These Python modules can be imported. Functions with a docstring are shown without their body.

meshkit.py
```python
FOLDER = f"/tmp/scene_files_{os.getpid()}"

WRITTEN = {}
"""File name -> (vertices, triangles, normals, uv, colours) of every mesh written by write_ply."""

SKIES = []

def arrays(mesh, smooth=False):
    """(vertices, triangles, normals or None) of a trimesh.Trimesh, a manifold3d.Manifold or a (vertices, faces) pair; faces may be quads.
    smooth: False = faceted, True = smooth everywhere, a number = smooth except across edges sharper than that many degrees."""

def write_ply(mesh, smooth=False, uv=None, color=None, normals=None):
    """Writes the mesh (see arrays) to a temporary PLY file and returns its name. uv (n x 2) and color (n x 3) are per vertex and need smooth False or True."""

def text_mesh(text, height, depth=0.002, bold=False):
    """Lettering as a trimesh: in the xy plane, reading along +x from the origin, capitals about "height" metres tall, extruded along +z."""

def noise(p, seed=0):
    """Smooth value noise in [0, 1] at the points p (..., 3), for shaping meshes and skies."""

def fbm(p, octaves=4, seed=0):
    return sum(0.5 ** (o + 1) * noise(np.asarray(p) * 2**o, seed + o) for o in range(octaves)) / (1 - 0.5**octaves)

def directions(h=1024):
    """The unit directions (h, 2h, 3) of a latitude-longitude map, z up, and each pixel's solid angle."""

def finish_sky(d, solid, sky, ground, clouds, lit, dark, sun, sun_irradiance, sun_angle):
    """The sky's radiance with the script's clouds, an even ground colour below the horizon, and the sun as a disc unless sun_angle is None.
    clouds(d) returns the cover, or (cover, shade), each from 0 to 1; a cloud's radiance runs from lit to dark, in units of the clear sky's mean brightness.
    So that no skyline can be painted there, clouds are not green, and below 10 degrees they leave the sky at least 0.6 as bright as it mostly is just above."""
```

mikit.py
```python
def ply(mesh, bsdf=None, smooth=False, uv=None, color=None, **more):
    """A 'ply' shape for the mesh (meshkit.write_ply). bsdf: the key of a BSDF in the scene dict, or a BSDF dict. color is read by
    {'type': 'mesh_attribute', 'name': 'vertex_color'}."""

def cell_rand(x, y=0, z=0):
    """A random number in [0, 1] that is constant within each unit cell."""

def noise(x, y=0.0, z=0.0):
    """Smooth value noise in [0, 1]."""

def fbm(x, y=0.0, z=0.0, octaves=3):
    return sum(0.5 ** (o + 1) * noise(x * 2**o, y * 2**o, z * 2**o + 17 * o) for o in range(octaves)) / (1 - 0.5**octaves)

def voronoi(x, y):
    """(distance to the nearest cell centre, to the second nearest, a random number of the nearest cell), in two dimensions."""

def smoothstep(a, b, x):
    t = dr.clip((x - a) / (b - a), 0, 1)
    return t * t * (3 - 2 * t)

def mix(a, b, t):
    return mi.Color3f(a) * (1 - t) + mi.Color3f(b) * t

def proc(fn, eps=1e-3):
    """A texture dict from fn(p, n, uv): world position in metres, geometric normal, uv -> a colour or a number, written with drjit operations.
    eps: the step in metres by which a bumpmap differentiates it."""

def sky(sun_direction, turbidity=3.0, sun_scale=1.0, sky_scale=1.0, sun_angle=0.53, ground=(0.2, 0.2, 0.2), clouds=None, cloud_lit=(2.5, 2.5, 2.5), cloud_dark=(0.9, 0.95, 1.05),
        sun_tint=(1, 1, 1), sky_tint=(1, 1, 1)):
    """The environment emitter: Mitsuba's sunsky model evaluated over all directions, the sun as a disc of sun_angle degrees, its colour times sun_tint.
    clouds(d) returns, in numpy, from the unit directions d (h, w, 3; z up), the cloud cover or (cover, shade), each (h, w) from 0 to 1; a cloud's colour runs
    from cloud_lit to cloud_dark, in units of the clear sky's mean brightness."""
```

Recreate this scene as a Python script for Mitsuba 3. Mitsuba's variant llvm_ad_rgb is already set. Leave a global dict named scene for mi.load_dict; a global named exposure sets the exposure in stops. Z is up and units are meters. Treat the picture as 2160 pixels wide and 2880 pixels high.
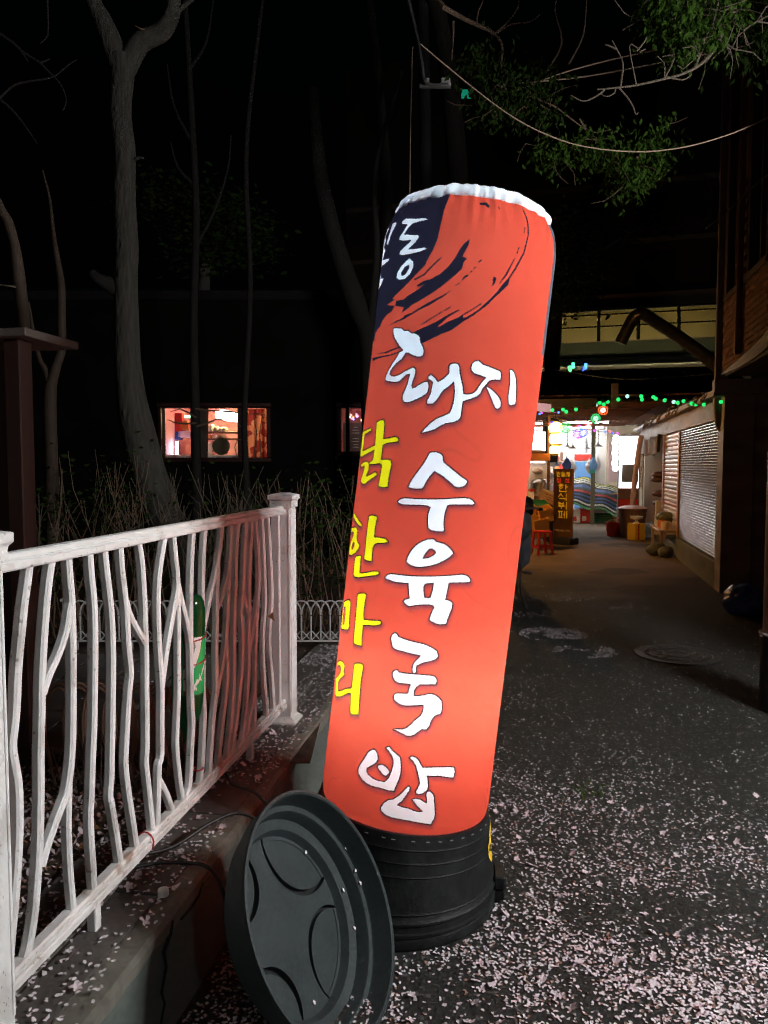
import math, random
import numpy as np, trimesh, shapely, drjit as dr, mitsuba as mi, mikit, meshkit
from shapely.geometry import Polygon, MultiPolygon, box as sbox
from shapely.ops import unary_union
from mikit import proc, noise, fbm, voronoi, smoothstep, mix

T4 = mi.ScalarTransform4f
rng = np.random.default_rng(7)
scene, labels = {'type': 'scene'}, {}

# ---------------------------------------------------------------- camera, sky, lamps, exposure
PITCH = math.radians(3.48)
scene['camera'] = {'type': 'perspective', 'fov': 53.09, 'fov_axis': 'x', 'near_clip': 0.05, 'far_clip': 400.0,
                   'to_world': T4().look_at(origin=[0, 0, 1.5], target=[0, math.cos(PITCH), 1.5 - math.sin(PITCH)], up=[0, 0, 1])}
exposure = 0.0
scene['sky'] = {**mikit.sky([0.3, -0.7, 0.25], turbidity=3, sun_scale=0.0, sky_scale=0.004, sky_tint=(1.0, 0.9, 0.95), ground=(0.05, 0.05, 0.05)), 'sampling_weight': 1.0}
LANTERNS, LAMP_R, LAMP_L = ((3.02, .98, 2.5), (3.2, 1.5, 2.52), (3.38, 2.02, 2.5)), 0.20, 125.0   # three globe lanterns before a shop, right of the frame
LAMP2_POS, LAMP2_R, LAMP2_L = (3.5, -4.5, 4.0), 0.25, 48.0     # street lantern behind the photographer's right shoulder

# ---------------------------------------------------------------- helpers
def uniq(k):
    if k not in scene and k not in labels: return k
    i = 1
    while f'{k}_{i:03d}' in scene or f'{k}_{i:03d}' in labels: i += 1
    return f'{k}_{i:03d}'
class MB:
    def __init__(s): s.v, s.f, s.n = [], [], 0
    def add(s, v, f):
        v = np.asarray(v, float).reshape(-1, 3); f = np.asarray(f, int)
        if f.size == 0: return s
        if f.shape[1] == 4: f = np.vstack([f[:, [0, 1, 2]], f[:, [0, 2, 3]]])
        s.v.append(v); s.f.append(f + s.n); s.n += len(v); return s
    def tm(s, m): return s.add(m.vertices, m.faces)
    def mesh(s): return np.vstack(s.v), np.vstack(s.f)
def em(rgb, w=0.02):
    return {'type': 'area', 'radiance': {'type': 'rgb', 'value': list(map(float, rgb))}, 'sampling_weight': w}
def obj(key, mesh, mat, parent=None, smooth=False, emit=None, w=0.02):
    key = uniq(key if parent is None else f'{parent}__{key}')
    if isinstance(mesh, MB): mesh = mesh.mesh()
    d = mikit.ply(mesh, mat, smooth=smooth)
    if emit is not None: d['emitter'] = em(emit, w)
    scene[key] = d
    return key
def thing(name, label, cat, group=None):
    key = uniq(name); labels[key] = {'label': label, 'category': cat}
    if group: labels[key]['group'] = group
    return key
def tag(key, label, cat, group=None, kind=None):
    labels[key] = {'label': label, 'category': cat}
    if group: labels[key]['group'] = group
    if kind: labels[key]['kind'] = kind
    return key
def struct(name, mesh, mat, label, cat, smooth=False, kind='structure'):
    k = obj(name, mesh, mat, smooth=smooth); return tag(k, label, cat, kind=kind)
def cbox(sx, sy, sz, b=0.004):
    """chamfered box round the origin"""
    b = min(b, sx * .3, sy * .3, sz * .3); hx, hy, hz = sx / 2, sy / 2, sz / 2
    p = [(i * (hx - (a != 0) * b), j * (hy - (a != 1) * b), k * (hz - (a != 2) * b)) for a in range(3) for i in (-1, 1) for j in (-1, 1) for k in (-1, 1)]
    return trimesh.convex.convex_hull(np.array(p))
def move(m, x=0, y=0, z=0, rz=0, rx=0, ry=0):
    m = m.copy()
    M = trimesh.transformations.euler_matrix(rx, ry, rz, 'sxyz'); M[:3, 3] = (x, y, z)
    m.apply_transform(M); return m
def frame_box(o, ax, ay, az, s0, s1, t0, t1, z0, z1, b=.004):
    """chamfered box in a frame: from s0..s1 along ax, t0..t1 along ay, z0..z1 along az"""
    m = cbox(s1 - s0, t1 - t0, z1 - z0, b); v = m.vertices + [(s0 + s1) / 2, (t0 + t1) / 2, (z0 + z1) / 2]
    return np.asarray(o) + v @ np.array([ax, ay, az]), (m.faces if np.linalg.det(np.array([ax, ay, az])) > 0 else m.faces[:, ::-1])
def smooth_path(p, k=4):
    p = np.asarray(p, float)
    if len(p) < 3: return p
    q = np.vstack([2 * p[0] - p[1], p, 2 * p[-1] - p[-2]]); out = []
    for i in range(1, len(q) - 2):
        for t in np.arange(k) / k:
            a, b, c, d = q[i - 1:i + 3]
            out.append(.5 * (2 * b + (c - a) * t + (2 * a - 5 * b + 4 * c - d) * t * t + (3 * b - a - 3 * c + d) * t ** 3))
    out.append(p[-1]); return np.array(out)
def tube(p, r, n=8, caps=True, wob=0.0, seed=0):
    p = np.asarray(p, float); r = np.atleast_1d(np.asarray(r, float)); r = np.interp(np.linspace(0, 1, len(p)), np.linspace(0, 1, len(r)), r) if len(r) > 1 else np.full(len(p), r[0])
    d = np.gradient(p, axis=0); d /= np.linalg.norm(d, axis=1, keepdims=True) + 1e-12
    u = np.cross(d[0], [0, 0, 1.0]); u = np.cross(d[0], [1.0, 0, 0]) if np.linalg.norm(u) < .1 else u
    us = []
    for k in range(len(p)):
        u = u - d[k] * (u @ d[k]); u /= np.linalg.norm(u); us.append(u)
    us = np.array(us); vs = np.cross(d, us); a = np.arange(n) / n * 2 * np.pi
    off = us[:, None] * np.cos(a)[None, :, None] + vs[:, None] * np.sin(a)[None, :, None]
    rr = r[:, None, None]
    if wob: rr = rr * (1 + wob * (meshkit.fbm((p[:, None] + off * rr) * 6 / max(r.max() * 8, .1), 3, seed)[..., None] - .5) * 2)
    v = (p[:, None] + off * rr).reshape(-1, 3); f = []
    for k in range(len(p) - 1):
        for j in range(n): f.append((k * n + j, k * n + (j + 1) % n, (k + 1) * n + (j + 1) % n, (k + 1) * n + j))
    f = np.array(f); f = np.vstack([f[:, [0, 1, 2]], f[:, [0, 2, 3]]])
    if caps:
        v = np.vstack([v, p[0], p[-1]]); m = len(p) * n
        f = np.vstack([f, [(m, (j + 1) % n, j) for j in range(n)], [(m + 1, m - n + j, m - n + (j + 1) % n) for j in range(n)]])
    return v, f
def lathe(prof, n=48, o=(0, 0, 0), ax=None):
    """profile [(r, z)]; ax = (ex, ey, ez)"""
    prof = np.asarray(prof, float); a = np.arange(n) / n * 2 * np.pi
    v = np.stack([prof[:, None, 0] * np.cos(a), prof[:, None, 0] * np.sin(a), np.repeat(prof[:, 1:2], n, 1)], -1).reshape(-1, 3); f = []
    for k in range(len(prof) - 1):
        for j in range(n): f.append((k * n + j, k * n + (j + 1) % n, (k + 1) * n + (j + 1) % n, (k + 1) * n + j))
    f = np.array(f); f = np.vstack([f[:, [0, 1, 2]], f[:, [0, 2, 3]]])
    if ax is not None: v = v @ np.array(ax)
    return v + np.asarray(o), f
def extrude(poly, h):
    geoms = getattr(poly, 'geoms', [poly]); return trimesh.util.concatenate([trimesh.creation.extrude_polygon(g, h, engine='earcut') for g in geoms if g.area > 1e-9])
def sphere(c, r, n=2, sc=(1, 1, 1)):
    m = trimesh.creation.icosphere(subdivisions=n, radius=r); m.vertices = m.vertices * sc + np.asarray(c); return m.vertices, m.faces
def xf(m, o, ex, ey, ez):
    """places a local mesh (v, f) with the axes ex, ey, ez at o"""
    v, f = (m.vertices, m.faces) if hasattr(m, 'vertices') else m
    M = np.array([ex, ey, ez], float); return np.asarray(o) + np.asarray(v) @ M, (f if np.linalg.det(M) > 0 else np.asarray(f)[:, ::-1])

# ---------------------------------------------------------------- materials
def mat(name, color, rough=.6, two=True, **k):
    c = color if isinstance(color, dict) else {'type': 'rgb', 'value': list(map(float, color))}
    b = {'type': 'principled', 'base_color': c, 'roughness': rough, **k}
    scene[name] = {'type': 'twosided', 'bsdf': b} if two else b
    return name
def thin(name, color, rough=.7, tr=1.0):
    scene[name] = {'type': 'principledthin', 'base_color': {'type': 'rgb', 'value': list(map(float, color))} if not isinstance(color, dict) else color, 'roughness': rough, 'diff_trans': tr, 'spec_trans': 0.0, 'eta': 1.3}
    return name
def bumped(name, color, height, scale, rough=.85, eps=2e-3, **k):
    k = {'specular': .25, **k}
    c = color if isinstance(color, dict) else {'type': 'rgb', 'value': list(map(float, color))}
    scene[name] = {'type': 'twosided', 'bsdf': {'type': 'bumpmap', 'arbitrary': proc(height, eps), 'scale': scale, 'bsdf': {'type': 'principled', 'base_color': c, 'roughness': rough, **k}}}
    return name
def f_paint(p, n, uv):
    g = fbm(p.x * 11, p.y * 11, p.z * 9); s = noise(p.x * 150, p.y * 150, p.z * 110)
    low = smoothstep(.62, .34, p.z)
    c2 = noise(p.x * 75, p.y * 75, p.z * 60); d = smoothstep(.55, .82, g + .32 * low) * .40 + smoothstep(.80, .88, s) * smoothstep(.42, .6, g) * .7 + smoothstep(.88, .93, c2) * smoothstep(.40, .62, g) * .6
    r_ = smoothstep(.66, .80, fbm(p.x * 17 + 3, p.y * 17, p.z * 14)) * (.35 + .65 * smoothstep(.52, .40, p.z)) * .7; return mix(mix((.76, .77, .76), (.27, .24, .20), dr.clip(d, 0, 1)), (.24, .13, .075), r_)
mat('white_paint', proc(f_paint), .42)
def f_asph(p, n, uv):
    s = p.x * .2215 + p.y * .9751
    g = fbm(p.x * 1.3, p.y * 1.3, 0.0); sp = noise(p.x * 210, p.y * 210, 0.0); m = noise(p.x * 60, p.y * 60, 3.0)
    st = smoothstep(.72, .9, noise(p.x * 95, p.y * 95, 7.0)); asp = mix((.007, .008, .007), (.034, .035, .031), .35 * g + .40 * sp + .25 * m) + mi.Color3f(.05) * st
    crk = fbm(p.x * .55 + 5, p.y * .8, 1.0); con = mix((.075, .06, .045), (.17, .135, .10), fbm(p.x * 2.2, p.y * 3, 4.0) * .75 + sp * .25)
    wet = smoothstep(.60, .66, fbm(p.x * .9 + 3, p.y * 1.4, 9.0)); con = con * (1 - .55 * wet)
    lat = p.x * .9751 - p.y * .2215
    k = smoothstep(9.0, 11.5, s + 3.0 * (crk - .5) - 1.3 * smoothstep(.9, 1.9, lat))
    return mix(asp, con, k)
def h_asph(p, n, uv): return noise(p.x * 130, p.y * 130, 0.0) * .6 + noise(p.x * 55, p.y * 55, 2.0) * .8 + fbm(p.x * 4, p.y * 4, 0.0) * 2.5
bumped('asphalt', proc(f_asph), h_asph, .0055, .8, 3e-3)
def f_soil(p, n, uv): return mix((.018, .013, .010), (.06, .045, .033), fbm(p.x * 14, p.y * 14, p.z * 14))
bumped('soil', proc(f_soil), lambda p, n, uv: fbm(p.x * 25, p.y * 25, 0.0), .02, .95)
def f_slate(p, n, uv):
    g = fbm(p.x * 6, p.y * 6, p.z * 6); return mix((.045, .043, .040), (.12, .11, .10), g * .8 + .2 * noise(p.x * 90, p.y * 90, 0.0))
bumped('slate', proc(f_slate), lambda p, n, uv: fbm(p.x * 18, p.y * 18, 0.0) + .3 * noise(p.x * 120, p.y * 120, 0.0), .006, .8)
def f_conc(p, n, uv):
    g = fbm(p.x * 3, p.y * 3, p.z * 5); s = noise(p.x * 70, p.y * 70, p.z * 70)
    return mix((.055, .068, .062), (.13, .15, .135), g * .75 + s * .25)
bumped('concrete', proc(f_conc), lambda p, n, uv: fbm(p.x * 20, p.y * 20, p.z * 20), .004, .9)
def f_bark(p, n, uv):
    a = dr.atan2(p.y - 6.5, p.x + 2.2); return mix((.026, .025, .021), (.092, .086, .073), fbm(a * 14, p.z * 9, p.x * 9))
bumped('bark', proc(f_bark), lambda p, n, uv: fbm(p.x * 34, p.y * 34, p.z * 13), .02, .9)
mat('twig', (.13, .085, .055), .8); mat('pale_twig', (.10, .078, .055), .8); mat('orange_bark', (.036, .022, .013), .8); mat('dark_bark', (.012, .011, .009), .9)
thin('leaf', (.046, .095, .016), .5, .8); thin('leaf_dark', (.022, .042, .010), .5, .6); thin('leaf_dry', (.20, .11, .05), .7, .5)
thin('petal', (.78, .69, .73), .6, .45); thin('petal_pale', (.85, .82, .85), .6, .45); thin('petal_brown', (.30, .19, .15), .7, .3)
def f_blk(p, n, uv): return mix((.005, .006, .006), (.019, .022, .022), smoothstep(.35, .8, fbm(p.x * 11, p.y * 11, p.z * 11)) * .6 + .4 * noise(p.x * 150, p.y * 150, p.z * 45))
bumped('black_plastic', proc(f_blk), lambda p, n, uv: noise(p.x * 240, p.y * 240, p.z * 240), .0012, .55)
def f_lid(p, n, uv): return mix((.017, .024, .025), (.043, .057, .059), fbm(p.x * 8, p.y * 8, p.z * 8) * .7 + .3 * noise(p.x * 120, p.y * 120, p.z * 120))
bumped('lid_plastic', proc(f_lid), lambda p, n, uv: noise(p.x * 260, p.y * 260, p.z * 260), .0012, .6)
mat('rubber', (.012, .012, .012), .5); mat('dark', (.01, .01, .011), .8); mat('steel', (.35, .35, .35), .35, metallic=.9)
def f_wood(p, n, uv): return mix((.05, .022, .016), (.055, .026, .02), fbm(p.x * 20, p.y * 20, p.z * 2.0))
mat('brown_wood', proc(f_wood), .7)
def f_rust(p, n, uv): return mix((.16, .085, .05), (.36, .22, .14), fbm(p.x * 25, p.y * 25, p.z * 25))
mat('rusty_tan', proc(f_rust), .7)
def f_met(p, n, uv): return mix((.075, .066, .056), (.25, .225, .20), fbm(p.x * 4, p.y * 4, p.z * 12) * .7 + .3 * noise(p.x * 50, p.y * 50, p.z * 50))
mat('shutter_metal', proc(f_met), .32, metallic=.75); mat('iron', proc(lambda p, n, uv: mix((.02, .02, .02), (.06, .058, .055), noise(p.x * 90, p.y * 90, 0.0))), .55, metallic=.3); mat('edging_white', (.42, .43, .42), .5)
def f_mort(p, n, uv): return mix((.075, .072, .060), (.19, .185, .155), fbm(p.x * 12, p.y * 12, p.z * 12) * .7 + .3 * noise(p.x * 90, p.y * 90, 0.0))
bumped('mortar_tan', proc(f_mort), lambda p, n, uv: fbm(p.x * 30, p.y * 30, p.z * 30), .006, .95)
mat('grey_paint', proc(lambda p, n, uv: mix((.10, .085, .075), (.32, .28, .25), fbm(p.x * 3, p.y * 3, p.z * 7))), .6)
mat('pink_paint', (.36, .24, .30), .5); mat('orange_post', (.30, .15, .05), .5)
for nm, c in dict(red=(.55, .03, .02), deep_red=(.42, .025, .02), yellow=(.72, .45, .03), amber=(.55, .28, .04), green=(.02, .16, .06), blue=(.02, .04, .16), brown=(.16, .085, .06), card=(.42, .26, .13), cream=(.62, .55, .42), white=(.78, .78, .76), navy=(.02, .025, .05),
                  tan=(.35, .26, .18), orange=(.6, .2, .05), grey=(.22, .22, .22), bag_blue=(.015, .04, .16), sky_blue=(.12, .30, .62), teal=(.03, .35, .28), olive=(.11, .12, .07), pale_pink=(.6, .42, .42)).items():
    mat('c_' + nm, c, .5)
def glow(name, c): return mat(name, c, .6)
glow('lamp_glass', (.5, .5, .5)); glow('bulb_glass', (.02, .02, .02))
scene['pane_glass'] = {'type': 'thindielectric', 'int_ior': 1.5}

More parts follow.
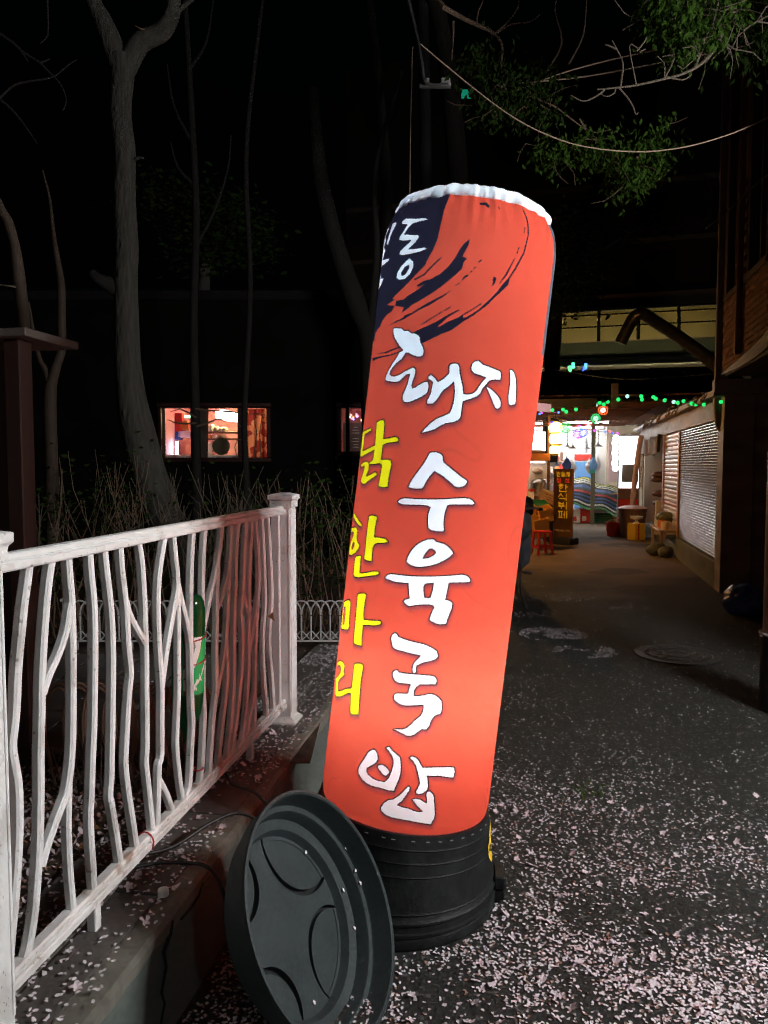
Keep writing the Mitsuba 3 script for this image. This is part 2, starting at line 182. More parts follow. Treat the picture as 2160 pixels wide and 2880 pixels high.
SIGN = {"W":[["letter","w",[[[-253,1599],[-238,1597],[-220,1595],[-209,1587],[-193,1588],[-182,1580],[-167,1579],[-150,1571],[-145,1557],[-140,1546],[-133,1538],[-128,1525],[-130,1514],[-135,1508],[-151,1508],[-168,1513],[-180,1519],[-192,1520],[-198,1509],[-207,1498],[-226,1487],[-239,1475],[-249,1464],[-252,1453],[-242,1445],[-225,1444],[-207,1449],[-190,1458],[-171,1467],[-159,1473],[-151,1470],[-148,1459],[-150,1445],[-155,1431],[-156,1417],[-153,1407],[-141,1412],[-127,1422],[-113,1430],[-103,1431],[-99,1420],[-100,1403],[-103,1396],[-117,1385],[-133,1376],[-151,1368],[-164,1364],[-177,1366],[-184,1376],[-183,1390],[-176,1405],[-170,1425],[-168,1441],[-165,1453],[-179,1452],[-191,1441],[-204,1430],[-223,1427],[-248,1429],[-269,1434],[-267,1447],[-258,1464],[-244,1484],[-227,1504],[-216,1522],[-204,1524],[-204,1529],[-222,1543],[-243,1564],[-255,1582],[-258,1594]]]],["letter","w",[[[-96,1454],[-83,1445],[-71,1432],[-55,1444],[-40,1461],[-39,1469],[-42,1483],[-38,1491],[-27,1494],[-16,1493],[-11,1483],[-7,1464],[-1,1448],[6,1427],[11,1405],[22,1404],[39,1409],[49,1417],[56,1431],[66,1449],[79,1464],[60,1468],[40,1471],[30,1477],[26,1487],[28,1499],[35,1507],[45,1511],[62,1501],[80,1498],[105,1493],[124,1489],[127,1477],[126,1465],[103,1462],[89,1457],[80,1444],[68,1428],[64,1414],[54,1403],[35,1393],[12,1383],[11,1367],[11,1345],[10,1332],[3,1323],[-9,1316],[-33,1310],[-49,1300],[-64,1288],[-86,1279],[-104,1273],[-93,1288],[-78,1306],[-62,1320],[-41,1331],[-23,1342],[-18,1358],[-15,1380],[-15,1408],[-19,1430],[-24,1443],[-27,1434],[-38,1422],[-52,1410],[-60,1395],[-69,1378],[-79,1366],[-88,1365],[-96,1364],[-98,1374],[-93,1384],[-88,1401],[-87,1418],[-86,1432],[-94,1438],[-101,1440],[-103,1447]]]],["letter","w",[[[81,1437],[98,1431],[116,1420],[132,1408],[139,1395],[139,1382],[129,1374],[121,1377],[112,1391],[102,1406],[90,1424]]]],["letter","w",[[[158,1499],[166,1502],[177,1494],[188,1479],[194,1454],[198,1424],[200,1400],[188,1397],[179,1393],[171,1397],[166,1419],[166,1442],[166,1467],[162,1486]]]],["letter","w",[[[-66,1216],[-51,1218],[-36,1214],[-29,1208],[-28,1198],[-24,1189],[-6,1178],[16,1164],[38,1150],[55,1142],[56,1136],[49,1126],[35,1119],[21,1119],[3,1132],[-18,1146],[-49,1161],[-62,1143],[-72,1123],[-78,1107],[-83,1102],[-102,1099],[-119,1100],[-126,1103],[-118,1122],[-104,1147],[-90,1170],[-78,1193],[-70,1213]]]],["letter","w",[[[-156,1053],[-147,1061],[-132,1066],[-115,1066],[-98,1067],[-53,1071],[-4,1078],[35,1085],[54,1088],[71,1087],[84,1080],[89,1075],[83,1071],[58,1068],[18,1064],[4,1061],[0,1048],[-3,1027],[-3,1003],[2,981],[-2,978],[-22,976],[-40,978],[-47,984],[-51,1004],[-52,1024],[-50,1038],[-47,1048],[-59,1052],[-75,1052],[-113,1048],[-139,1046],[-153,1049]]]],["letter","w",[[[-27,951],[-20,944],[-10,942],[6,940],[21,932],[32,923],[39,915],[31,903],[14,889],[-6,877],[-29,867],[-53,860],[-73,858],[-90,862],[-103,870],[-101,884],[-93,904],[-79,924],[-62,938],[-45,947]],[[-35,921],[-25,920],[-15,913],[-14,909],[-21,900],[-36,890],[-55,885],[-49,900],[-43,911]]]],["letter","w",[[[-170,809],[-162,818],[-151,823],[-133,824],[-106,825],[-69,828],[-19,834],[20,840],[50,845],[77,850],[93,847],[105,838],[107,832],[100,828],[63,825],[36,821],[35,804],[33,788],[31,767],[41,766],[51,762],[56,756],[55,741],[49,721],[45,704],[43,692],[24,689],[8,691],[-10,699],[-6,719],[1,741],[-5,746],[-19,747],[-39,744],[-59,739],[-78,733],[-89,738],[-98,745],[-91,752],[-79,756],[-83,775],[-87,791],[-89,804],[-104,803],[-130,801],[-153,804],[-168,806]],[[-34,811],[-10,816],[-10,795],[-13,779],[-15,767],[-34,766],[-38,782],[-41,796],[-39,806]]]],["letter","w",[[[-114,642],[-106,638],[-100,631],[-84,628],[-66,625],[-41,623],[-19,621],[2,615],[23,605],[27,597],[30,588],[24,579],[7,571],[-6,567],[-20,561],[-29,554],[-34,552],[-34,543],[-32,533],[-35,528],[-40,527],[-43,533],[-44,543],[-43,552],[-39,562],[-30,574],[-21,585],[-37,586],[-62,588],[-83,590],[-102,591],[-115,597],[-120,609],[-124,622],[-123,632]]]],["letter","w",[[[-105,517],[-101,523],[-93,528],[-87,521],[-71,521],[-51,522],[-21,524],[12,525],[26,524],[33,517],[35,510],[33,500],[16,498],[-4,496],[-17,494],[-26,485],[-32,472],[-31,455],[-16,457],[3,462],[17,468],[33,466],[49,457],[58,448],[62,427],[62,414],[60,408],[46,403],[37,394],[31,381],[29,368],[21,354],[7,355],[-2,347],[-15,334],[-25,329],[-40,327],[-43,331],[-61,335],[-72,339],[-81,339],[-74,342],[-55,344],[-41,351],[-29,363],[-17,380],[-2,395],[3,406],[5,420],[5,430],[-2,431],[-26,426],[-49,422],[-68,422],[-82,428],[-92,436],[-92,447],[-85,454],[-72,456],[-48,460],[-47,475],[-44,489],[-44,492],[-64,490],[-84,489],[-95,493],[-103,504]]]],["letter","w",[[[-140,261],[-133,259],[-125,249],[-122,238],[-123,229],[-128,220],[-142,208],[-156,197],[-157,186],[-150,176],[-135,170],[-116,166],[-101,166],[-89,168],[-83,175],[-76,188],[-72,203],[-69,220],[-68,237],[-71,248],[-79,260],[-88,270],[-98,277],[-88,282],[-78,272],[-62,263],[-51,256],[-48,243],[-44,227],[-43,208],[-46,187],[-53,164],[-57,146],[-77,145],[-104,146],[-126,145],[-148,147],[-168,155],[-181,166],[-188,179],[-185,191],[-176,209],[-165,231],[-156,248]]]],["letter","w",[[[-117,216],[-105,220],[-93,217],[-82,208],[-78,202],[-83,195],[-88,188],[-97,190],[-108,199],[-118,208]]]],["letter","w",[[[-20,259],[-14,264],[-5,263],[6,256],[15,244],[23,232],[43,234],[79,236],[117,236],[130,233],[132,224],[135,220],[131,201],[108,205],[82,209],[58,208],[40,209],[45,192],[48,174],[46,161],[34,151],[24,147],[14,149],[12,155],[18,169],[22,182],[18,195],[10,218],[2,238],[-8,251]]]],["letter","w",[[[-14,168],[-9,165],[-9,157],[-18,140],[-29,119],[-44,104],[-29,100],[-3,97],[25,89],[44,92],[33,100],[18,113],[4,128],[13,132],[30,129],[51,118],[51,132],[45,146],[49,157],[57,157],[65,151],[71,142],[74,123],[79,101],[82,85],[80,71],[75,59],[73,52],[53,54],[29,57],[1,60],[-29,61],[-57,62],[-77,67],[-90,76],[-92,85],[-84,101],[-71,114],[-57,118],[-44,129],[-30,145],[-19,161]]]],["letter","y",[[[-290,1297],[-274,1303],[-254,1306],[-248,1293],[-247,1268],[-247,1244],[-219,1248],[-194,1254],[-183,1250],[-181,1240],[-208,1236],[-234,1231],[-245,1224],[-246,1206],[-246,1177],[-215,1180],[-202,1178],[-197,1167],[-200,1142],[-202,1118],[-202,1095],[-221,1091],[-243,1093],[-240,1119],[-238,1147],[-237,1162],[-252,1166],[-280,1162],[-314,1160],[-301,1169],[-288,1174],[-287,1194],[-286,1209],[-324,1197],[-386,1183],[-428,1184],[-438,1208],[-435,1235],[-450,1265],[-379,1271],[-325,1278],[-320,1272],[-350,1264],[-390,1258],[-386,1228],[-389,1200],[-328,1211],[-286,1222],[-288,1254],[-289,1279]]]],["letter","y",[[[-395,1153],[-363,1164],[-325,1168],[-311,1158],[-310,1142],[-326,1117],[-296,1125],[-267,1137],[-256,1129],[-280,1116],[-306,1104],[-326,1094],[-350,1094],[-366,1104],[-350,1128],[-342,1149],[-351,1154],[-377,1148]]]],["letter","y",[[[-411,991],[-372,982],[-336,970],[-312,960],[-312,954],[-328,954],[-364,964],[-414,978]]]],["letter","y",[[[-430,937],[-357,946],[-339,938],[-339,925],[-342,911],[-325,898],[-311,892],[-314,881],[-337,863],[-374,850],[-419,847],[-427,865],[-389,901],[-376,923],[-385,929],[-428,924]],[[-370,896],[-353,892],[-357,876],[-382,866],[-382,883]]]],["letter","y",[[[-272,991],[-257,997],[-238,996],[-231,991],[-235,970],[-236,948],[-234,928],[-210,930],[-187,930],[-174,922],[-189,917],[-214,913],[-228,908],[-235,895],[-235,875],[-233,851],[-254,849],[-273,852],[-272,882],[-273,928],[-274,966]]]],["letter","y",[[[-333,848],[-316,855],[-293,859],[-292,841],[-291,818],[-290,801],[-254,809],[-219,820],[-200,822],[-194,817],[-211,809],[-245,800],[-294,787],[-322,786],[-333,791],[-334,817]]]],["letter","y",[[[-285,733],[-268,739],[-249,742],[-242,739],[-244,716],[-245,691],[-244,675],[-239,659],[-212,662],[-186,666],[-170,669],[-165,665],[-170,658],[-187,651],[-215,647],[-240,641],[-240,622],[-239,598],[-235,574],[-254,572],[-278,572],[-281,604],[-282,654],[-285,704]]]],["letter","y",[[[-413,681],[-370,696],[-341,703],[-330,694],[-328,672],[-326,645],[-324,628],[-318,619],[-331,605],[-361,600],[-406,592],[-410,609],[-412,639],[-411,666]],[[-401,667],[-373,675],[-367,653],[-364,628],[-367,614],[-393,608],[-398,638]]]],["letter","y",[[[-415,466],[-382,485],[-348,492],[-326,488],[-321,478],[-325,465],[-315,458],[-328,447],[-348,434],[-364,419],[-361,403],[-353,388],[-320,401],[-288,418],[-261,426],[-261,451],[-261,485],[-260,508],[-240,515],[-223,517],[-216,511],[-219,492],[-220,463],[-219,434],[-217,404],[-215,373],[-214,354],[-233,348],[-250,346],[-255,353],[-258,381],[-261,411],[-278,406],[-303,391],[-335,376],[-366,368],[-385,371],[-393,395],[-398,411],[-409,415],[-371,434],[-351,453],[-349,466],[-359,474],[-380,473],[-408,459]]]],["small_letter","s",[[[-286,1942],[-271,1950],[-217,1940],[-177,1937],[-171,1933],[-191,1929],[-228,1927],[-245,1914],[-261,1896],[-218,1888],[-197,1886],[-193,1879],[-206,1864],[-233,1845],[-203,1843],[-168,1845],[-160,1841],[-178,1835],[-218,1830],[-254,1830],[-273,1836],[-267,1845],[-236,1862],[-220,1874],[-257,1876],[-280,1883],[-281,1890],[-263,1908],[-249,1927],[-279,1934]]]],["small_letter","s",[[[-327,1951],[-319,1944],[-337,1917],[-358,1883],[-376,1890],[-361,1923],[-346,1949]]]],["small_letter","s",[[[-401,1956],[-389,1947],[-421,1926],[-450,1899],[-449,1902],[-450,1941]]]],["small_letter","s",[[[-417,1921],[-394,1908],[-417,1890],[-381,1870],[-398,1861],[-417,1845],[-334,1833],[-336,1827],[-379,1823],[-450,1831],[-449,1854],[-434,1878],[-449,1895],[-450,1913]]]],["small_letter","s",[[[-417,1806],[-410,1782],[-361,1775],[-390,1757],[-436,1752],[-450,1784]]]],["small_letter","s",[[[-222,1816],[-205,1804],[-202,1787],[-212,1766],[-232,1753],[-255,1752],[-272,1761],[-270,1777],[-253,1796],[-228,1812]],[[-221,1797],[-217,1785],[-230,1767],[-247,1763],[-254,1773],[-238,1791]]]]],"NAVY":[[[-26,1872],[-40,1859],[-51,1842],[-63,1813],[-82,1784],[-105,1762],[-130,1748],[-158,1741],[-182,1728],[-174,1724],[-153,1731],[-180,1712],[-210,1698],[-226,1688],[-261,1686],[-261,1670],[-222,1663],[-228,1646],[-204,1657],[-193,1667],[-164,1680],[-131,1699],[-100,1721],[-74,1744],[-51,1767],[-39,1781],[-36,1800],[-27,1814],[-42,1818],[-34,1837],[-27,1856]],[[-288,1608],[-233,1620],[-212,1626],[-189,1637],[-164,1650],[-127,1667],[-115,1675],[-84,1695],[-61,1717],[-85,1700],[-122,1680],[-155,1662],[-186,1644],[-213,1637],[-221,1629],[-252,1620]],[[-36,1745],[-15,1764],[-23,1765],[-32,1755]],[[-12,1771],[-5,1778],[-10,1779]],[[-3,1783],[3,1790],[-2,1791]],[[7,1807],[17,1816],[18,1812],[10,1805]],[[-56,1726],[-37,1739],[-42,1739],[-53,1730]],[[-170,1584],[-139,1597],[-100,1616],[-82,1628],[-64,1640],[-38,1656],[-28,1657],[-43,1648],[-64,1632],[-92,1603],[-90,1600],[-62,1619],[-32,1634],[-19,1645],[-15,1624],[-38,1603],[-52,1592],[-77,1581],[-114,1560],[-136,1549],[-151,1556]],[[-15,1624],[14,1646],[52,1682],[73,1709],[99,1738],[113,1756],[115,1775],[134,1808],[158,1861],[167,1923],[164,1966],[148,2002],[145,1999],[157,1965],[162,1922],[153,1863],[129,1810],[110,1774],[93,1752],[79,1728],[53,1695],[25,1663],[-4,1640],[-22,1631]],[[-19,1645],[8,1665],[32,1685],[34,1682],[9,1662],[-17,1642]],[[80,1751],[97,1781],[122,1836],[126,1841],[104,1782],[83,1753]],[[128,1851],[133,1874],[136,1873],[132,1853]],[[145,1921],[148,1940],[151,1938],[148,1923]],[[58,1759],[62,1770],[70,1767],[68,1751],[59,1740],[62,1756]],[[-157,1601],[-128,1621],[-103,1636],[-85,1649],[-83,1646],[-103,1633],[-134,1612]],[[-80,1652],[-58,1667],[-59,1663],[-77,1650]],[[-407,1516],[-334,1513],[-259,1515],[-205,1527],[-205,1523],[-258,1511],[-333,1507],[-384,1504]],[[-356,1525],[-288,1525],[-220,1539],[-218,1535],[-281,1520]],[[-8,1993],[16,1995],[26,1987],[24,1977],[11,1984],[-5,1986]],[[53,1989],[61,1983],[58,1976]],[[-193,1750],[-161,1762],[-136,1787],[-108,1814],[-106,1811],[-132,1784],[-157,1759],[-189,1745]],[[-116,2200],[-112,1989],[-113,1981],[-117,1959],[-119,1928],[-123,1900],[-125,1872],[-133,1847],[-141,1828],[-152,1807],[-160,1788],[-180,1770],[-203,1749],[-232,1726],[-282,1695],[-265,1691],[-310,1679],[-264,1670],[-270,1664],[-279,1654],[-309,1645],[-334,1629],[-347,1614],[-388,1602],[-399,1594],[-400,1571],[-450,1581],[-560,1571],[-560,2200]]]}
BARS = {"1":[[1.521,1.282],[1.511,1.243],[1.498,1.196],[1.484,1.129],[1.47,1.054],[1.461,0.974],[1.452,0.932],[1.446,0.9],[1.453,0.858],[1.461,0.815],[1.462,0.758],[1.456,0.675],[1.44,0.569],[1.424,0.494],[1.411,0.45]],"2":[[1.604,1.285],[1.588,1.231],[1.574,1.161],[1.561,1.081],[1.552,1.001],[1.549,0.946],[1.542,0.865],[1.537,0.754],[1.529,0.653],[1.523,0.605],[1.515,0.556],[1.505,0.502],[1.486,0.446],[1.471,0.411]],"3":[[1.669,1.279],[1.673,1.229],[1.678,1.185],[1.679,1.141],[1.679,1.075],[1.676,0.987],[1.672,0.906],[1.666,0.825],[1.655,0.766],[1.637,0.717],[1.612,0.69],[1.579,0.653],[1.553,0.62],[1.535,0.59]],"3a":[[1.676,1.168],[1.667,1.147],[1.654,1.107],[1.623,1.06],[1.585,1.021],[1.558,0.983]],"3b":[[1.649,0.737],[1.643,0.661],[1.641,0.614],[1.643,0.533],[1.654,0.427]],"4":[[1.762,1.28],[1.768,1.215],[1.775,1.168],[1.778,1.099],[1.774,1.007],[1.766,0.876],[1.753,0.76],[1.743,0.665],[1.737,0.627],[1.737,0.567],[1.742,0.498],[1.746,0.424]],"5":[[1.833,1.28],[1.84,1.228],[1.853,1.155],[1.861,1.082],[1.862,0.985],[1.854,0.848],[1.847,0.759],[1.841,0.675],[1.832,0.629],[1.838,0.606],[1.852,0.546],[1.866,0.486],[1.879,0.422]],"6":[[1.914,1.281],[1.919,1.218],[1.931,1.154],[1.939,1.103],[1.941,1.065],[1.947,0.989],[1.957,0.925],[1.948,0.887],[1.935,0.822],[1.922,0.732],[1.916,0.68],[1.927,0.603],[1.946,0.521],[1.968,0.428]],"6a":[[1.94,1.128],[1.958,1.087],[1.998,1.038],[2.044,0.986]],"7":[[2.016,1.284],[2.032,1.224],[2.041,1.133],[2.044,1.043],[2.047,0.952],[2.044,0.862],[2.043,0.771],[2.04,0.689],[2.034,0.634],[2.044,0.572],[2.057,0.489],[2.068,0.426]],"8":[[2.181,1.28],[2.157,1.228],[2.133,1.154],[2.126,1.077],[2.127,0.999],[2.132,0.92],[2.141,0.819],[2.137,0.742],[2.132,0.624],[2.115,0.598],[2.108,0.526],[2.098,0.427]],"8a":[[2.12,0.549],[2.163,0.49],[2.204,0.427]],"9":[[2.239,1.279],[2.25,1.217],[2.262,1.155],[2.26,1.106],[2.235,1.057],[2.21,1.002],[2.181,0.936],[2.151,0.856],[2.141,0.823]],"9a":[[2.262,1.114],[2.267,1.031],[2.262,0.908],[2.258,0.785],[2.248,0.705],[2.237,0.626],[2.244,0.561],[2.258,0.487],[2.278,0.42]],"9b":[[2.261,1.139],[2.292,1.068],[2.324,0.999],[2.346,0.939],[2.354,0.899]],"10":[[2.389,1.278],[2.373,1.203],[2.362,1.098],[2.356,0.971],[2.355,0.886],[2.354,0.779],[2.358,0.691],[2.361,0.642],[2.348,0.564],[2.332,0.456],[2.302,0.423]],"11":[[2.486,1.279],[2.465,1.17],[2.455,1.039],[2.453,0.907],[2.453,0.817],[2.45,0.729],[2.458,0.645],[2.451,0.594],[2.439,0.508],[2.43,0.466],[2.412,0.423]],"12a":[[2.6,1.167],[2.566,1.103],[2.529,1.054],[2.499,1.0],[2.463,0.94]],"12":[[2.639,1.275],[2.618,1.207],[2.598,1.163],[2.594,1.108],[2.582,1.04],[2.579,0.971],[2.569,0.834],[2.564,0.695],[2.537,0.61],[2.517,0.525],[2.493,0.437]],"13a":[[2.706,1.116],[2.663,1.06],[2.624,1.014],[2.586,0.986]],"13b":[[2.669,0.863],[2.641,0.793],[2.602,0.732],[2.566,0.672]],"13":[[2.735,1.275],[2.719,1.187],[2.703,1.112],[2.694,1.022],[2.678,0.928],[2.666,0.859],[2.674,0.809],[2.675,0.736],[2.655,0.644],[2.621,0.559],[2.573,0.433]],"14":[[2.81,1.274],[2.779,1.18],[2.767,1.034],[2.749,0.889],[2.742,0.743],[2.734,0.645],[2.704,0.531],[2.661,0.433]],"15":[[2.896,1.273],[2.871,1.171],[2.851,1.021],[2.827,0.934],[2.83,0.893],[2.839,0.845],[2.835,0.744],[2.803,0.625],[2.758,0.513],[2.714,0.438]],"15a":[[2.851,1.001],[2.885,0.938],[2.917,0.886]],"16":[[2.964,1.27],[2.937,1.163],[2.918,1.01],[2.917,0.891],[2.904,0.805],[2.9,0.676],[2.873,0.553],[2.841,0.459],[2.818,0.431]],"17":[[3.003,1.27],[3.031,1.153],[3.04,1.018],[3.017,0.941],[2.983,0.867],[2.942,0.812],[2.91,0.751]],"17b":[[3.031,0.971],[3.007,0.862],[2.987,0.733],[2.977,0.574],[2.97,0.431]],"17c":[[2.974,0.57],[2.933,0.508],[2.901,0.47],[2.874,0.432]],"18":[[3.084,1.267],[3.098,1.173],[3.111,1.035],[3.115,0.896],[3.087,0.791],[3.083,0.654],[3.105,0.537],[3.127,0.417]],"19":[[3.16,1.27],[3.183,1.137],[3.202,0.994],[3.203,0.891],[3.174,0.801],[3.17,0.688],[3.202,0.537],[3.218,0.434]],"end":[[3.306,1.268],[3.264,0.408]]}
LIDPADS = [(math.radians(41.1), .163, .249), (math.radians(-52.3), .132, .218), (math.radians(-145.4), .112, .240), (math.radians(127.6), .105, .234)]
# ---------------------------------------------------------------- the lit air sign
SB = np.array([.0702, 2.6485, .32]); SA = np.array([.2296, .0295, 1.98]); SA /= np.linalg.norm(SA); SR = .2924
EF = np.array([0, -1.0, 0]); EF -= SA * (EF @ SA); EF /= np.linalg.norm(EF); ER = np.cross(EF, SA); ER = ER if ER[0] > 0 else -ER
VTOP = 2.018
def sign_r(phi, v):
    phi, v = np.asarray(phi, float), np.asarray(v, float)
    s = np.clip((v - (VTOP - .13)) / .13, 0, 1); r = SR - .040 * s ** 2.6
    k = np.clip((v - (VTOP - .15)) / .15, 0, 1) ** 1.6
    r = r + k * .008 * (meshkit.noise(np.stack([phi * 9, v * 5, phi * 0], -1), 3) - .5) * 2 + k * .0045 * np.sin(phi * 37 + 3 * np.sin(phi * 5))
    b = np.clip(1 - v / .05, 0, 1); r = r - .012 * b ** 2
    r = r + .0022 * (meshkit.fbm(np.stack([phi * 1.6, v * 2.2, phi * 0 + 4], -1), 3, 5) - .5) * 2
    return r
def sign_pos(phi, v):
    r = sign_r(phi, v)[..., None]
    return SB + SA * np.asarray(v)[..., None] + (EF * np.cos(phi)[..., None] + ER * np.sin(phi)[..., None]) * r
def sign_norm(phi, v):
    e = 2e-3; du = sign_pos(phi + e, v) - sign_pos(phi - e, v); dv = sign_pos(phi, v + e) - sign_pos(phi, v - e)
    n = np.cross(du, dv); n /= np.linalg.norm(n, axis=-1, keepdims=True)
    out = EF * np.cos(phi)[..., None] + ER * np.sin(phi)[..., None]
    return np.where((n * out).sum(-1, keepdims=True) > 0, n, -n)
PHI_E = np.radians(np.arange(-116, 117, 2.0)); U_E = PHI_E * SR
V_E = np.unique(np.round(np.concatenate([np.array([0, .02, .05]), np.arange(.12, 1.80, .08), np.arange(1.80, VTOP + .001, .0185)]), 4)); V_E[-1] = VTOP
def clip(g, a, b, c, d):
    try: return shapely.clip_by_rect(g, a, b, c, d)
    except Exception: return g.buffer(0).intersection(sbox(a, b, c, d))
def cloth_mesh(poly):
    vs, fs, n = [], [], 0
    x0, y0, x1, y1 = poly.bounds
    for i in range(len(U_E) - 1):
        if U_E[i + 1] < x0 or U_E[i] > x1: continue
        col = clip(poly, U_E[i], y0 - 1, U_E[i + 1], y1 + 1)
        if col.is_empty: continue
        c0, c1 = col.bounds[1], col.bounds[3]
        for j in range(len(V_E) - 1):
            if V_E[j + 1] < c0 or V_E[j] > c1: continue
            g = clip(col, U_E[i], V_E[j], U_E[i + 1], V_E[j + 1])
            for q in getattr(g, 'geoms', [g]):
                if q.geom_type != 'Polygon' or q.area < 1e-9: continue
                try: v, f = trimesh.creation.triangulate_polygon(q, engine='earcut')
                except Exception: continue
                if len(f): vs.append(v); fs.append(np.asarray(f) + n); n += len(v)
    v = np.vstack(vs); f = np.vstack(fs); phi, w = v[:, 0] / SR, v[:, 1]
    P, N = sign_pos(phi, w), sign_norm(phi, w)
    fn = np.cross(P[f[:, 1]] - P[f[:, 0]], P[f[:, 2]] - P[f[:, 0]]); bad = (fn * N[f[:, 0]]).sum(1) < 0; f[bad] = f[bad][:, ::-1]
    return P, f, N
def cloth_obj(key, poly, m, parent):
    P, f, N = cloth_mesh(poly); key = uniq(f'{parent}__{key}')
    scene[key] = {'type': 'ply', 'filename': meshkit.write_ply((P, f), normals=N), 'face_normals': False, 'bsdf': {'type': 'ref', 'id': m}}
    return key
CL = dict(red=(.66, .075, .042), white=(.94, .95, .98), yellow=(.90, .78, .012), navy=(.016, .013, .024), line=(.02, .012, .014), back=(.10, .10, .115))
for k, c in CL.items(): thin('cloth_' + k, c, .75, 1.0)
def f_cloth(p, n, uv):
    a = fbm(p.x * 5, p.y * 5, p.z * 3.2); w = noise(p.x * 420, p.y * 420, p.z * 420); cr = dr.abs(fbm(p.x * 3.1 + p.z * 1.7, p.y * 3, p.z * 2.3) - .5)
    k = .90 + .16 * a + .07 * (w - .5) - .10 * smoothstep(.012, .0, cr) * smoothstep(.45, .6, a)
    return mi.Color3f(*CL['red']) * k
thin('cloth_red', proc(f_cloth), .75, 1.0)
def mixc(a, b, t): return tuple(a[i] * (1 - t) + b[i] * t for i in range(3))
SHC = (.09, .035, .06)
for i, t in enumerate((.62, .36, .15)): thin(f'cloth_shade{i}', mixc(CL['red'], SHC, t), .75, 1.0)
sign = thing('air_sign', 'glowing red leaning tube sign with white and yellow brush lettering on a black tub base', 'advertising balloon')
def poly_of(rings): 
    p = Polygon(np.array(rings[0]) / 1000., [np.array(h) / 1000. for h in rings[1:]]); return p.buffer(0)
letters = [(n_, c_, poly_of(r_)) for n_, c_, r_ in SIGN['W']]
navy = unary_union([poly_of([r]) for r in SIGN['NAVY']])
jag = lambda g, s: g
full = sbox(U_E[0], 0, U_E[-1], VTOP)
done = None
def take(g):
    global done
    g = g.intersection(full).buffer(0)
    if done is not None: g = g.difference(done)
    done = g if done is None else unary_union([done, g])
    return g
allw = unary_union([p for n_, c_, p in letters if c_ != 's'])
for n_, c_, p in letters:
    p = p.simplify(.0004)
    p = p.buffer(.0022).buffer(-.0022) if c_ == 's' else p.buffer(.0018).buffer(-.0018)
    nm = cloth_obj('letter', take(p), {'w': 'cloth_white', 'y': 'cloth_yellow', 's': 'cloth_white'}[c_], sign)
cloth_obj('letter_outline', take(allw.buffer(.0036)), 'cloth_line', sign)
cloth_obj('brush_print', take(navy), 'cloth_navy', sign)
cloth_obj('side_panel', take(sbox(1.17 * SR, 1.585, U_E[-1], VTOP)), 'cloth_back', sign)
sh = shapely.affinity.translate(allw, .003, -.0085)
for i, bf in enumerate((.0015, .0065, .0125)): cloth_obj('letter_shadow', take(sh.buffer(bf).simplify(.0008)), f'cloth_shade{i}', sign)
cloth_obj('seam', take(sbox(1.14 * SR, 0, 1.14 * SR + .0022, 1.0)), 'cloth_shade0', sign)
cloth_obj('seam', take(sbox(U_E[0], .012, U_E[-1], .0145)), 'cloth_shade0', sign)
cloth_obj('cloth', full.difference(done), 'cloth_red', sign)
# the back of the tube
ph = np.radians(np.arange(116, 245, 4.0)); ph[-1] = np.radians(244.0)
for v0, v1, m in ((0, 1.585, 'cloth_red'), (1.585, VTOP, 'cloth_back')):
    vv = np.linspace(v0, v1, 12); G = sign_pos(*np.meshgrid(ph, vv)); a, b = G.shape[:2]
    f = [(i * b + j, i * b + j + 1, (i + 1) * b + j + 1, (i + 1) * b + j) for i in range(a - 1) for j in range(b - 1)]
    obj('back_cloth', (G.reshape(-1, 3), np.array(f)), m, sign, smooth=True)
# white top cap, gathered at the seam
ph = np.radians(np.arange(0, 360, 2.0)); rr = np.array([1.0, 1.012, .99, .95, .88, .75, .55, .3, .02]); hh = np.array([-.004, .010, .022, .033, .044, .056, .064, .068, .069])
base_r = sign_r(((ph + np.pi) % (2 * np.pi)) - np.pi, np.full_like(ph, VTOP)); V = []
for r_, h_ in zip(rr, hh):
    w = np.clip((r_ - .5) / .5, 0, 1)
    r2 = (base_r.mean() * (1 - w) + base_r * w) * r_ + .002 * w * np.sin(ph * 41 + 2 * np.sin(ph * 7))
    h2 = h_ + .004 * w * (meshkit.noise(np.stack([ph * 11, ph * 0 + r_ * 3, ph * 0], -1), 8) - .5)
    if r_ == 1.0: h2 = h2 - .006 * meshkit.noise(np.stack([ph * 14, ph * 0, ph * 0], -1), 9)
    V.append(SB + SA * (VTOP + h2)[:, None] + (EF * np.cos(ph)[:, None] + ER * np.sin(ph)[:, None]) * (r2 + .002)[:, None])
n_ = len(ph); f = [(k * n_ + j, k * n_ + (j + 1) % n_, (k + 1) * n_ + (j + 1) % n_, (k + 1) * n_ + j) for k in range(len(rr) - 1) for j in range(n_)]
obj('top_cap', (np.vstack(V), np.array(f)), 'cloth_white', sign, smooth=True)
# what is inside: fan box, tube lamp and bulb
SF = (EF, ER, SA)
obj('fan_housing', xf(MB().add(*lathe([(.001, 0), (.15, 0), (.16, .02), (.16, .08), (.15, .09), (.001, .09)], 32)).mesh(), SB + SA * .01, ER, EF * -1, SA), 'c_white', sign, smooth=40)
lt = np.array([SB + SA * v for v in np.linspace(.26, 1.95, 10)])
k = obj('lamp_tube', tube(lt, .016, 12), 'lamp_glass', sign, smooth=40, emit=(12.6, 25.2, 29.8), w=12.0)
k = obj('lamp_bulb', sphere(SB + SA * .43, .048, 2), 'lamp_glass', sign, smooth=True, emit=(125, 180, 185), w=8.0)
obj('lamp_bulb', sphere(SB + SA * 1.86, .03, 2), 'lamp_glass', sign, smooth=True, emit=(70, 100, 118), w=4.0)
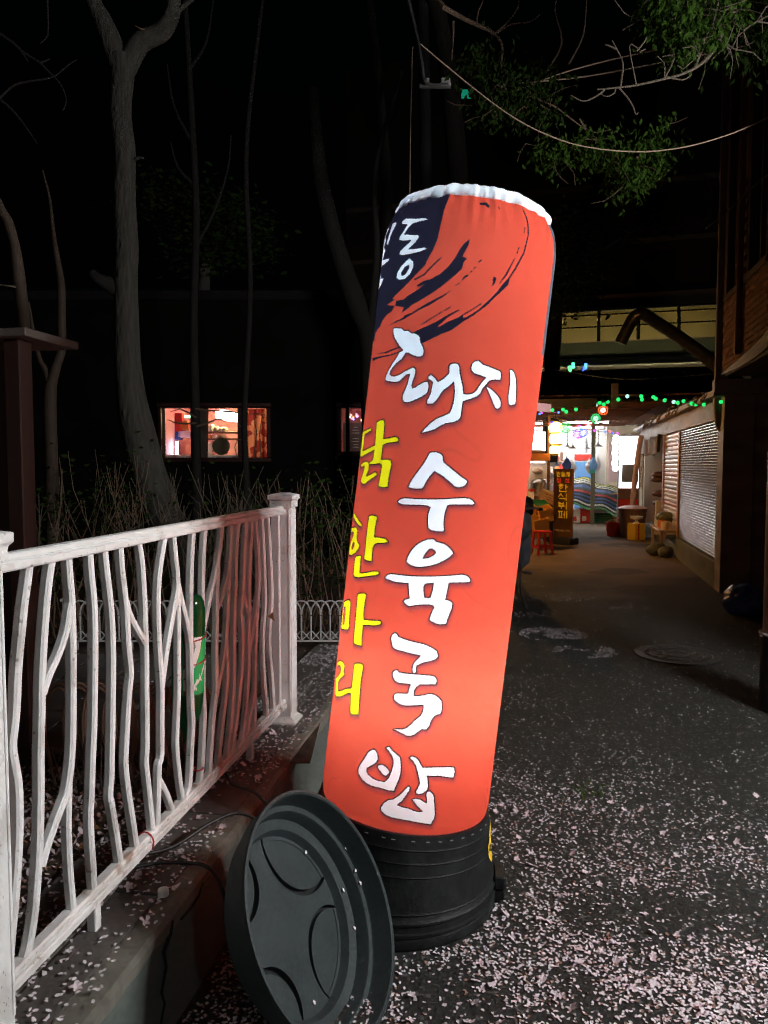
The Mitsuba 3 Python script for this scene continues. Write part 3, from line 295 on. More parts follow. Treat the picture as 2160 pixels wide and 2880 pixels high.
# loop tab at the right edge
tb = sign_pos(np.array([1.36]), np.array([1.418]))[0]
b = MB(); b.add(*frame_box(tb, ER, EF, SA, -.03, .042, -.001, .002, -.014, .014, .001)); b.add(*frame_box(tb, ER, EF, SA, .042, .046, -.012, .002, -.014, .014, .001))
obj('strap_tab', b, 'c_pale_pink', sign)
# tub base: lathe whose rings tilt from level to the sign's axis
def tub_ring(t, r, n=72):
    """t 0 = street, 1 = rim under the cloth"""
    c0 = np.array([.040, 2.628, 0.0]); c = c0 + (SB + SA * .012 - c0) * t; ax = SA * t + np.array([0, 0, 1.0]) * (1 - t); ax /= np.linalg.norm(ax)
    e1 = np.array([0, -1.0, 0]); e1 = e1 - ax * (e1 @ ax); e1 /= np.linalg.norm(e1); e2 = np.cross(e1, ax); e2 = e2 if e2[0] > 0 else -e2
    a = np.arange(n) / n * 2 * np.pi; return c + (e1 * np.cos(a)[:, None] + e2 * np.sin(a)[:, None]) * r, ax
prof = [(0.004, .02), (.004, .344), (.03, .348), (.10, .345), (.115, .340), (.125, .347), (.15, .347), (.16, .339), (.21, .337), (.225, .342), (.245, .342), (.26, .335), (.30, .331), (.315, .335), (.335, .330), (.62, .314), (.632, .3165), (.645, .313), (.74, .309), (.752, .3115), (.765, .308), (.86, .304), (.872, .3065), (.885, .303), (1.0, .298), (1.0, .27)]
V = np.vstack([tub_ring(t, r)[0] for t, r in prof]); n_ = 72
f = [(k * n_ + j, k * n_ + (j + 1) % n_, (k + 1) * n_ + (j + 1) % n_, (k + 1) * n_ + j) for k in range(len(prof) - 1) for j in range(n_)]
tub = obj('base_tub', (V, np.array(f)), 'black_plastic', sign, smooth=35)
def tub_pt(phi, t, off=0.0):
    r = np.interp(t, [p[0] for p in prof], [p[1] for p in prof]) + off; R, ax = tub_ring(t, 1.0, 360); c = R.mean(0)
    d = R[int(round(math.degrees(phi))) % 360] - c; return c + d * r, d, ax
for d_ in range(-60, 70, 9):
    p, d, ax = tub_pt(math.radians(d_ + rng.uniform(-2, 2)), .955, .0008); tt = np.cross(ax, d); obj('stitch', frame_box(p, tt, ax, d, -.006, .006, -.0012, .0012, -.001, .0012, .0003), 'c_grey', tub)
p, d, ax = tub_pt(math.radians(84), .70, .001); tt = np.cross(ax, d); q = []
for a in np.linspace(0, 2 * np.pi, 28, endpoint=False):
    pp, dd, _ = tub_pt(math.radians(84 + 15 * math.cos(a)), .66 + .21 * math.sin(a), .002); q.append(pp)
c, _, _ = tub_pt(math.radians(84), .66, .003); q = np.array(q)
lab = obj('round_sticker', (np.vstack([q, c]), np.array([(j, (j + 1) % 28, 28) for j in range(28)])), 'c_yellow', tub)
pp, dd, _ = tub_pt(math.radians(75), .62, .0045); obj('print_dot', sphere(pp, .004, 1), 'dark', tub)
for d_ in (84, -84):
    b = MB(); p, d, ax = tub_pt(math.radians(d_), .15, 0); tt = np.cross(ax, d)
    b.add(*frame_box(p, tt, ax, d, -.045, .045, .0, .05, -.01, .032, .006)); b.add(*frame_box(p, tt, ax, d, -.04, -.028, -.035, .0, -.01, .028, .003)); b.add(*frame_box(p, tt, ax, d, .028, .04, -.035, .0, -.01, .028, .003))
    obj('handle_grip', b, 'black_plastic', tub)

# ---------------------------------------------------------------- the tray-like lid of the tub
lid = thing('tub_lid', 'round black plastic tub lid standing tilted against the sign base and kerb wall', 'lid')
LC = np.array([-.1605, 2.040, .2835]); LN = np.array([.81, -.318, .4915]); LN /= np.linalg.norm(LN); LU = np.cross([0, 0, 1.0], LN); LU /= np.linalg.norm(LU); LV = np.cross(LN, LU)
L_AX = (LU, LV, LN)
pr = [(.322, -.012), (.3255, -.006), (.3255, .002), (.318, .004), (.313, .0), (.303, -.055), (.300, -.060), (.286, -.062), (.283, -.066), (.274, -.100), (.256, -.104), (.246, -.106), (.243, -.112), (.236, -.128), (.234, -.130)]
back = [(.236, -.152), (.248, -.118), (.279, -.107), (.287, -.070), (.305, -.064), (.3225, -.012)]
obj('rim', lathe([pr[-1]] + back, 96, LC, L_AX), 'lid_plastic', lid, smooth=30)
obj('tray_wall', lathe(pr, 96, LC, L_AX), 'lid_plastic', lid, smooth=30)
disc = Polygon([(.236 * math.cos(a), .236 * math.sin(a)) for a in np.linspace(0, 2 * np.pi, 96, endpoint=False)])
gro = []; pads = []
for a0, rad, cen in LIDPADS:
    c = (cen * math.cos(a0), cen * math.sin(a0)); C1 = shapely.geometry.Point(c).buffer(rad, 32); c2 = ((cen + .016) * math.cos(a0), (cen + .016) * math.sin(a0)); C2 = shapely.geometry.Point(c2).buffer(rad - .002, 32)
    gro.append(C1.difference(C2))
    w = C2.intersection(disc.buffer(-.012)); pads.append(w)
fl = disc.difference(unary_union(gro + pads))
obj('floor', xf(extrude(fl, .018), LC + LN * -.148, *L_AX), 'lid_plastic', lid)
for w in pads: obj('pad', xf(extrude(w, .0155), LC + LN * -.148, *L_AX), 'lid_plastic', lid)
obj('groove', xf(extrude(disc, .002), LC + LN * -.1505, *L_AX), 'black_plastic', lid)

# ---------------------------------------------------------------- ground
def sheet(x0, x1, y0, y1, z, nx=2, ny=2, fn=None):
    X, Y = np.meshgrid(np.linspace(x0, x1, nx), np.linspace(y0, y1, ny)); Z = np.full_like(X, z) if fn is None else fn(X, Y)
    f = [(j * nx + i, j * nx + i + 1, (j + 1) * nx + i + 1, (j + 1) * nx + i) for j in range(ny - 1) for i in range(nx - 1)]
    return np.stack([X, Y, Z], -1).reshape(-1, 3), np.array(f)
struct('street', sheet(-150, 150, -150, 150, 0), 'asphalt', 'dark worn asphalt lane running away between the shops', 'street')
FA = 0.17220953; FN = np.array([math.cos(FA), -math.sin(FA), 0]); FT = np.array([math.sin(FA), math.cos(FA), 0]); FZ = np.array([0, 0, 1.0]); FL = -1.061   # fence axis
O3 = np.zeros(3)
def fpt(s, lat, z): return FT * s + FN * lat + FZ * z
def fbox(mb, s0, s1, l0, l1, z0, z1, b=.003): return mb.add(*frame_box(O3, FT, FN, FZ, s0, s1, l0, l1, z0, z1, b))
# planting bed behind the kerb wall (a sheet that meets the wall's back)
bed = np.array([fpt(-2, -.95, .285), fpt(24, -.95, .285), fpt(24, -22, .285), fpt(-2, -22, .285)])
struct('planting_bed', (bed, np.array([(0, 1, 2, 3)])), 'soil', 'dark soil of the planting bed behind the white fence', 'soil')
wall = thing('kerb_wall', 'low concrete retaining wall topped with dark slate slabs under the white fence', 'wall')
b = MB(); xs = np.linspace(-1.5, 22, 160); pr = []
for s in xs:
    w = .010 * (meshkit.noise(np.array([s * 3, 0, 0]), 2) - .5)
    pr.append([fpt(s, -.892 + w, -.05), fpt(s, -.896 + w, .15), fpt(s, -.902 + w, .268 + .008 * meshkit.noise(np.array([s * 5, 1, 0]), 4)), fpt(s, -.93 + w, .283), fpt(s, -1.3, .280)])
pr = np.array(pr); k = pr.shape[1]
b.add(pr.reshape(-1, 3), [(i * k + j, (i + 1) * k + j, (i + 1) * k + j + 1, i * k + j + 1) for i in range(len(xs) - 1) for j in range(k - 1)])
obj('body', b, 'concrete', wall)
b = MB(); pr = []
for s in np.linspace(-1.5, 9, 240):
    w = .012 * (meshkit.noise(np.array([s * 7, 0, 0]), 21) - .5); h = .006 * (meshkit.noise(np.array([s * 16, 1, 0]), 22) - .5)
    pr.append([fpt(s, -.899 + .010 * (meshkit.noise(np.array([s * 3, 0, 0]), 2) - .5) + w * .5, .262 + 3 * h), fpt(s, -.900 + w * .5, .290 + h), fpt(s, -.914 + w, .301 + h), fpt(s, -.99, .3035), fpt(s, -1.31, .3035)])
pr = np.array(pr); k = pr.shape[1]
b.add(pr.reshape(-1, 3), [(i * k + j, (i + 1) * k + j, (i + 1) * k + j + 1, i * k + j + 1) for i in range(len(pr) - 1) for j in range(k - 1)]); obj('mortar_bed', b, 'mortar_tan', wall)
def crack(pts):
    p = np.array([fpt(s, -.8925 - .004 * (z > .27), z) for s, z in pts]); w = np.linspace(.002, .0007, len(p))[:, None]; d = np.gradient(p, axis=0); q = np.cross(d, FN); q /= np.linalg.norm(q, axis=1, keepdims=True)
    b = MB(); v = np.vstack([p - q * w - FN * .01, p + q * w - FN * .01, p + FN * .0035]); n = len(p)
    b.add(v, [(i, i + 1, 2 * n + i + 1, 2 * n + i) for i in range(n - 1)] + [(2 * n + i, 2 * n + i + 1, n + i + 1, n + i) for i in range(n - 1)]); obj('crack', b, 'dark', wall)
crack([(1.86, .285), (1.84, .26), (1.80, .235), (1.81, .19), (1.78, .14), (1.795, .10), (1.77, .06), (1.78, .01)]); crack([(2.06, .28), (2.02, .262), (1.97, .255), (1.90, .262)]); crack([(3.62, .285), (3.60, .22), (3.63, .15), (3.61, .08)])
b = MB(); s = -1.0
crk = np.cumsum(np.concatenate([[0], rng.uniform(.02, .05, 30)])); 
s = -.9
while s < 9.0:
    L = rng.uniform(.30, .62); e0, e1 = -1.30, -.952 + rng.uniform(-.016, .016)
    sp = e0 + rng.uniform(.13, .27) if rng.random() < .65 else None
    rows = [(e0, e1)] if sp is None else [(e0, sp - .006), (sp + .006, e1)]
    for (a, c) in rows:
        j = lambda: rng.uniform(-.014, .014)
        n_ = 6; pts = [(s + .006 + j() * .5, a + j() * .3), (s + L - .006 + j(), a + j() * .3), (s + L - .006 + j(), c), (s + L * .5, c + rng.uniform(-.012, .006)), (s + .006 + j(), c + j() * .5)]
        top = .311 + rng.uniform(-.004, .003); mm = extrude(Polygon(pts).buffer(-.003).buffer(.003, 2), .026)
        v = np.array(mm.vertices); kk = v[:, 2] > .01; v[kk, :2] = v[kk, :2] + (np.array([s + L / 2, (a + c) / 2]) - v[kk, :2]) * .018
        obj('coping_slab', (np.outer(v[:, 0], FT) + np.outer(v[:, 1], FN) + np.outer(v[:, 2] + top - .026, FZ), mm.faces if np.linalg.det([FT, FN, FZ]) > 0 else mm.faces[:, ::-1]), 'slate', wall)
    s += L
# paved garden path between the two low edgings
path = sheet(-9, -.30, 3.05, 4.82, .292); 
for q in path[0]: pass
struct('garden_path', path, 'soil', 'dark paved garden path beyond the white fence', 'path')
for i in range(11):
    for j in range(3):
        x0 = -3.6 + i * .30; y0 = 3.10 + j * .57
        lim = (y0 + .28) * math.tan(FA) - 1.33 / math.cos(FA)
        if x0 + .29 > lim: continue
        m = cbox(.288, .556, .03, .005); obj('slab', move(m, x0 + .145, y0 + .28, .297 + rng.uniform(-.003, .003), rng.normal(0, .004), rng.normal(0, .006), rng.normal(0, .006)), 'slate', 'garden_path')

# ---------------------------------------------------------------- white branch-pattern fence
fence = thing('branch_fence', 'white painted metal fence with branching uprights between two capped posts', 'fence')
def bar_mesh(pts, hw=.0116, hd=.0116, ch=.0048):
    p = smooth_path(np.asarray(pts), 3); d = np.gradient(p, axis=0); d /= np.linalg.norm(d, axis=1, keepdims=True); q = np.stack([-d[:, 1], d[:, 0]], 1)
    sec = [(-hw, -hd + ch), (-hw + ch, -hd), (hw - ch, -hd), (hw, -hd + ch), (hw, hd - ch), (hw - ch, hd), (-hw + ch, hd), (-hw, hd - ch)]
    n = len(sec); v = []
    for k in range(len(p)):
        for a, c in sec:
            x = p[k] + q[k] * a; v.append(fpt(x[0], FL + c, x[1]))
    f = [(k * n + j, k * n + (j + 1) % n, (k + 1) * n + (j + 1) % n, (k + 1) * n + j) for k in range(len(p) - 1) for j in range(n)]
    m = trimesh.Trimesh(np.array(v), np.vstack([np.array(f)[:, [0, 1, 2]], np.array(f)[:, [0, 2, 3]]]), process=False)
    v = np.vstack([m.vertices, v[:n], v[-n:]]); nv = len(m.vertices)
    cap = [(nv, nv + j, nv + j + 1) for j in range(1, n - 1)] + [(nv + n, nv + n + j + 1, nv + n + j) for j in range(1, n - 1)]
    m = trimesh.Trimesh(v, np.vstack([m.faces, cap]), process=False); trimesh.repair.fix_normals(m); return m
for k, pts in BARS.items():
    if k == 'end': continue
    pts = [list(x) for x in pts]
    if pts[0][1] > 1.24: pts[0][1] = 1.283
    if pts[-1][1] < .46: pts[-1][1] = .418
    thinb = k[-1] in 'abc'
    obj('bar', bar_mesh(pts, .0104 if thinb else .0116, .0112 if thinb else .0116), 'white_paint', fence)
S0, S1 = 1.381, 3.361
b = MB(); fbox(b, S0, S1, FL - .021, FL + .021, 1.278, 1.2995, .004); fbox(b, S0, S1, FL - .015, FL + .015, 1.2997, 1.316, .004); obj('top_rail', b, 'white_paint', fence)
b = MB(); fbox(b, S0, S1, FL - .022, FL + .022, .380, .4035, .004); fbox(b, S0, S1, FL - .0175, FL + .0175, .4037, .424, .005); obj('bottom_rail', b, 'white_paint', fence)
b = MB(); fbox(b, 3.268, 3.288, FL - .02, FL + .02, .4245, 1.2775, .004); fbox(b, 3.2885, 3.30, FL - .013, FL + .013, .4245, 1.2775, .003); obj('end_stile', b, 'white_paint', fence)
for s in (1.752, 2.92): b = MB(); fbox(b, s - .014, s + .014, FL - .013, FL + .013, .305, .3795, .003); obj('leg', b, 'white_paint', fence)
def fpost(s, hw=.043):
    b = MB(); fbox(b, s - hw, s + hw, FL - hw, FL + hw, .33, 1.312, .004)
    for e in (-1, 1):                                   # shallow raised edges along the faces
        fbox(b, s + e * hw * .86 - .004, s + e * hw * .86 + .004, FL + hw, FL + hw + .0025, .36, 1.30, .001)
        fbox(b, s - hw - .0025, s - hw, FL + e * hw * .86 - .004, FL + e * hw * .86 + .004, .36, 1.30, .001)
    p = obj('post', b, 'white_paint', fence)
    def ring(z, w): return [fpt(s + i * w, FL + j * w, z) for i, j in ((-1, -1), (1, -1), (1, 1), (-1, 1))]
    def loft(rs):
        v = np.array([x for r in rs for x in r]); f = [(k * 4 + j, k * 4 + (j + 1) % 4, (k + 1) * 4 + (j + 1) % 4, (k + 1) * 4 + j) for k in range(len(rs) - 1) for j in range(4)]
        f += [(0, 3, 2, 1), tuple(len(v) - 4 + j for j in range(4))]
        m = trimesh.Trimesh(v, np.vstack([np.array(f)[:, [0, 1, 2]], np.array(f)[:, [0, 2, 3]]]), process=False); trimesh.repair.fix_normals(m); return m
    obj('cap', loft([ring(1.308, hw + .004), ring(1.309, hw + .008), ring(1.326, hw + .008), ring(1.327, hw + .007), ring(1.338, hw + .009), ring(1.344, hw + .014), ring(1.346, hw + .016), ring(1.364, hw + .016), ring(1.366, hw + .014), ring(1.374, .02)]), 'white_paint', p)
    obj('foot', loft([ring(.300, hw + .022), ring(.316, hw + .022), ring(.320, hw + .018), ring(.332, hw + .005), ring(.336, hw + .004)]), 'white_paint', p)
fpost(1.337); fpost(3.405)
k = obj('dry_leaf', (np.array([fpt(3.10, FL + .02, .86), fpt(3.13, FL + .035, .875), fpt(3.15, FL + .03, .845), fpt(3.12, FL + .045, .835), fpt(3.125, FL + .03, .855)]), np.array([(0, 1, 4), (1, 2, 4), (2, 3, 4), (3, 0, 4)])), 'leaf_dry'); tag(k, 'dry curled leaf caught between the last bars of the white fence', 'leaf')

# green bottle tied to the fence
bo = thing('plastic_bottle', 'green plastic bottle with a white and green label tied upright to the white fence', 'bottle')
BX = fpt(2.392, FL - .052, 0); TL = np.array([.03, .02, 1.0]); TL /= np.linalg.norm(TL); BE = np.cross([0, 1.0, 0], TL); BE /= np.linalg.norm(BE); BF = np.cross(TL, BE)
scene['green_pet'] = {'type': 'principledthin', 'base_color': {'type': 'rgb', 'value': [.015, .22, .07]}, 'roughness': .10, 'spec_trans': .6, 'diff_trans': .9, 'eta': 1.45}
bp = [(.012, .56), (.013, .585), (.016, .60), (.028, .625), (.045, .66), (.052, .70), (.053, .74), (.052, .93), (.053, .97), (.053, 1.00)]
bp += [(.0515, 1.02), (.047, 1.045), (.038, 1.062), (.022, 1.066), (.012, 1.058), (.001, 1.056)]
obj('body', lathe(bp, 40, BX, (BE, BF, TL)), 'green_pet', bo, smooth=50)
def blab(a0, a1, z0, z1, off, m, n=14, skew=0.0):
    a = np.radians(np.linspace(a0, a1, n)); G = []
    for z, kk in ((z0, 0), (z1, 1)): G.append(BX + TL * z + (np.cos(a)[:, None] * BE + np.sin(a)[:, None] * BF) * (.0532 + off))
    return obj('label', (np.vstack(G), np.array([(i, i + 1, n + i + 1, n + i) for i in range(n - 1)])), m, bo, smooth=True)
mat('c_green_label', (.01, .42, .12), .35)
blab(-180, 180, .735, .93, .0006, 'c_green_label', 60)
# white sweep and lettering of the label, on the side that faces the lane (angles measured from BE)
def lab_poly(pts, m, off, key='print'):
    p = np.array(pts, float); poly = Polygon(p).buffer(0); vv, ff, n = [], [], 0
    for x in np.arange(-120, 130, 6.0):
        g = clip(poly, x, 0, x + 6, 2)
        for q in getattr(g, 'geoms', [g]):
            if q.geom_type == 'Polygon' and q.area > 1e-7:
                v, f = trimesh.creation.triangulate_polygon(q, engine='earcut'); vv.append(v); ff.append(np.asarray(f) + n); n += len(v)
    v = np.vstack(vv); f = np.vstack(ff); a = np.radians(v[:, 0])
    P = BX + np.outer(v[:, 1], TL) + (np.cos(a)[:, None] * BE + np.sin(a)[:, None] * BF) * (.0532 + off)
    obj(key, (P, f), m, bo)
lab_poly([(-95, .93), (-24, .93), (-34, .88), (-50, .835), (-70, .805), (-95, .79)], 'c_white', .0012)
lab_poly([(-95, .928), (-60, .925), (-52, .90), (-66, .85), (-95, .82)], 'c_grey', .0018, 'small_print')
for st in ([(-62, .750), (-56, .746), (-38, .785), (-44, .790)], [(-66, .782), (-61, .786), (-42, .754), (-47, .750)], [(-44, .775), (-40, .770), (-26, .795), (-30, .80)], [(-36, .800), (-33, .806), (-22, .782), (-25, .776)], [(-26, .80), (-22, .795), (-8, .83), (-13, .833)], [(-14, .815), (-10, .812), (2, .85), (-2, .853)], [(-10, .845), (-7, .84), (6, .832), (4, .826)]):
    lab_poly(st, 'c_white', .0018, 'lettering')
lab_poly([(-92, .752), (-78, .752), (-78, .79), (-92, .79)], 'c_white', .0018); lab_poly([(-90, .738), (-80, .738), (-80, .748), (-90, .748)], 'c_red', .0019)
for z, kk in ((.928, .02), (.848, .02), (.47, 0)):
    if kk: pts = [BX + TL * (z + .012 * math.sin(a)) + (math.cos(a) * BE + math.sin(a) * BF) * .056 for a in np.linspace(math.radians(-150), math.radians(40), 24)]
    else: pts = [fpt(2.41 + .019 * math.cos(a), FL + .017 * math.sin(a), z) for a in np.linspace(0, 2 * np.pi, 16)]
    k = obj('wire_tie', tube(pts, .0024, 6), 'c_deep_red')
    tag(k, {.928: 'upper red wire tie round the green bottle', .848: 'lower red wire tie round the green bottle', .47: 'red wire tie low on a white fence bar below the bottle'}[z], 'wire')
k = obj('wire_tie', tube([fpt(2.03 + .0 * a, FL + .027 * math.cos(a), .402 + .03 * math.sin(a)) for a in np.linspace(0, 2 * np.pi, 16)], .0022, 6), 'c_deep_red'); tag(k, 'red wire tie round the bottom rail of the white fence', 'wire')

# cables over the slabs
for i, (pts, lb) in enumerate((([(2.75, -1.12, .36), (2.62, -1.03, .34), (2.52, -.96, .37), (2.46, -.88, .38), (2.42, -.80, .33), (2.40, -.74, .2), (2.38, -.68, .05)], 'rearmost black cable arching from the fence over the kerb wall'),
                               ([(2.02, -1.10, .36), (2.12, -1.02, .345), (2.25, -.95, .365), (2.32, -.88, .37), (2.33, -.80, .32), (2.31, -.75, .18), (2.30, -.70, .05)], 'middle black cable looping over the slate slabs to the lid'),
                               ([(1.90, -1.13, .355), (1.98, -1.04, .36), (2.03, -.95, .35), (2.04, -.86, .33), (2.02, -.80, .22), (2.02, -.76, .05)], 'nearest black cable dropping over the kerb wall edge'))):
    k = obj('power_cable', tube(smooth_path([fpt(*p) for p in pts], 6), .0055, 8), 'rubber', smooth=60); tag(k, lb, 'cable')
k = obj('power_cable', tube(smooth_path([fpt(2.36, FL - .05, .60), fpt(2.345, FL - .045, .5), fpt(2.36, FL - .03, .42), fpt(2.3, FL - .06, .32)], 5), .004, 8), 'rubber'); tag(k, 'thin black cable hanging below the green bottle', 'cable')
# bottle cap on the slabs
cp = lathe([(.001, .002), (.0125, .002), (.0125, .016), (.0145, .017), (.0150, .013), (.0150, .0), (.001, .0)], 28, fpt(1.925, -.955, .312), (FT, FN, FZ))
k = obj('bottle_cap', cp, 'c_white', smooth=35); tag(k, 'small white plastic cap lying upturned among petals on the slate slabs', 'cap')

# ---------------------------------------------------------------- fallen cherry petals
def petal_proto():
    n = 7; a = np.linspace(-1, 1, n); v = [(0, -.5, 0)]
    for t in a: v.append((.42 * math.sin(math.pi * (t + 1) / 2) * 0 + t * .42 * math.cos(t * .6), .5 - .55 * abs(t) ** 2.2 - .07 * (1 - abs(t)) ** 3, .16 * t * t))
    v.append((0, .02, -.02)); f = [(n + 1, i, i + 1) for i in range(1, n)] + [(n + 1, 0, 1), (n + 1, n, 0)]
    return np.array(v, float), np.array(f)
PV, PF = petal_proto()
def scatter(pos, size, tilt, zoff=.002):
    """petals at pos (n,3)"""
    n = len(pos); s = size * rng.uniform(.75, 1.2, n); yaw = rng.uniform(0, 2 * np.pi, n); tx, ty = np.clip(rng.normal(0, tilt, n), -.9, .9), np.clip(rng.normal(0, tilt, n), -.9, .9); cup = rng.uniform(-.6, 1.6, n); asp = rng.uniform(.75, 1.1, n)
    flip = rng.random(n) < .35
    V = np.repeat(PV[None], n, 0).copy(); V[:, :, 0] *= asp[:, None]; V[:, :, 2] *= cup[:, None]; V *= s[:, None, None]
    V[flip, :, 2] *= -1
    z = V[:, :, 2] + V[:, :, 0] * np.tan(tx)[:, None] + V[:, :, 1] * np.tan(ty)[:, None]; z -= z.min(1, keepdims=True)
    c, s_ = np.cos(yaw)[:, None], np.sin(yaw)[:, None]
    out = np.stack([V[:, :, 0] * c - V[:, :, 1] * s_, V[:, :, 0] * s_ + V[:, :, 1] * c, z + zoff], -1) + pos[:, None]
    f = (PF[None] + (np.arange(n) * len(PV))[:, None, None]).reshape(-1, 3); return out.reshape(-1, 3), f
def blossoms(pos, size):
    V, F, n = [], [], 0
    for p in pos:
        th = rng.uniform(0, 6.28); k = rng.integers(4, 6); tilt = rng.normal(0, .35, 2)
        for j in range(k):
            a = th + j * 2 * np.pi / 5; v = PV.copy() * size; v[:, 1] += size * .5; v[:, 2] = v[:, 2] * 1.3 + v[:, 1] * rng.uniform(.12, .5)
            w = np.stack([v[:, 0] * math.cos(a) - v[:, 1] * math.sin(a), v[:, 0] * math.sin(a) + v[:, 1] * math.cos(a), v[:, 2]], -1)
            w[:, 2] += w[:, 0] * tilt[0] + w[:, 1] * tilt[1]; w[:, 2] += .004; w[:, 2] = np.maximum(w[:, 2], .001)
            V.append(w + p); F.append(PF + n); n += len(PV)
    return np.vstack(V), np.vstack(F)
def density(x, y):
    """petals per square metre on the street"""
    lat = x * FN[0] + y * FN[1]; s = x * FT[0] + y * FT[1]
    d = 8200 * np.exp(-np.clip(y - 2.05, 0, 9) / .62) * np.exp(-np.clip(x - .9, 0, 9) / 1.4)
    d += 1100 * np.exp(-((x - .62 - .05 * (y - 2.6)) / .35) ** 2) * np.exp(-np.clip(y - 3.2, 0, 9) / .7)
    d += 800 * np.exp(-np.clip(y - 2.2, 0, 9) / 1.15) + 95 * np.exp(-np.clip(y - 3.2, 0, 20) / 1.9) + 6
    n1 = meshkit.fbm(np.stack([x * 2.4, y * 2.4, 0 * x], -1), 3, 11); n2 = meshkit.noise(np.stack([x * 9, y * 9, 0 * x], -1), 12)
    d = d * np.clip(.15 + 3.4 * (n1 - .30), .05, 2.6) * (.45 + 1.1 * n2 ** 1.5)
    return d
def sample(x0, x1, y0, y1, fn, dmax):
    n = int((x1 - x0) * (y1 - y0) * dmax); x, y = rng.uniform(x0, x1, n), rng.uniform(y0, y1, n); k = rng.random(n) * dmax < fn(x, y); return x[k], y[k]
def street_ok(x, y):
    lat = x * FN[0] + y * FN[1]; ok = lat > -.875
    ok &= np.hypot(x - .04, y - 2.628) > .352
    return ok & (np.abs(x) < .62 * y + .4)
for i, (m, sh) in enumerate((('petal_pale', .62), ('petal', .3), ('petal_brown', .16))):
    P = []
    for (x0, x1, y0, y1, dm) in ((-.9, 2.2, 1.45, 3.2, 15000), (-.6, 3.4, 3.2, 5.2, 1500), (-.5, 4.2, 5.2, 9.5, 300)):
        x, y = sample(x0, x1, y0, y1, lambda a, c: density(a, c) * sh, dm); k = street_ok(x, y); P.append(np.stack([x[k], y[k], 0 * x[k]], -1))
    P = np.vstack(P); V, F = scatter(P, .0120, .16); struct('fallen_petals', (V, F), m, ['pale cherry petals strewn over the asphalt street', 'pink cherry petals strewn over the asphalt street', 'withered brownish cherry petals on the asphalt street'][i], 'petals', smooth=True, kind='stuff')
x, y = sample(-.3, 2.0, 1.5, 3.4, lambda a, c: density(a, c) * .022, 160); k = street_ok(x, y)
struct('fallen_blossoms', blossoms(np.stack([x[k], y[k], 0 * x[k]], -1), .0135), 'petal', 'whole pink cherry blossoms lying among the petals on the street', 'blossoms', kind='stuff')
# two petal heaps further up the lane
P = []
for cx, cy, rx, ry, n_ in ((1.50, 6.75, .30, .28, 900), (1.62, 6.12, .26, .22, 420), (1.35, 7.75, .5, .25, 260), (1.9, 8.6, .5, .25, 240), (2.6, 8.0, .25, .12, 80), (1.6, 9.6, .5, .3, 160)):
    a, r_ = rng.uniform(0, 6.28, n_), np.sqrt(rng.random(n_)); q = np.stack([cx + rx * r_ * np.cos(a), cy + ry * r_ * np.sin(a), 0 * a], -1)
    k = meshkit.fbm(q * [3, 3, 1], 3, 21) > .40; P.append(q[k])
V, F = scatter(np.vstack(P), .016, .25); struct('petal_heaps', (V, F), 'petal', 'patches of pink petals gathered further up the dark lane', 'petals', kind='stuff')
# petals and leaf litter on the slabs and in the bed
def slab_d(s, lat):
    n1 = meshkit.fbm(np.stack([s * 4, lat * 4, 0 * s], -1), 3, 31); d = 1500 * np.clip((n1 - .30) * 3.0, .12, 1.6)
    d = d * np.where(lat > -1.09, 1.0, 2.6); return d * np.where(lat > -.93, .45, 1)
s_, l_ = sample(.9, 5.2, -1.29, -.905, slab_d, 4000)
P = np.outer(s_, FT) + np.outer(l_, FN) + .3135 * FZ; V, F = scatter(P, .0138, .12); struct('slab_petals', (V, F), 'petal_pale', 'single pink petals lying on the slate slabs of the kerb wall', 'petals', smooth=True, kind='stuff')
s_, l_ = sample(.9, 3.4, -1.25, -.93, lambda a, c: slab_d(a, c) * .06, 60)
struct('slab_blossoms', blossoms(np.outer(s_, FT) + np.outer(l_, FN) + .312 * FZ, .0150), 'petal', 'whole pink blossoms lying on the slate slabs by the fence', 'blossoms', kind='stuff')
for m, dm, nm, sz in (('petal', 2600, 'bed_petals', .0175), ('petal_brown', 1900, 'bed_petals', .0175), ('leaf_dry', 240, 'leaf_litter', .024)):
    s_, l_ = sample(.9, 3.4, -2.9, -1.29, lambda a, c: dm * np.clip(1.5 * meshkit.fbm(np.stack([a * 5, c * 5, 0 * a], -1), 3, 41) - .05, 0, 1) * np.clip((3.05 - (a * FT[1] + c * FN[1])) / .15, .0, 1), dm)
    P = np.outer(s_, FT) + np.outer(l_, FN) + .286 * FZ; V, F = scatter(P, sz, .45)
    struct(nm, (V, F), m, {'petal': 'pink petals covering the soil behind the white fence', 'petal_brown': 'withered petals mixed into the soil behind the white fence', 'leaf_dry': 'dry brown leaves littering the planting bed'}[m], 'petals' if 'petal' in m else 'leaves', kind='stuff')
x, y = sample(-3.6, -.3, 3.05, 4.85, lambda a, c: 26 + 70 * np.exp(-((c - 4.75) / .14) ** 2) + 60 * np.exp(-((a + .55) / .22) ** 2), 160); k = (x * FN[0] + y * FN[1]) < -1.0
V, F = scatter(np.stack([x[k], y[k], np.full(k.sum(), .3145)], -1), .016, .2); struct('path_petals', (V, F), 'petal_pale', 'scattered petals on the dark garden path', 'petals', kind='stuff')
x, y = sample(-3.6, .2, 5.05, 6.4, lambda a, c: 130 + 0 * a, 130); V, F = scatter(np.stack([x, y, np.full(len(x), .287)], -1), .026, .5); struct('leaf_litter', (V, F), 'leaf_dry', 'leaf litter under the bare shrubs', 'leaves', kind='stuff')
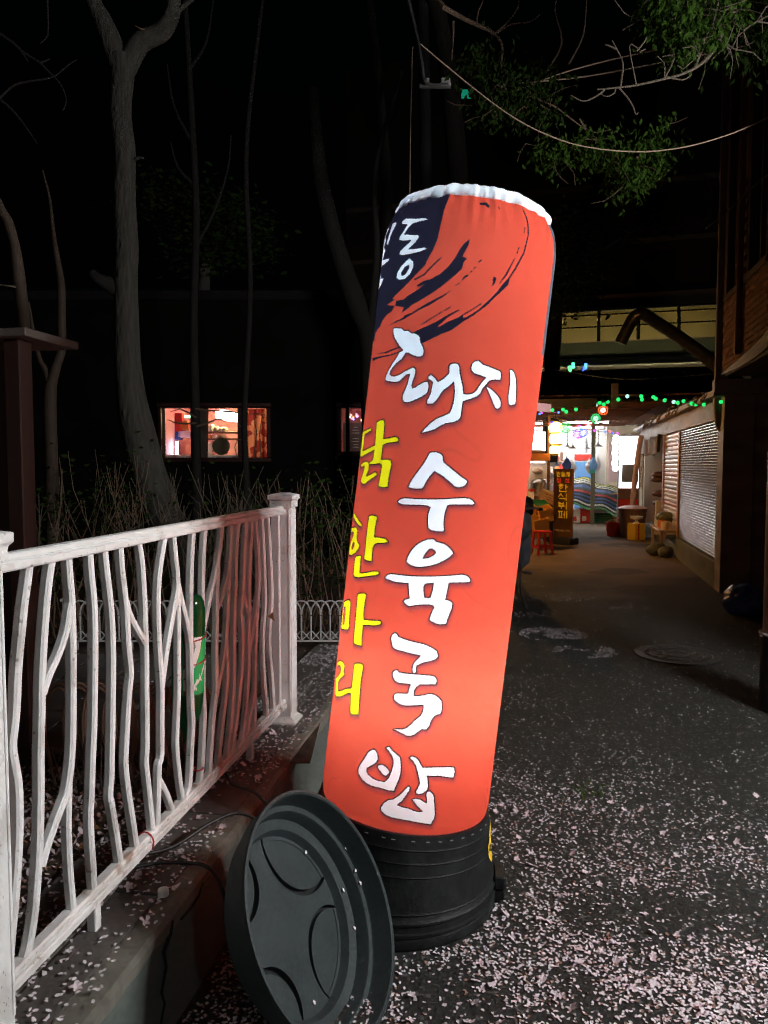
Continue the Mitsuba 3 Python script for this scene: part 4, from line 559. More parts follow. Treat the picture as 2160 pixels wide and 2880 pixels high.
# small weed tuft by the sign
V, F = [], []
for i in range(70):
    c = np.array([.93 + rng.normal(0, .075), 3.45 + rng.normal(0, .05), 0]); a = rng.uniform(0, 6.28); d = np.array([math.cos(a), math.sin(a), 0]); h = rng.uniform(.008, .03); n = len(V) * 0
    q = np.cross(d, FZ) * .004; V += [c - q, c + q, c + d * .014 + FZ * h]; F.append((3 * i, 3 * i + 1, 3 * i + 2))
k = obj('weed_tuft', (np.array(V), np.array(F)), 'leaf'); tag(k, 'small green weed growing from the asphalt right of the sign', 'weed', kind='stuff')
# manhole
mh = thing('manhole_cover', 'round iron manhole cover with concentric rings set in the lane', 'manhole cover')
C = (2.33, 6.02, 0)
obj('ring', lathe([(.327, -.02), (.327, .007), (.285, .007), (.285, .003), (.281, .003), (.281, -.02)], 72, C), 'iron', mh, smooth=30)
obj('plate', lathe([(.2805, -.02), (.2805, .005), (.262, .005), (.258, .0022), (.212, .0022), (.208, .006), (.192, .006), (.188, .0022), (.10, .0022), (.096, .006), (.08, .006), (.076, .0022), (.001, .0022)], 72, C), 'iron', mh, smooth=30)
b = MB()
for i in range(36): a = i * math.pi / 18; b.tm(move(cbox(.03, .012, .004, .001), C[0] + .235 * math.cos(a), C[1] + .235 * math.sin(a), .0042, a))
for i in range(10): a = i * math.pi / 5; b.tm(move(cbox(.05, .014, .004, .001), C[0] + .145 * math.cos(a), C[1] + .145 * math.sin(a), .0042, a))
obj('raised_stud', b, 'iron', mh)

V, F, n = [], [], 0
for x, y, d_, tx in ((.287, -.06, .060, 0), (.292, -.02, .059, 1), (.29, -.115, .060, 2), (.252, -.05, .103, 0), (.312, -.06, .004, 1), (.24, -.20, .060, 2), (.22, -.155, .103, 0), (.20, .11, .13, 1), (.298, .05, .06, 2), (-.05, -.20, .13, 0), (.305, -.10, .02, 1)):
    v = PV * .0145; a = tx * 2.1; e = LU * math.cos(a) + LV * math.sin(a); g_ = np.cross(LN, e); V.append(LC + LU * x + LV * y - LN * (d_ - .004) + np.outer(v[:, 0], e) + np.outer(v[:, 1], g_) + np.outer(v[:, 2], LN)); F.append(PF + n); n += len(PV)
struct('lid_petals', (np.vstack(V), np.vstack(F)), 'petal_pale', 'few pale petals stuck inside the black tub lid', 'petals', smooth=True, kind='stuff')


def at(x, y, Y):
    """a point at distance Y in front of the origin on the bearing and elevation written as plan-table figures (x, y)"""
    u, w = (x - 1080) / 2161.302, (y - 1440) / 2161.302
    d = np.array([u, math.cos(PITCH) - w * math.sin(PITCH) * 1.0, -math.sin(PITCH) - w * math.cos(PITCH)]); return tuple(np.array([0, 0, 1.5]) + d * (Y / d[1]))

# ---------------------------------------------------------------- garden edgings
def flat_arc(cx, z0, w, h, y, pointed=True, n=9):
    """half outline of one interlaced arch, as a path in the xz plane"""
    L = [(cx - w / 2, z0)] + [(cx - w / 2 * math.cos(t), z0 + h * math.sin(t)) for t in np.linspace(0, math.pi, n)] + [(cx + w / 2, z0)]
    return [(x, y, z) for x, z in L]
ed = thing('arch_edging', 'low white lattice edging of interlaced arches along the far side of the garden path', 'garden fence')
sp = .0632; x0, x1, Y = -2.06, .12, 5.0; n_ = int((x1 - x0) / sp)
for z, h_ in ((.345, .011), (.0, 0)):
    if h_: obj('rail', move(cbox(x1 - x0, .014, h_, .002), (x0 + x1) / 2, Y, z), 'edging_white', ed)
for i in range(n_ + 1):
    x = x0 + i * sp; obj('upright', move(cbox(.010, .010, .165, .002), x, Y - .001, .345 + .085), 'edging_white', ed)
    if i < n_ - 1:
        b = MB(); b.add(*tube([(x + sp - sp * math.cos(t), Y - .004 * (i % 2), .515 + .098 * math.sin(t) ** .9) for t in np.linspace(0.02, math.pi - .02, 13)], .0055, 5)); obj('arch', b, 'edging_white', ed)
    if i < n_:
        b = MB()
        for q in ((0, 1), (1, 0)): b.add(*tube([(x + .006 + q[0] * (sp - .012), Y + .004, .352), (x + .006 + q[1] * (sp - .012), Y + .004, .41)], .004, 5))
        b.add(*sphere((x + sp / 2, Y + .002, .381), .009, 1)); obj('cross_brace', b, 'edging_white', ed)
for x in np.arange(x0 + .04, x1, .36): obj('foot', move(cbox(.012, .012, .08, .002), x, Y + .004, .302), 'edging_white', ed)
b = MB(); b.tm(move(cbox(.03, .03, .32, .004), x0 - .035, Y, .45)); b.tm(move(cbox(.05, .05, .02, .004), x0 - .035, Y, .618)); obj('end_post', b, 'edging_white', ed)
e2 = thing('wire_edging', 'low rusty tan edging of overlapping hoops in the bed behind the white fence', 'garden fence')
for i in range(9):
    x = -1.31 + i * .0755; w = .151
    if x + w > -.63: continue
    for dw, dh in ((0, 0), (.020, .018)):
        p = [(x + dw / 2, 2.868, .27), (x + dw / 2 + .03, 2.868, .40)]
        p = [(x + w / 2 - (w - dw) / 2 * math.cos(t) * (1 - .18 * (1 - math.sin(t))), 2.87 + .004 * (i % 2), .46 + (.215 - dh) * math.sin(t)) for t in np.linspace(0, math.pi, 15)]
        p = [(x + .055, 2.87, .27)] + p + [(x + w - .055, 2.87, .27)]
        obj('hoop', tube(p, .0052, 6), 'rusty_tan', e2, smooth=50)
for i in range(46):
    x = rng.uniform(-1.25, -.68); z = .28; p = np.array([x, 2.84 + rng.normal(0, .03), z]); pts = [p]; d = np.array([rng.normal(0, .25), rng.normal(0, .15), 1.0])
    for k in range(3): pts.append(pts[-1] + d * rng.uniform(.04, .09)); d = d + rng.normal(0, .25, 3)
    if i == 0: bst = MB()
    bst.add(*tube(pts, .0028, 4))
k = obj('dry_plant', bst, 'pale_twig'); tag(k, 'dry bare stems growing through the rusty hoop edging', 'plant')

# ---------------------------------------------------------------- brown pillar of the notice board
nb = thing('notice_board', 'tall dark brown wooden notice board with a flat overhanging roof left of the fence', 'notice board')
PO = np.array([-1.447, 3.08, 0]); 
def pb(name, a, b_, c, d, z0, z1, m='brown_wood', bb=.004): return obj(name, frame_box(PO, FT, FN, FZ, a, b_, c, d, z0, z1, bb), m, nb)
pb('post', 0, .085, -.07, 0, .28, 2.0); pb('board', .03, .06, -.66, -.0705, .5, 1.96); pb('board_frame', .015, .029, -.66, -.59, .5, 1.96); pb('board_frame', .015, .029, -.145, -.0705, .5, 1.96)
pb('post', 0, .085, -.74, -.665, .28, 2.0); pb('roof', -.05, .32, -.86, .065, 2.002, 2.035, 'grey_paint'); pb('plinth', -.012, .097, -.082, .012, .28, .36)

# ---------------------------------------------------------------- trees
def tree_tube(key, parent, pts, m, n=14, k=5, wob=.10, seed=0):
    p = np.array([list(q[0]) + [q[1]] for q in pts]); s = smooth_path(p, k); return obj(key, tube(s[:, :3], s[:, 3], n, True, wob, seed), m, parent, smooth=60)
t1 = thing('cherry_tree', 'large dark curved tree trunk forking near the top, behind the white fence', 'tree')
tree_tube('trunk', t1, [((-1.581, 6.500, 0.130), .165), ((-1.695, 6.500, 0.620), .152), ((-1.949, 6.500, 1.316), .146), ((-2.077, 6.500, 1.824), .137), ((-2.140, 6.500, 2.269), .110), ((-2.149, 6.500, 2.857), .097), ((-2.136, 6.500, 3.351), .094), ((-2.145, 6.500, 3.754), .088), ((-2.133, 6.500, 4.041), .086), ((-2.162, 6.500, 4.382), .085), ((-2.145, 6.500, 4.637), .088), ((-2.135, 6.500, 4.834), .10)], 'bark', 20, 6, .07, 1)
tree_tube('limb', t1, [((-2.122, 6.500, 4.609), .075), ((-2.214, 6.500, 4.918), .085), ((-2.291, 6.500, 5.115), .075), ((-2.369, 6.500, 5.282), .062), ((-2.468, 6.500, 5.616), .05), ((-2.599, 6.600, 6.071), .03)], 'bark', 14, 5, .07, 2)
tree_tube('limb', t1, [((-2.138, 6.500, 4.665), .075), ((-1.999, 6.500, 4.933), .082), ((-1.814, 6.500, 5.031), .072), ((-1.728, 6.500, 5.171), .062), ((-1.713, 6.500, 5.338), .058), ((-1.647, 6.400, 5.634), .05), ((-1.556, 6.400, 6.041), .03)], 'bark', 14, 5, .07, 3)
tree_tube('branch', t1, [((-1.710, 6.500, 5.171), .024), ((-1.608, 6.500, 5.249), .018), ((-1.505, 6.500, 5.324), .014), ((-1.330, 6.500, 5.449), .01)], 'bark', 8, 4, .05)
tree_tube('branch', t1, [((-2.221, 6.500, 2.959), .07), ((-2.284, 6.480, 2.998), .065), ((-2.331, 6.450, 3.020), .05), ((-2.383, 6.450, 3.054), .042), ((-2.412, 6.450, 3.092), .03)], 'dark_bark', 10, 4, .12, 6)
tree_tube('branch', t1, [((-2.075, 6.500, 4.012), .02), ((-2.001, 6.450, 4.010), .012), ((-1.963, 6.450, 4.004), .008)], 'bark', 8, 3, .05)
tree_tube('twig', t1, [((-1.916, 6.500, 5.045), .008), ((-1.949, 6.400, 4.998), .007), ((-2.000, 6.400, 5.026), .004)], 'twig', 6)
t2 = thing('young_tree', 'thin orange barked sapling rising behind the brown notice board', 'tree')
tree_tube('trunk', t2, [((-1.755, 3.750, 0.816), .034), ((-1.745, 3.750, 1.515), .034), ((-1.738, 3.750, 2.148), .031), ((-1.744, 3.750, 2.283), .030), ((-1.757, 3.750, 2.434), .030), ((-1.770, 3.750, 2.551), .024), ((-1.798, 3.750, 2.659), .025), ((-1.830, 3.750, 2.718), .023), ((-1.913, 3.750, 2.900), .02)], 'orange_bark', 10, 4, .06, 7)
tree_tube('twig', t2, [((-1.752, 3.750, 2.350), .006), ((-1.769, 3.700, 2.347), .005), ((-1.820, 3.700, 2.352), .004), ((-1.887, 3.700, 2.355), .003)], 'pale_twig', 6)
t3 = thing('young_tree', 'thin bare sapling with a forked stem between the notice board and the big trunk', 'tree')
tree_tube('trunk', t3, [((-2.425, 5.600, 0.741), .05), ((-2.418, 5.600, 1.522), .045), ((-2.420, 5.600, 1.908), .045), ((-2.410, 5.600, 2.086), .042)], 'orange_bark', 10, 4, .06, 8)
tree_tube('limb', t3, [((-2.411, 5.600, 2.061), .04), ((-2.366, 5.600, 2.214), .033), ((-2.322, 5.600, 2.340), .03), ((-2.319, 5.600, 2.543), .03), ((-2.315, 5.600, 2.794), .027), ((-2.341, 5.600, 2.995), .02), ((-2.362, 5.600, 3.169), .014), ((-2.381, 5.600, 3.393), .01), ((-2.426, 5.600, 3.590), .006)], 'orange_bark', 10, 4, .06, 9)
tree_tube('limb', t3, [((-2.411, 5.600, 2.074), .03), ((-2.444, 5.600, 2.188), .022), ((-2.483, 5.600, 2.264), .018), ((-2.521, 5.600, 2.442), .014), ((-2.553, 5.600, 2.669), .01)], 'orange_bark', 8, 4, .06, 9)
t4 = thing('bare_tree', 'thin drooping bare twigs at the upper left edge', 'tree')
for pts in ([(0,95),(35,120),(70,150),(110,175),(140,205),(165,230),(182,262),(186,290),(176,312)], [(0,275),(40,240),(90,228),(130,222),(160,210),(190,185),(215,168)], [(0,280),(30,305),(60,340),(85,375),(105,405)], [(133,0),(135,45),(134,100),(113,122)], [(35,118),(60,145),(80,175)], [(112,178),(132,170),(142,165)]):
    p = [at(q[0], q[1], 5.2) for q in pts]; obj('twig', tube(smooth_path(p, 3), np.linspace(.009, .0035, len(smooth_path(p, 3))), 5), 'dark_bark', t4)
obj('branch', tube([(-2.509, 5.200, 4.302), (-2.784, 5.200, 4.392), (-3.267, 5.300, 4.356), (-3.835, 5.600, 2.543), (-3.949, 5.600, 0.478)], [.01, .02, .05, .09, .12], 10), 'bark', t4)
t5 = thing('dark_tree', 'dark slanting tree trunk in the shade behind the red sign', 'tree')
tree_tube('trunk', t5, [((-0.084, 9.000, 0.070), .17), ((-0.116, 9.000, 2.155), .15), ((-0.165, 9.000, 2.973), .13), ((-0.328, 9.000, 3.378), .12), ((-0.531, 9.000, 3.982), .10), ((-0.712, 9.000, 4.701), .09), ((-0.770, 9.000, 5.255), .07), ((-0.807, 9.000, 5.765), .06)], 'dark_bark', 12, 5, .07, 12)
tree_tube('branch', t5, [((-0.124, 9.000, 2.360), .09), ((-0.021, 9.200, 3.627), .08), ((0.021, 9.200, 4.853), .07), ((-0.082, 9.200, 6.060), .06), ((-0.164, 9.200, 6.853), .05)], 'dark_bark', 10, 5, .07, 13)
tree_tube('branch', t5, [((-0.165, 9.000, 2.973), .05), ((-0.080, 8.800, 3.927), .04), ((-0.099, 8.800, 4.785), .03), ((0.197, 8.800, 5.861), .02)], 'dark_bark', 8, 5, .07, 14)
t6 = thing('dark_tree', 'slim dark trunk standing in front of the lit shop windows', 'tree')
tree_tube('trunk', t6, [((-2.141, 8.800, 0.719), .07), ((-2.144, 8.800, 1.616), .052), ((-2.144, 8.800, 2.140), .05), ((-2.150, 8.800, 3.139), .045), ((-2.104, 8.800, 4.318), .04), ((-2.142, 8.800, 5.479), .034), ((-2.195, 8.800, 6.621), .028), ((-2.262, 8.800, 7.371), .02)], 'dark_bark', 10, 4, .05, 15)
for pts in ([(552,1190),(520,1192),(490,1188),(470,1180)], [(552,1175),(530,1160),(505,1150),(480,1158)], [(552,1200),(585,1190),(610,1178),(640,1182)], [(550,1150),(590,1155),(650,1158),(690,1165)]): obj('twig', tube([at(q[0], q[1], 8.75) for q in pts], [.012, .009, .007, .004], 5), 'twig', t6)
for q in ([(548,700),(600,600),(640,480),(650,380)], [(540,400),(490,300),(470,180)], [(545,520),(500,470),(480,400)], [(530,200),(580,120),(600,0)]): obj('branch', tube(smooth_path([at(a[0], a[1], 8.8) for a in q], 3), [.02, .014, .008], 6), 'dark_bark', t6)
t7 = thing('dark_tree', 'second slim dark trunk crossing the right part of the lit windows', 'tree')
tree_tube('trunk', t7, [((-1.517, 8.600, 0.737), .06), ((-1.548, 8.600, 1.613), .036), ((-1.550, 8.600, 2.126), .034), ((-1.472, 8.600, 3.488), .03), ((-1.505, 8.600, 4.824), .027), ((-1.385, 8.600, 5.949), .022), ((-1.221, 8.600, 7.055), .015)], 'dark_bark', 10, 4, .05, 16)
for q in ([(690,1210),(672,1195),(664,1170)], [(690,1240),(668,1235),(660,1258),(668,1290)], [(735,1290),(730,1220),(738,1170)], [(715,1290),(722,1215),(712,1165)], [(700,1165),(725,1163),(748,1168)]): obj('twig', tube([at(a[0], a[1], 8.6) for a in q], [.008, .006, .004], 5), 'twig', t7)

def leaves(centers, spread, n, size, hang=.6, seed=0, flat=.5):
    """leaflets (folded quads) strewn round the centres"""
    r = np.random.default_rng(seed); c = np.asarray(centers)[r.integers(0, len(centers), n)]; p = c + r.normal(0, 1, (n, 3)) * np.asarray(spread)
    a = r.uniform(0, 2 * np.pi, n); d = np.stack([np.cos(a) * flat, np.sin(a) * flat, -hang * r.uniform(.3, 1.4, n)], -1); d /= np.linalg.norm(d, axis=1, keepdims=True)
    q = np.cross(d, r.normal(0, 1, (n, 3))); q /= np.linalg.norm(q, axis=1, keepdims=True); s = size * r.uniform(.6, 1.25, n)[:, None]; w = s * r.uniform(.16, .28, n)[:, None]
    nn = np.cross(d, q); V = np.stack([p, p + d * s * .45 + q * w + nn * w * .3, p + d * s, p + d * s * .45 - q * w + nn * w * .3], 1).reshape(-1, 3)
    i = np.arange(n)[:, None] * 4; return V, np.vstack([i + [0, 1, 2], i + [0, 2, 3]])
def twig_cloud(roots, n, L, seed, r0=.005):
    r = np.random.default_rng(seed); b = MB(); tips = []
    for k in range(n):
        p = np.array(roots[r.integers(0, len(roots))], float); d = r.normal(0, 1, 3); d[2] -= .3; d /= np.linalg.norm(d); pts = [p]
        for j in range(4): pts.append(pts[-1] + d * L * r.uniform(.15, .3)); d = d + r.normal(0, .35, 3); d[2] -= .12; d /= np.linalg.norm(d)
        b.add(*tube(pts, np.linspace(r0, r0 * .4, 5), 4)); tips += pts[1:]
    return b, tips
def line_px(pts, Y): return [at(q[0], q[1], Y + (q[2] if len(q) > 2 else 0)) for q in pts]
t8 = thing('street_tree', 'leafy green tree whose branches hang over the lane at the upper right', 'tree')
tr = [(5.6, 4.8, 0), (5.5, 4.9, 2), (5.2, 5.0, 4.2), (4.4, 5.1, 5.6), (3.4, 5.2, 6.2)]
tree_tube('trunk', t8, [(p, r_) for p, r_ in zip(tr, (.2, .17, .14, .1, .05))], 'bark', 12, 4, .08, 21)
A = [(1.965, 4.600, 4.255), (1.928, 4.600, 4.098), (1.850, 4.600, 3.959)] + [(1.579, 4.600, 4.137), (1.743, 4.600, 4.137), (1.642, 4.600, 4.058), (2.051, 4.600, 4.117), (2.155, 4.600, 4.058)]
b, tips = twig_cloud(A, 46, .42, 22); obj('branch', b, 'pale_twig', t8)
A2 = [at(x, y, 4.6) for x, y in ((1835,20),(1860,55),(1890,30),(1900,85),(1920,120),(1940,60),(1925,20),(1980,30),(1990,75),(2020,20),(2040,60),(2000,110),(1925,135),(1850,-30),(1950,-40),(2050,-40))]
obj('foliage', leaves(A2, (.05, .10, .045), 2200, .048, .9, 23), 'leaf', t8)
A3 = [at(x, y, 5.4) for x, y in ((2080,30),(2120,70),(2150,30),(2110,110),(2150,110),(2180,60))]
obj('foliage', leaves(A3, (.09, .2, .08), 900, .06, .9, 24), 'leaf_dark', t8)
obj('branch', tube(smooth_path([(1.979, 4.600, 4.117), (1.961, 4.600, 4.018), (1.913, 4.600, 3.899), (1.823, 4.600, 3.810), (1.721, 4.600, 3.760), (1.629, 4.600, 3.736), (1.464, 4.600, 3.700), (1.351, 4.600, 3.686), (1.238, 4.600, 3.676)], 4), np.linspace(.011, .004, 33), 6), 'pale_twig', t8)
obj('branch', tube([(3.4, 5.2, 6.2), (2.047, 4.700, 4.396), (1.979, 4.600, 4.117)], [.04, .025, .012], 8), 'pale_twig', t8)
for i, q in enumerate(([(1745,245),(1752,180),(1735,140),(1722,115)], [(1735,140),(1715,130),(1703,126)], [(1740,247),(1765,275),(1780,300),(1788,322),(1795,316)], [(1870,218),(1890,180),(1895,150),(1868,110)], [(1895,158),(1882,156),(1862,160)], [(1868,218),(1868,180),(1848,158)], [(1870,216),(1920,225),(1945,210)], [(1790,242),(1770,130),(1800,140)], [(1790,145),(1812,118),(1820,100)], [(1798,148),(1815,138)], [(1955,190),(1975,140),(1972,130)], [(1700,254),(1675,272),(1640,285),(1605,268)], [(1730,247),(1728,262),(1705,272),(1688,262)])):
    obj('twig', tube(smooth_path(line_px(q, 4.6), 3), np.linspace(.0055, .0025, (len(q) - 1) * 3 + 1), 5), 'pale_twig', t8)
t9 = thing('street_tree', 'half bare tree with drooping green sprays above the red sign', 'tree')
tree_tube('trunk', t9, [((0.817, 11.000, 0.524), .2), ((0.856, 11.000, 3.051), .18), ((0.999, 10.500, 4.863), .14), ((0.726, 9.000, 5.961), .1), ((0.400, 7.500, 6.185), .07)], 'dark_bark', 12, 4, .08, 31)
B1 = [(0.373, 7.000, 5.873), (0.401, 6.000, 4.991), (0.562, 6.000, 4.875), (0.696, 6.000, 4.811), (0.831, 6.000, 4.746), (0.891, 6.000, 4.656), (0.886, 6.000, 4.526), (0.892, 6.000, 4.461)]; s = smooth_path(B1, 3); obj('branch', tube(s, np.linspace(.022, .005, len(s)), 7), 'twig', t9)
for q in ([(1395,92),(1430,60),(1455,25),(1460,0)], [(1395,95),(1440,68),(1490,62),(1520,40)], [(1275,60),(1275,110),(1270,170)], [(1340,72),(1345,35),(1360,0)], [(1490,270),(1560,300),(1600,330),(1660,375),(1690,400)], [(1640,390),(1700,392),(1730,370)], [(1630,335),(1660,372),(1720,365)], [(1540,200),(1580,120),(1560,30),(1570,-10)], [(1600,180),(1640,100),(1650,0)]):
    s = smooth_path(line_px(q, 6.0), 3); obj('twig', tube(s, np.linspace(.008, .003, len(s)), 5), 'twig', t9)
A4 = [at(x, y, 6.0) for x, y in ((1340,185),(1365,200),(1395,240),(1430,270),(1460,235),(1490,220),(1360,290),(1390,310),(1420,300),(1450,310),(1490,280),(1520,330),(1545,310),(1330,170),(1500,250),(1540,240))]
obj('foliage', leaves(A4, (.085, .16, .055), 1300, .055, .8, 33), 'leaf_dark', t9)
A5 = [at(x, y, 5.6) for x, y in ((1530,420),(1560,430),(1580,440),(1640,400),(1680,430),(1720,420),(1740,460),(1760,480),(1790,440),(1800,490),(1820,400),(1840,390),(1850,460),(1880,430),(1760,510),(1790,520),(1650,435))]
obj('foliage', leaves(A5, (.06, .14, .045), 1500, .052, .8, 34), 'leaf', t9)
b, tips = twig_cloud(A4[::2] + A5[::2], 30, .35, 35, .004); obj('twig', b, 'twig', t9)
k = obj('dead_leaf', tube([(0.875, 5.900, 4.352), (0.884, 5.900, 4.309), (0.876, 5.900, 4.250)], [.012, .018, .004], 5), 'pale_twig'); tag(k, 'pale dead leaf hanging from a bare twig high above the sign', 'leaf')
t10 = thing('evergreen', 'dim green tree crown in the dark right of the big trunk', 'tree')
tree_tube('trunk', t10, [((-2.535, 10.500, 0.568), .1), ((-2.452, 10.500, 2.981), .09), ((-2.375, 10.500, 5.049), .06)], 'bark', 8, 4, .08, 41)
obj('crown', leaves([at(x, y, 10.0) for x, y in ((470,600),(520,570),(560,590),(600,580),(640,600),(680,620),(530,640),(590,660),(640,680),(700,650),(480,560),(730,700),(560,720))], (.22, .4, .10), 2600, .10, .3, 42, 1.0), 'leaf_dark', t10)
t11 = thing('evergreen', 'dim leafy tree crown between the red sign and the brick building', 'tree')
tree_tube('trunk', t11, [((4.079, 19.000, 1.575), .2), ((4.164, 19.000, 5.038), .18), ((4.474, 19.000, 7.585), .12)], 'dark_bark', 8, 4, .08, 43)
obj('crown', leaves([at(x, y, 12.0) for x, y in ((1580,640),(1620,700),(1660,640),(1700,720),(1600,780),(1650,760),(1560,820),(1720,660),(1570,840),(1640,720),(1570,740))], (.24, .5, .15), 3000, .11, .5, 44, 1.0), 'leaf_dark', t11)

# ---------------------------------------------------------------- bare shrubs with a few leaves behind the lattice
def shrub(x, y, h, n, nl, seed, label, m='pale_twig', lm='leaf_dark'):
    t = thing('bare_shrub', label, 'shrub'); r = np.random.default_rng(seed); b = MB(); tips = []
    for i in range(n):
        p = np.array([x + r.normal(0, .11), y + r.normal(0, .10), .28]); d = np.array([r.normal(0, .20), r.normal(0, .15), 1.0]); pts = [p]; L = h * r.uniform(.6, 1.05)
        for k in range(5): pts.append(pts[-1] + d * L / 5); d = d + np.array([r.normal(0, .11), r.normal(0, .1), 0])
        b.add(*tube(pts, np.linspace(.0058, .0022, 6), 5)); tips += pts[2:]
        for k in range(2):
            o = pts[r.integers(2, 5)]; e = np.array([r.normal(0, .5), r.normal(0, .4), .8]); b.add(*tube([o, o + e * .09, o + e * .17 + [0, 0, .05]], [.003, .0025, .0015], 4)); tips.append(o + e * .15)
    obj('stem', b, m, t)
    if nl: obj('foliage', leaves(tips, (.05, .06, .05), nl, .05, -.2, seed + 100, .8), lm, t)
sx = [(-2.62, 5.35, 1.02, 26, 260, 'bare shrub with pale forked stems beside the brown notice board'), (-2.25, 5.5, 1.25, 26, 700, 'shrub with green tips left of the big trunk'), (-1.92, 5.65, 1.3, 30, 420, 'dense brown stemmed shrub just left of the leaning trunk'), (-1.42, 5.6, 1.15, 30, 160, 'bare brown shrub just right of the leaning trunk'), (-1.05, 5.7, 1.2, 30, 120, 'bare shrub of thin upright stems below the lit windows'), (-.7, 5.6, 1.1, 28, 200, 'bare shrub behind the far fence post'), (-.32, 5.4, 1.12, 22, 900, 'leafy dark green shrub beside the red sign'), (-2.95, 5.0, .8, 22, 600, 'low leafy shrub at the foot of the notice board'), (.1, 5.8, 1.2, 20, 900, 'leafy dark shrub hidden behind the red sign')]
for i, (x, y, h, n, nl, lb) in enumerate(sx): shrub(x, y, h, n, nl, 50 + i, lb, 'pale_twig' if i in (0, 3, 4) else 'twig', 'leaf_dark')

# ---------------------------------------------------------------- shop with lit windows beyond the garden
mat('canopy_dark', (.003, .003, .003), .95)
sb = thing('garden_shop', 'dark low shop building with brightly lit interior seen through two windows', 'building')
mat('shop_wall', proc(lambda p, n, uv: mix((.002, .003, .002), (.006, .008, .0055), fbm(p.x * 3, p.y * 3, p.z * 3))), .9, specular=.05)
WX = [(-2.875, -1.515, 1.60, 2.245), (-.56, .45, 1.68, 2.245)]
def wall_with_holes(x0, x1, z0, z1, holes, y0, y1):
    g = sbox(x0, z0, x1, z1).difference(unary_union([sbox(a, c, b_, d) for a, b_, c, d in holes])); m = extrude(g, y1 - y0); v = np.array(m.vertices); return np.stack([v[:, 0], y1 - v[:, 2], v[:, 1]], -1), m.faces
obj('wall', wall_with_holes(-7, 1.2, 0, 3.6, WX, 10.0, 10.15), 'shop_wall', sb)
b = MB(); b.tm(move(cbox(8.6, 4.0, .12, .02), -2.9, 11.9, 3.66)); obj('roof', b, 'canopy_dark', sb)
b = MB()
for x in (-6.95, -3.05, 1.1): b.tm(move(cbox(.1, 3.3, 3.5, .01), x, 11.8, 1.75))
b.tm(move(cbox(8.0, .1, 3.5, .01), -2.9, 12.0, 1.75)); b.tm(move(cbox(8, 3, .06, .01), -2.9, 11.7, .95)); mat('shop_pink', (.55, .25, .25), .6); obj('inner_wall', b, 'shop_pink', sb)
mat('frame_red', (.03, .006, .005), .5)
for (a, b_, c, d), mull in zip(WX, ((-2.47, -1.87), (-.47,))):
    w = obj('window', (lambda q: (q.tm(move(cbox(b_ - a + .12, .06, .06, .01), (a + b_) / 2, 9.985, c - .032)), q.tm(move(cbox(b_ - a + .12, .06, .06, .01), (a + b_) / 2, 9.985, d + .032)), q.tm(move(cbox(.05, .06, d - c - .004, .01), a - .026, 9.985, (c + d) / 2)), q.tm(move(cbox(.05, .06, d - c - .004, .01), b_ + .026, 9.985, (c + d) / 2)), q)[-1])(MB()), 'frame_red', sb)
    for x in mull: obj('mullion', move(cbox(.05 if x != -2.47 else .07, .05, d - c - .004, .008), x, 10.02, (c + d) / 2), 'frame_red', w)
    obj('pane', sheet(a, b_, 0, 0, 0)[0] * 0 + np.array([(a, 10.08, c), (b_, 10.08, c), (a, 10.08, d), (b_, 10.08, d)]) if False else (np.array([(a, 10.08, c), (b_, 10.08, c), (b_, 10.08, d), (a, 10.08, d)]), np.array([(0, 1, 2, 3)])), 'pane_glass', w)
k = obj('ceiling_lamp', tube([(-2.432, 11.200, 2.223), (-2.344, 11.200, 2.233), (-2.216, 11.200, 2.202), (-2.102, 11.200, 2.192)], [.05, .075, .075, .06], 12), 'lamp_glass', smooth=60, emit=(70, 52, 22), w=3.0); tag(k, 'long warm yellow lamp hanging inside the lit shop window', 'lamp')
k = obj('pink_lamp', tube([(-2.75, 11.2, 2.38), (-2.35, 11.2, 2.38)], .05, 8), 'lamp_glass', emit=(30, 9, 10), w=1.0); tag(k, 'pinkish lamp above the left pane inside the lit shop', 'lamp')
k = obj('led_strip', tube([(-2.929, 10.900, 1.834), (-2.927, 10.900, 1.653)], .022, 8), 'lamp_glass', emit=(16, 18, 26), w=.5); tag(k, 'bluish white led strip low in the left shop window', 'lamp')
for i, (x, y, w_, c) in enumerate(((526, 1172, .12, (.3, 2.2, 1.2)), (566, 1178, .10, (.3, 2.0, 1.3)))):
    k = obj('green_lamp', move(cbox(w_, .03, .04, .005), *at(x, y, 11.4)), 'lamp_glass', emit=c, w=.2); tag(k, ['small green glowing lamp in the left pane of the shop window', 'small green glowing lamp in the middle pane of the shop window'][i], 'lamp')
k = obj('wall_fan', lathe([(.001, 0), (.02, 0), (.022, .012), (.10, .016), (.118, .008), (.118, -.02), (.001, -.02)], 32, (-2.239, 10.600, 1.761), ((1, 0, 0), (0, 0, 1), (0, -1, 0))), 'c_olive', smooth=40); tag(k, 'round olive green disc standing in the shop window', 'fan')
sh_ = thing('shop_shelf', 'shelf with pale jars and boxes inside the lit shop window', 'shelf')
obj('board', move(cbox(.62, .25, .02, .004), *(-2.436, 11.300, 1.976)), 'c_brown', sh_); obj('board', move(cbox(.62, .25, .02, .004), *(-2.437, 11.300, 1.882)), 'c_brown', sh_)
for x, y, r_, h_, m in ((594, 1203, .06, .10, 'c_cream'), (608, 1206, .05, .08, 'c_tan'), (622, 1208, .04, .06, 'c_pale_pink'), (632, 1208, .045, .07, 'c_tan'), (590, 1228, .04, .05, 'c_orange'), (606, 1227, .05, .06, 'c_pale_pink'), (626, 1228, .05, .06, 'c_tan')): obj('jar', lathe([(.001, 0), (r_, 0), (r_ * 1.05, h_ * .6), (r_ * .6, h_), (.001, h_)], 14, np.array(at(x, y, 11.2)) - [0, 0, h_ / 2]), m, sh_, smooth=50)
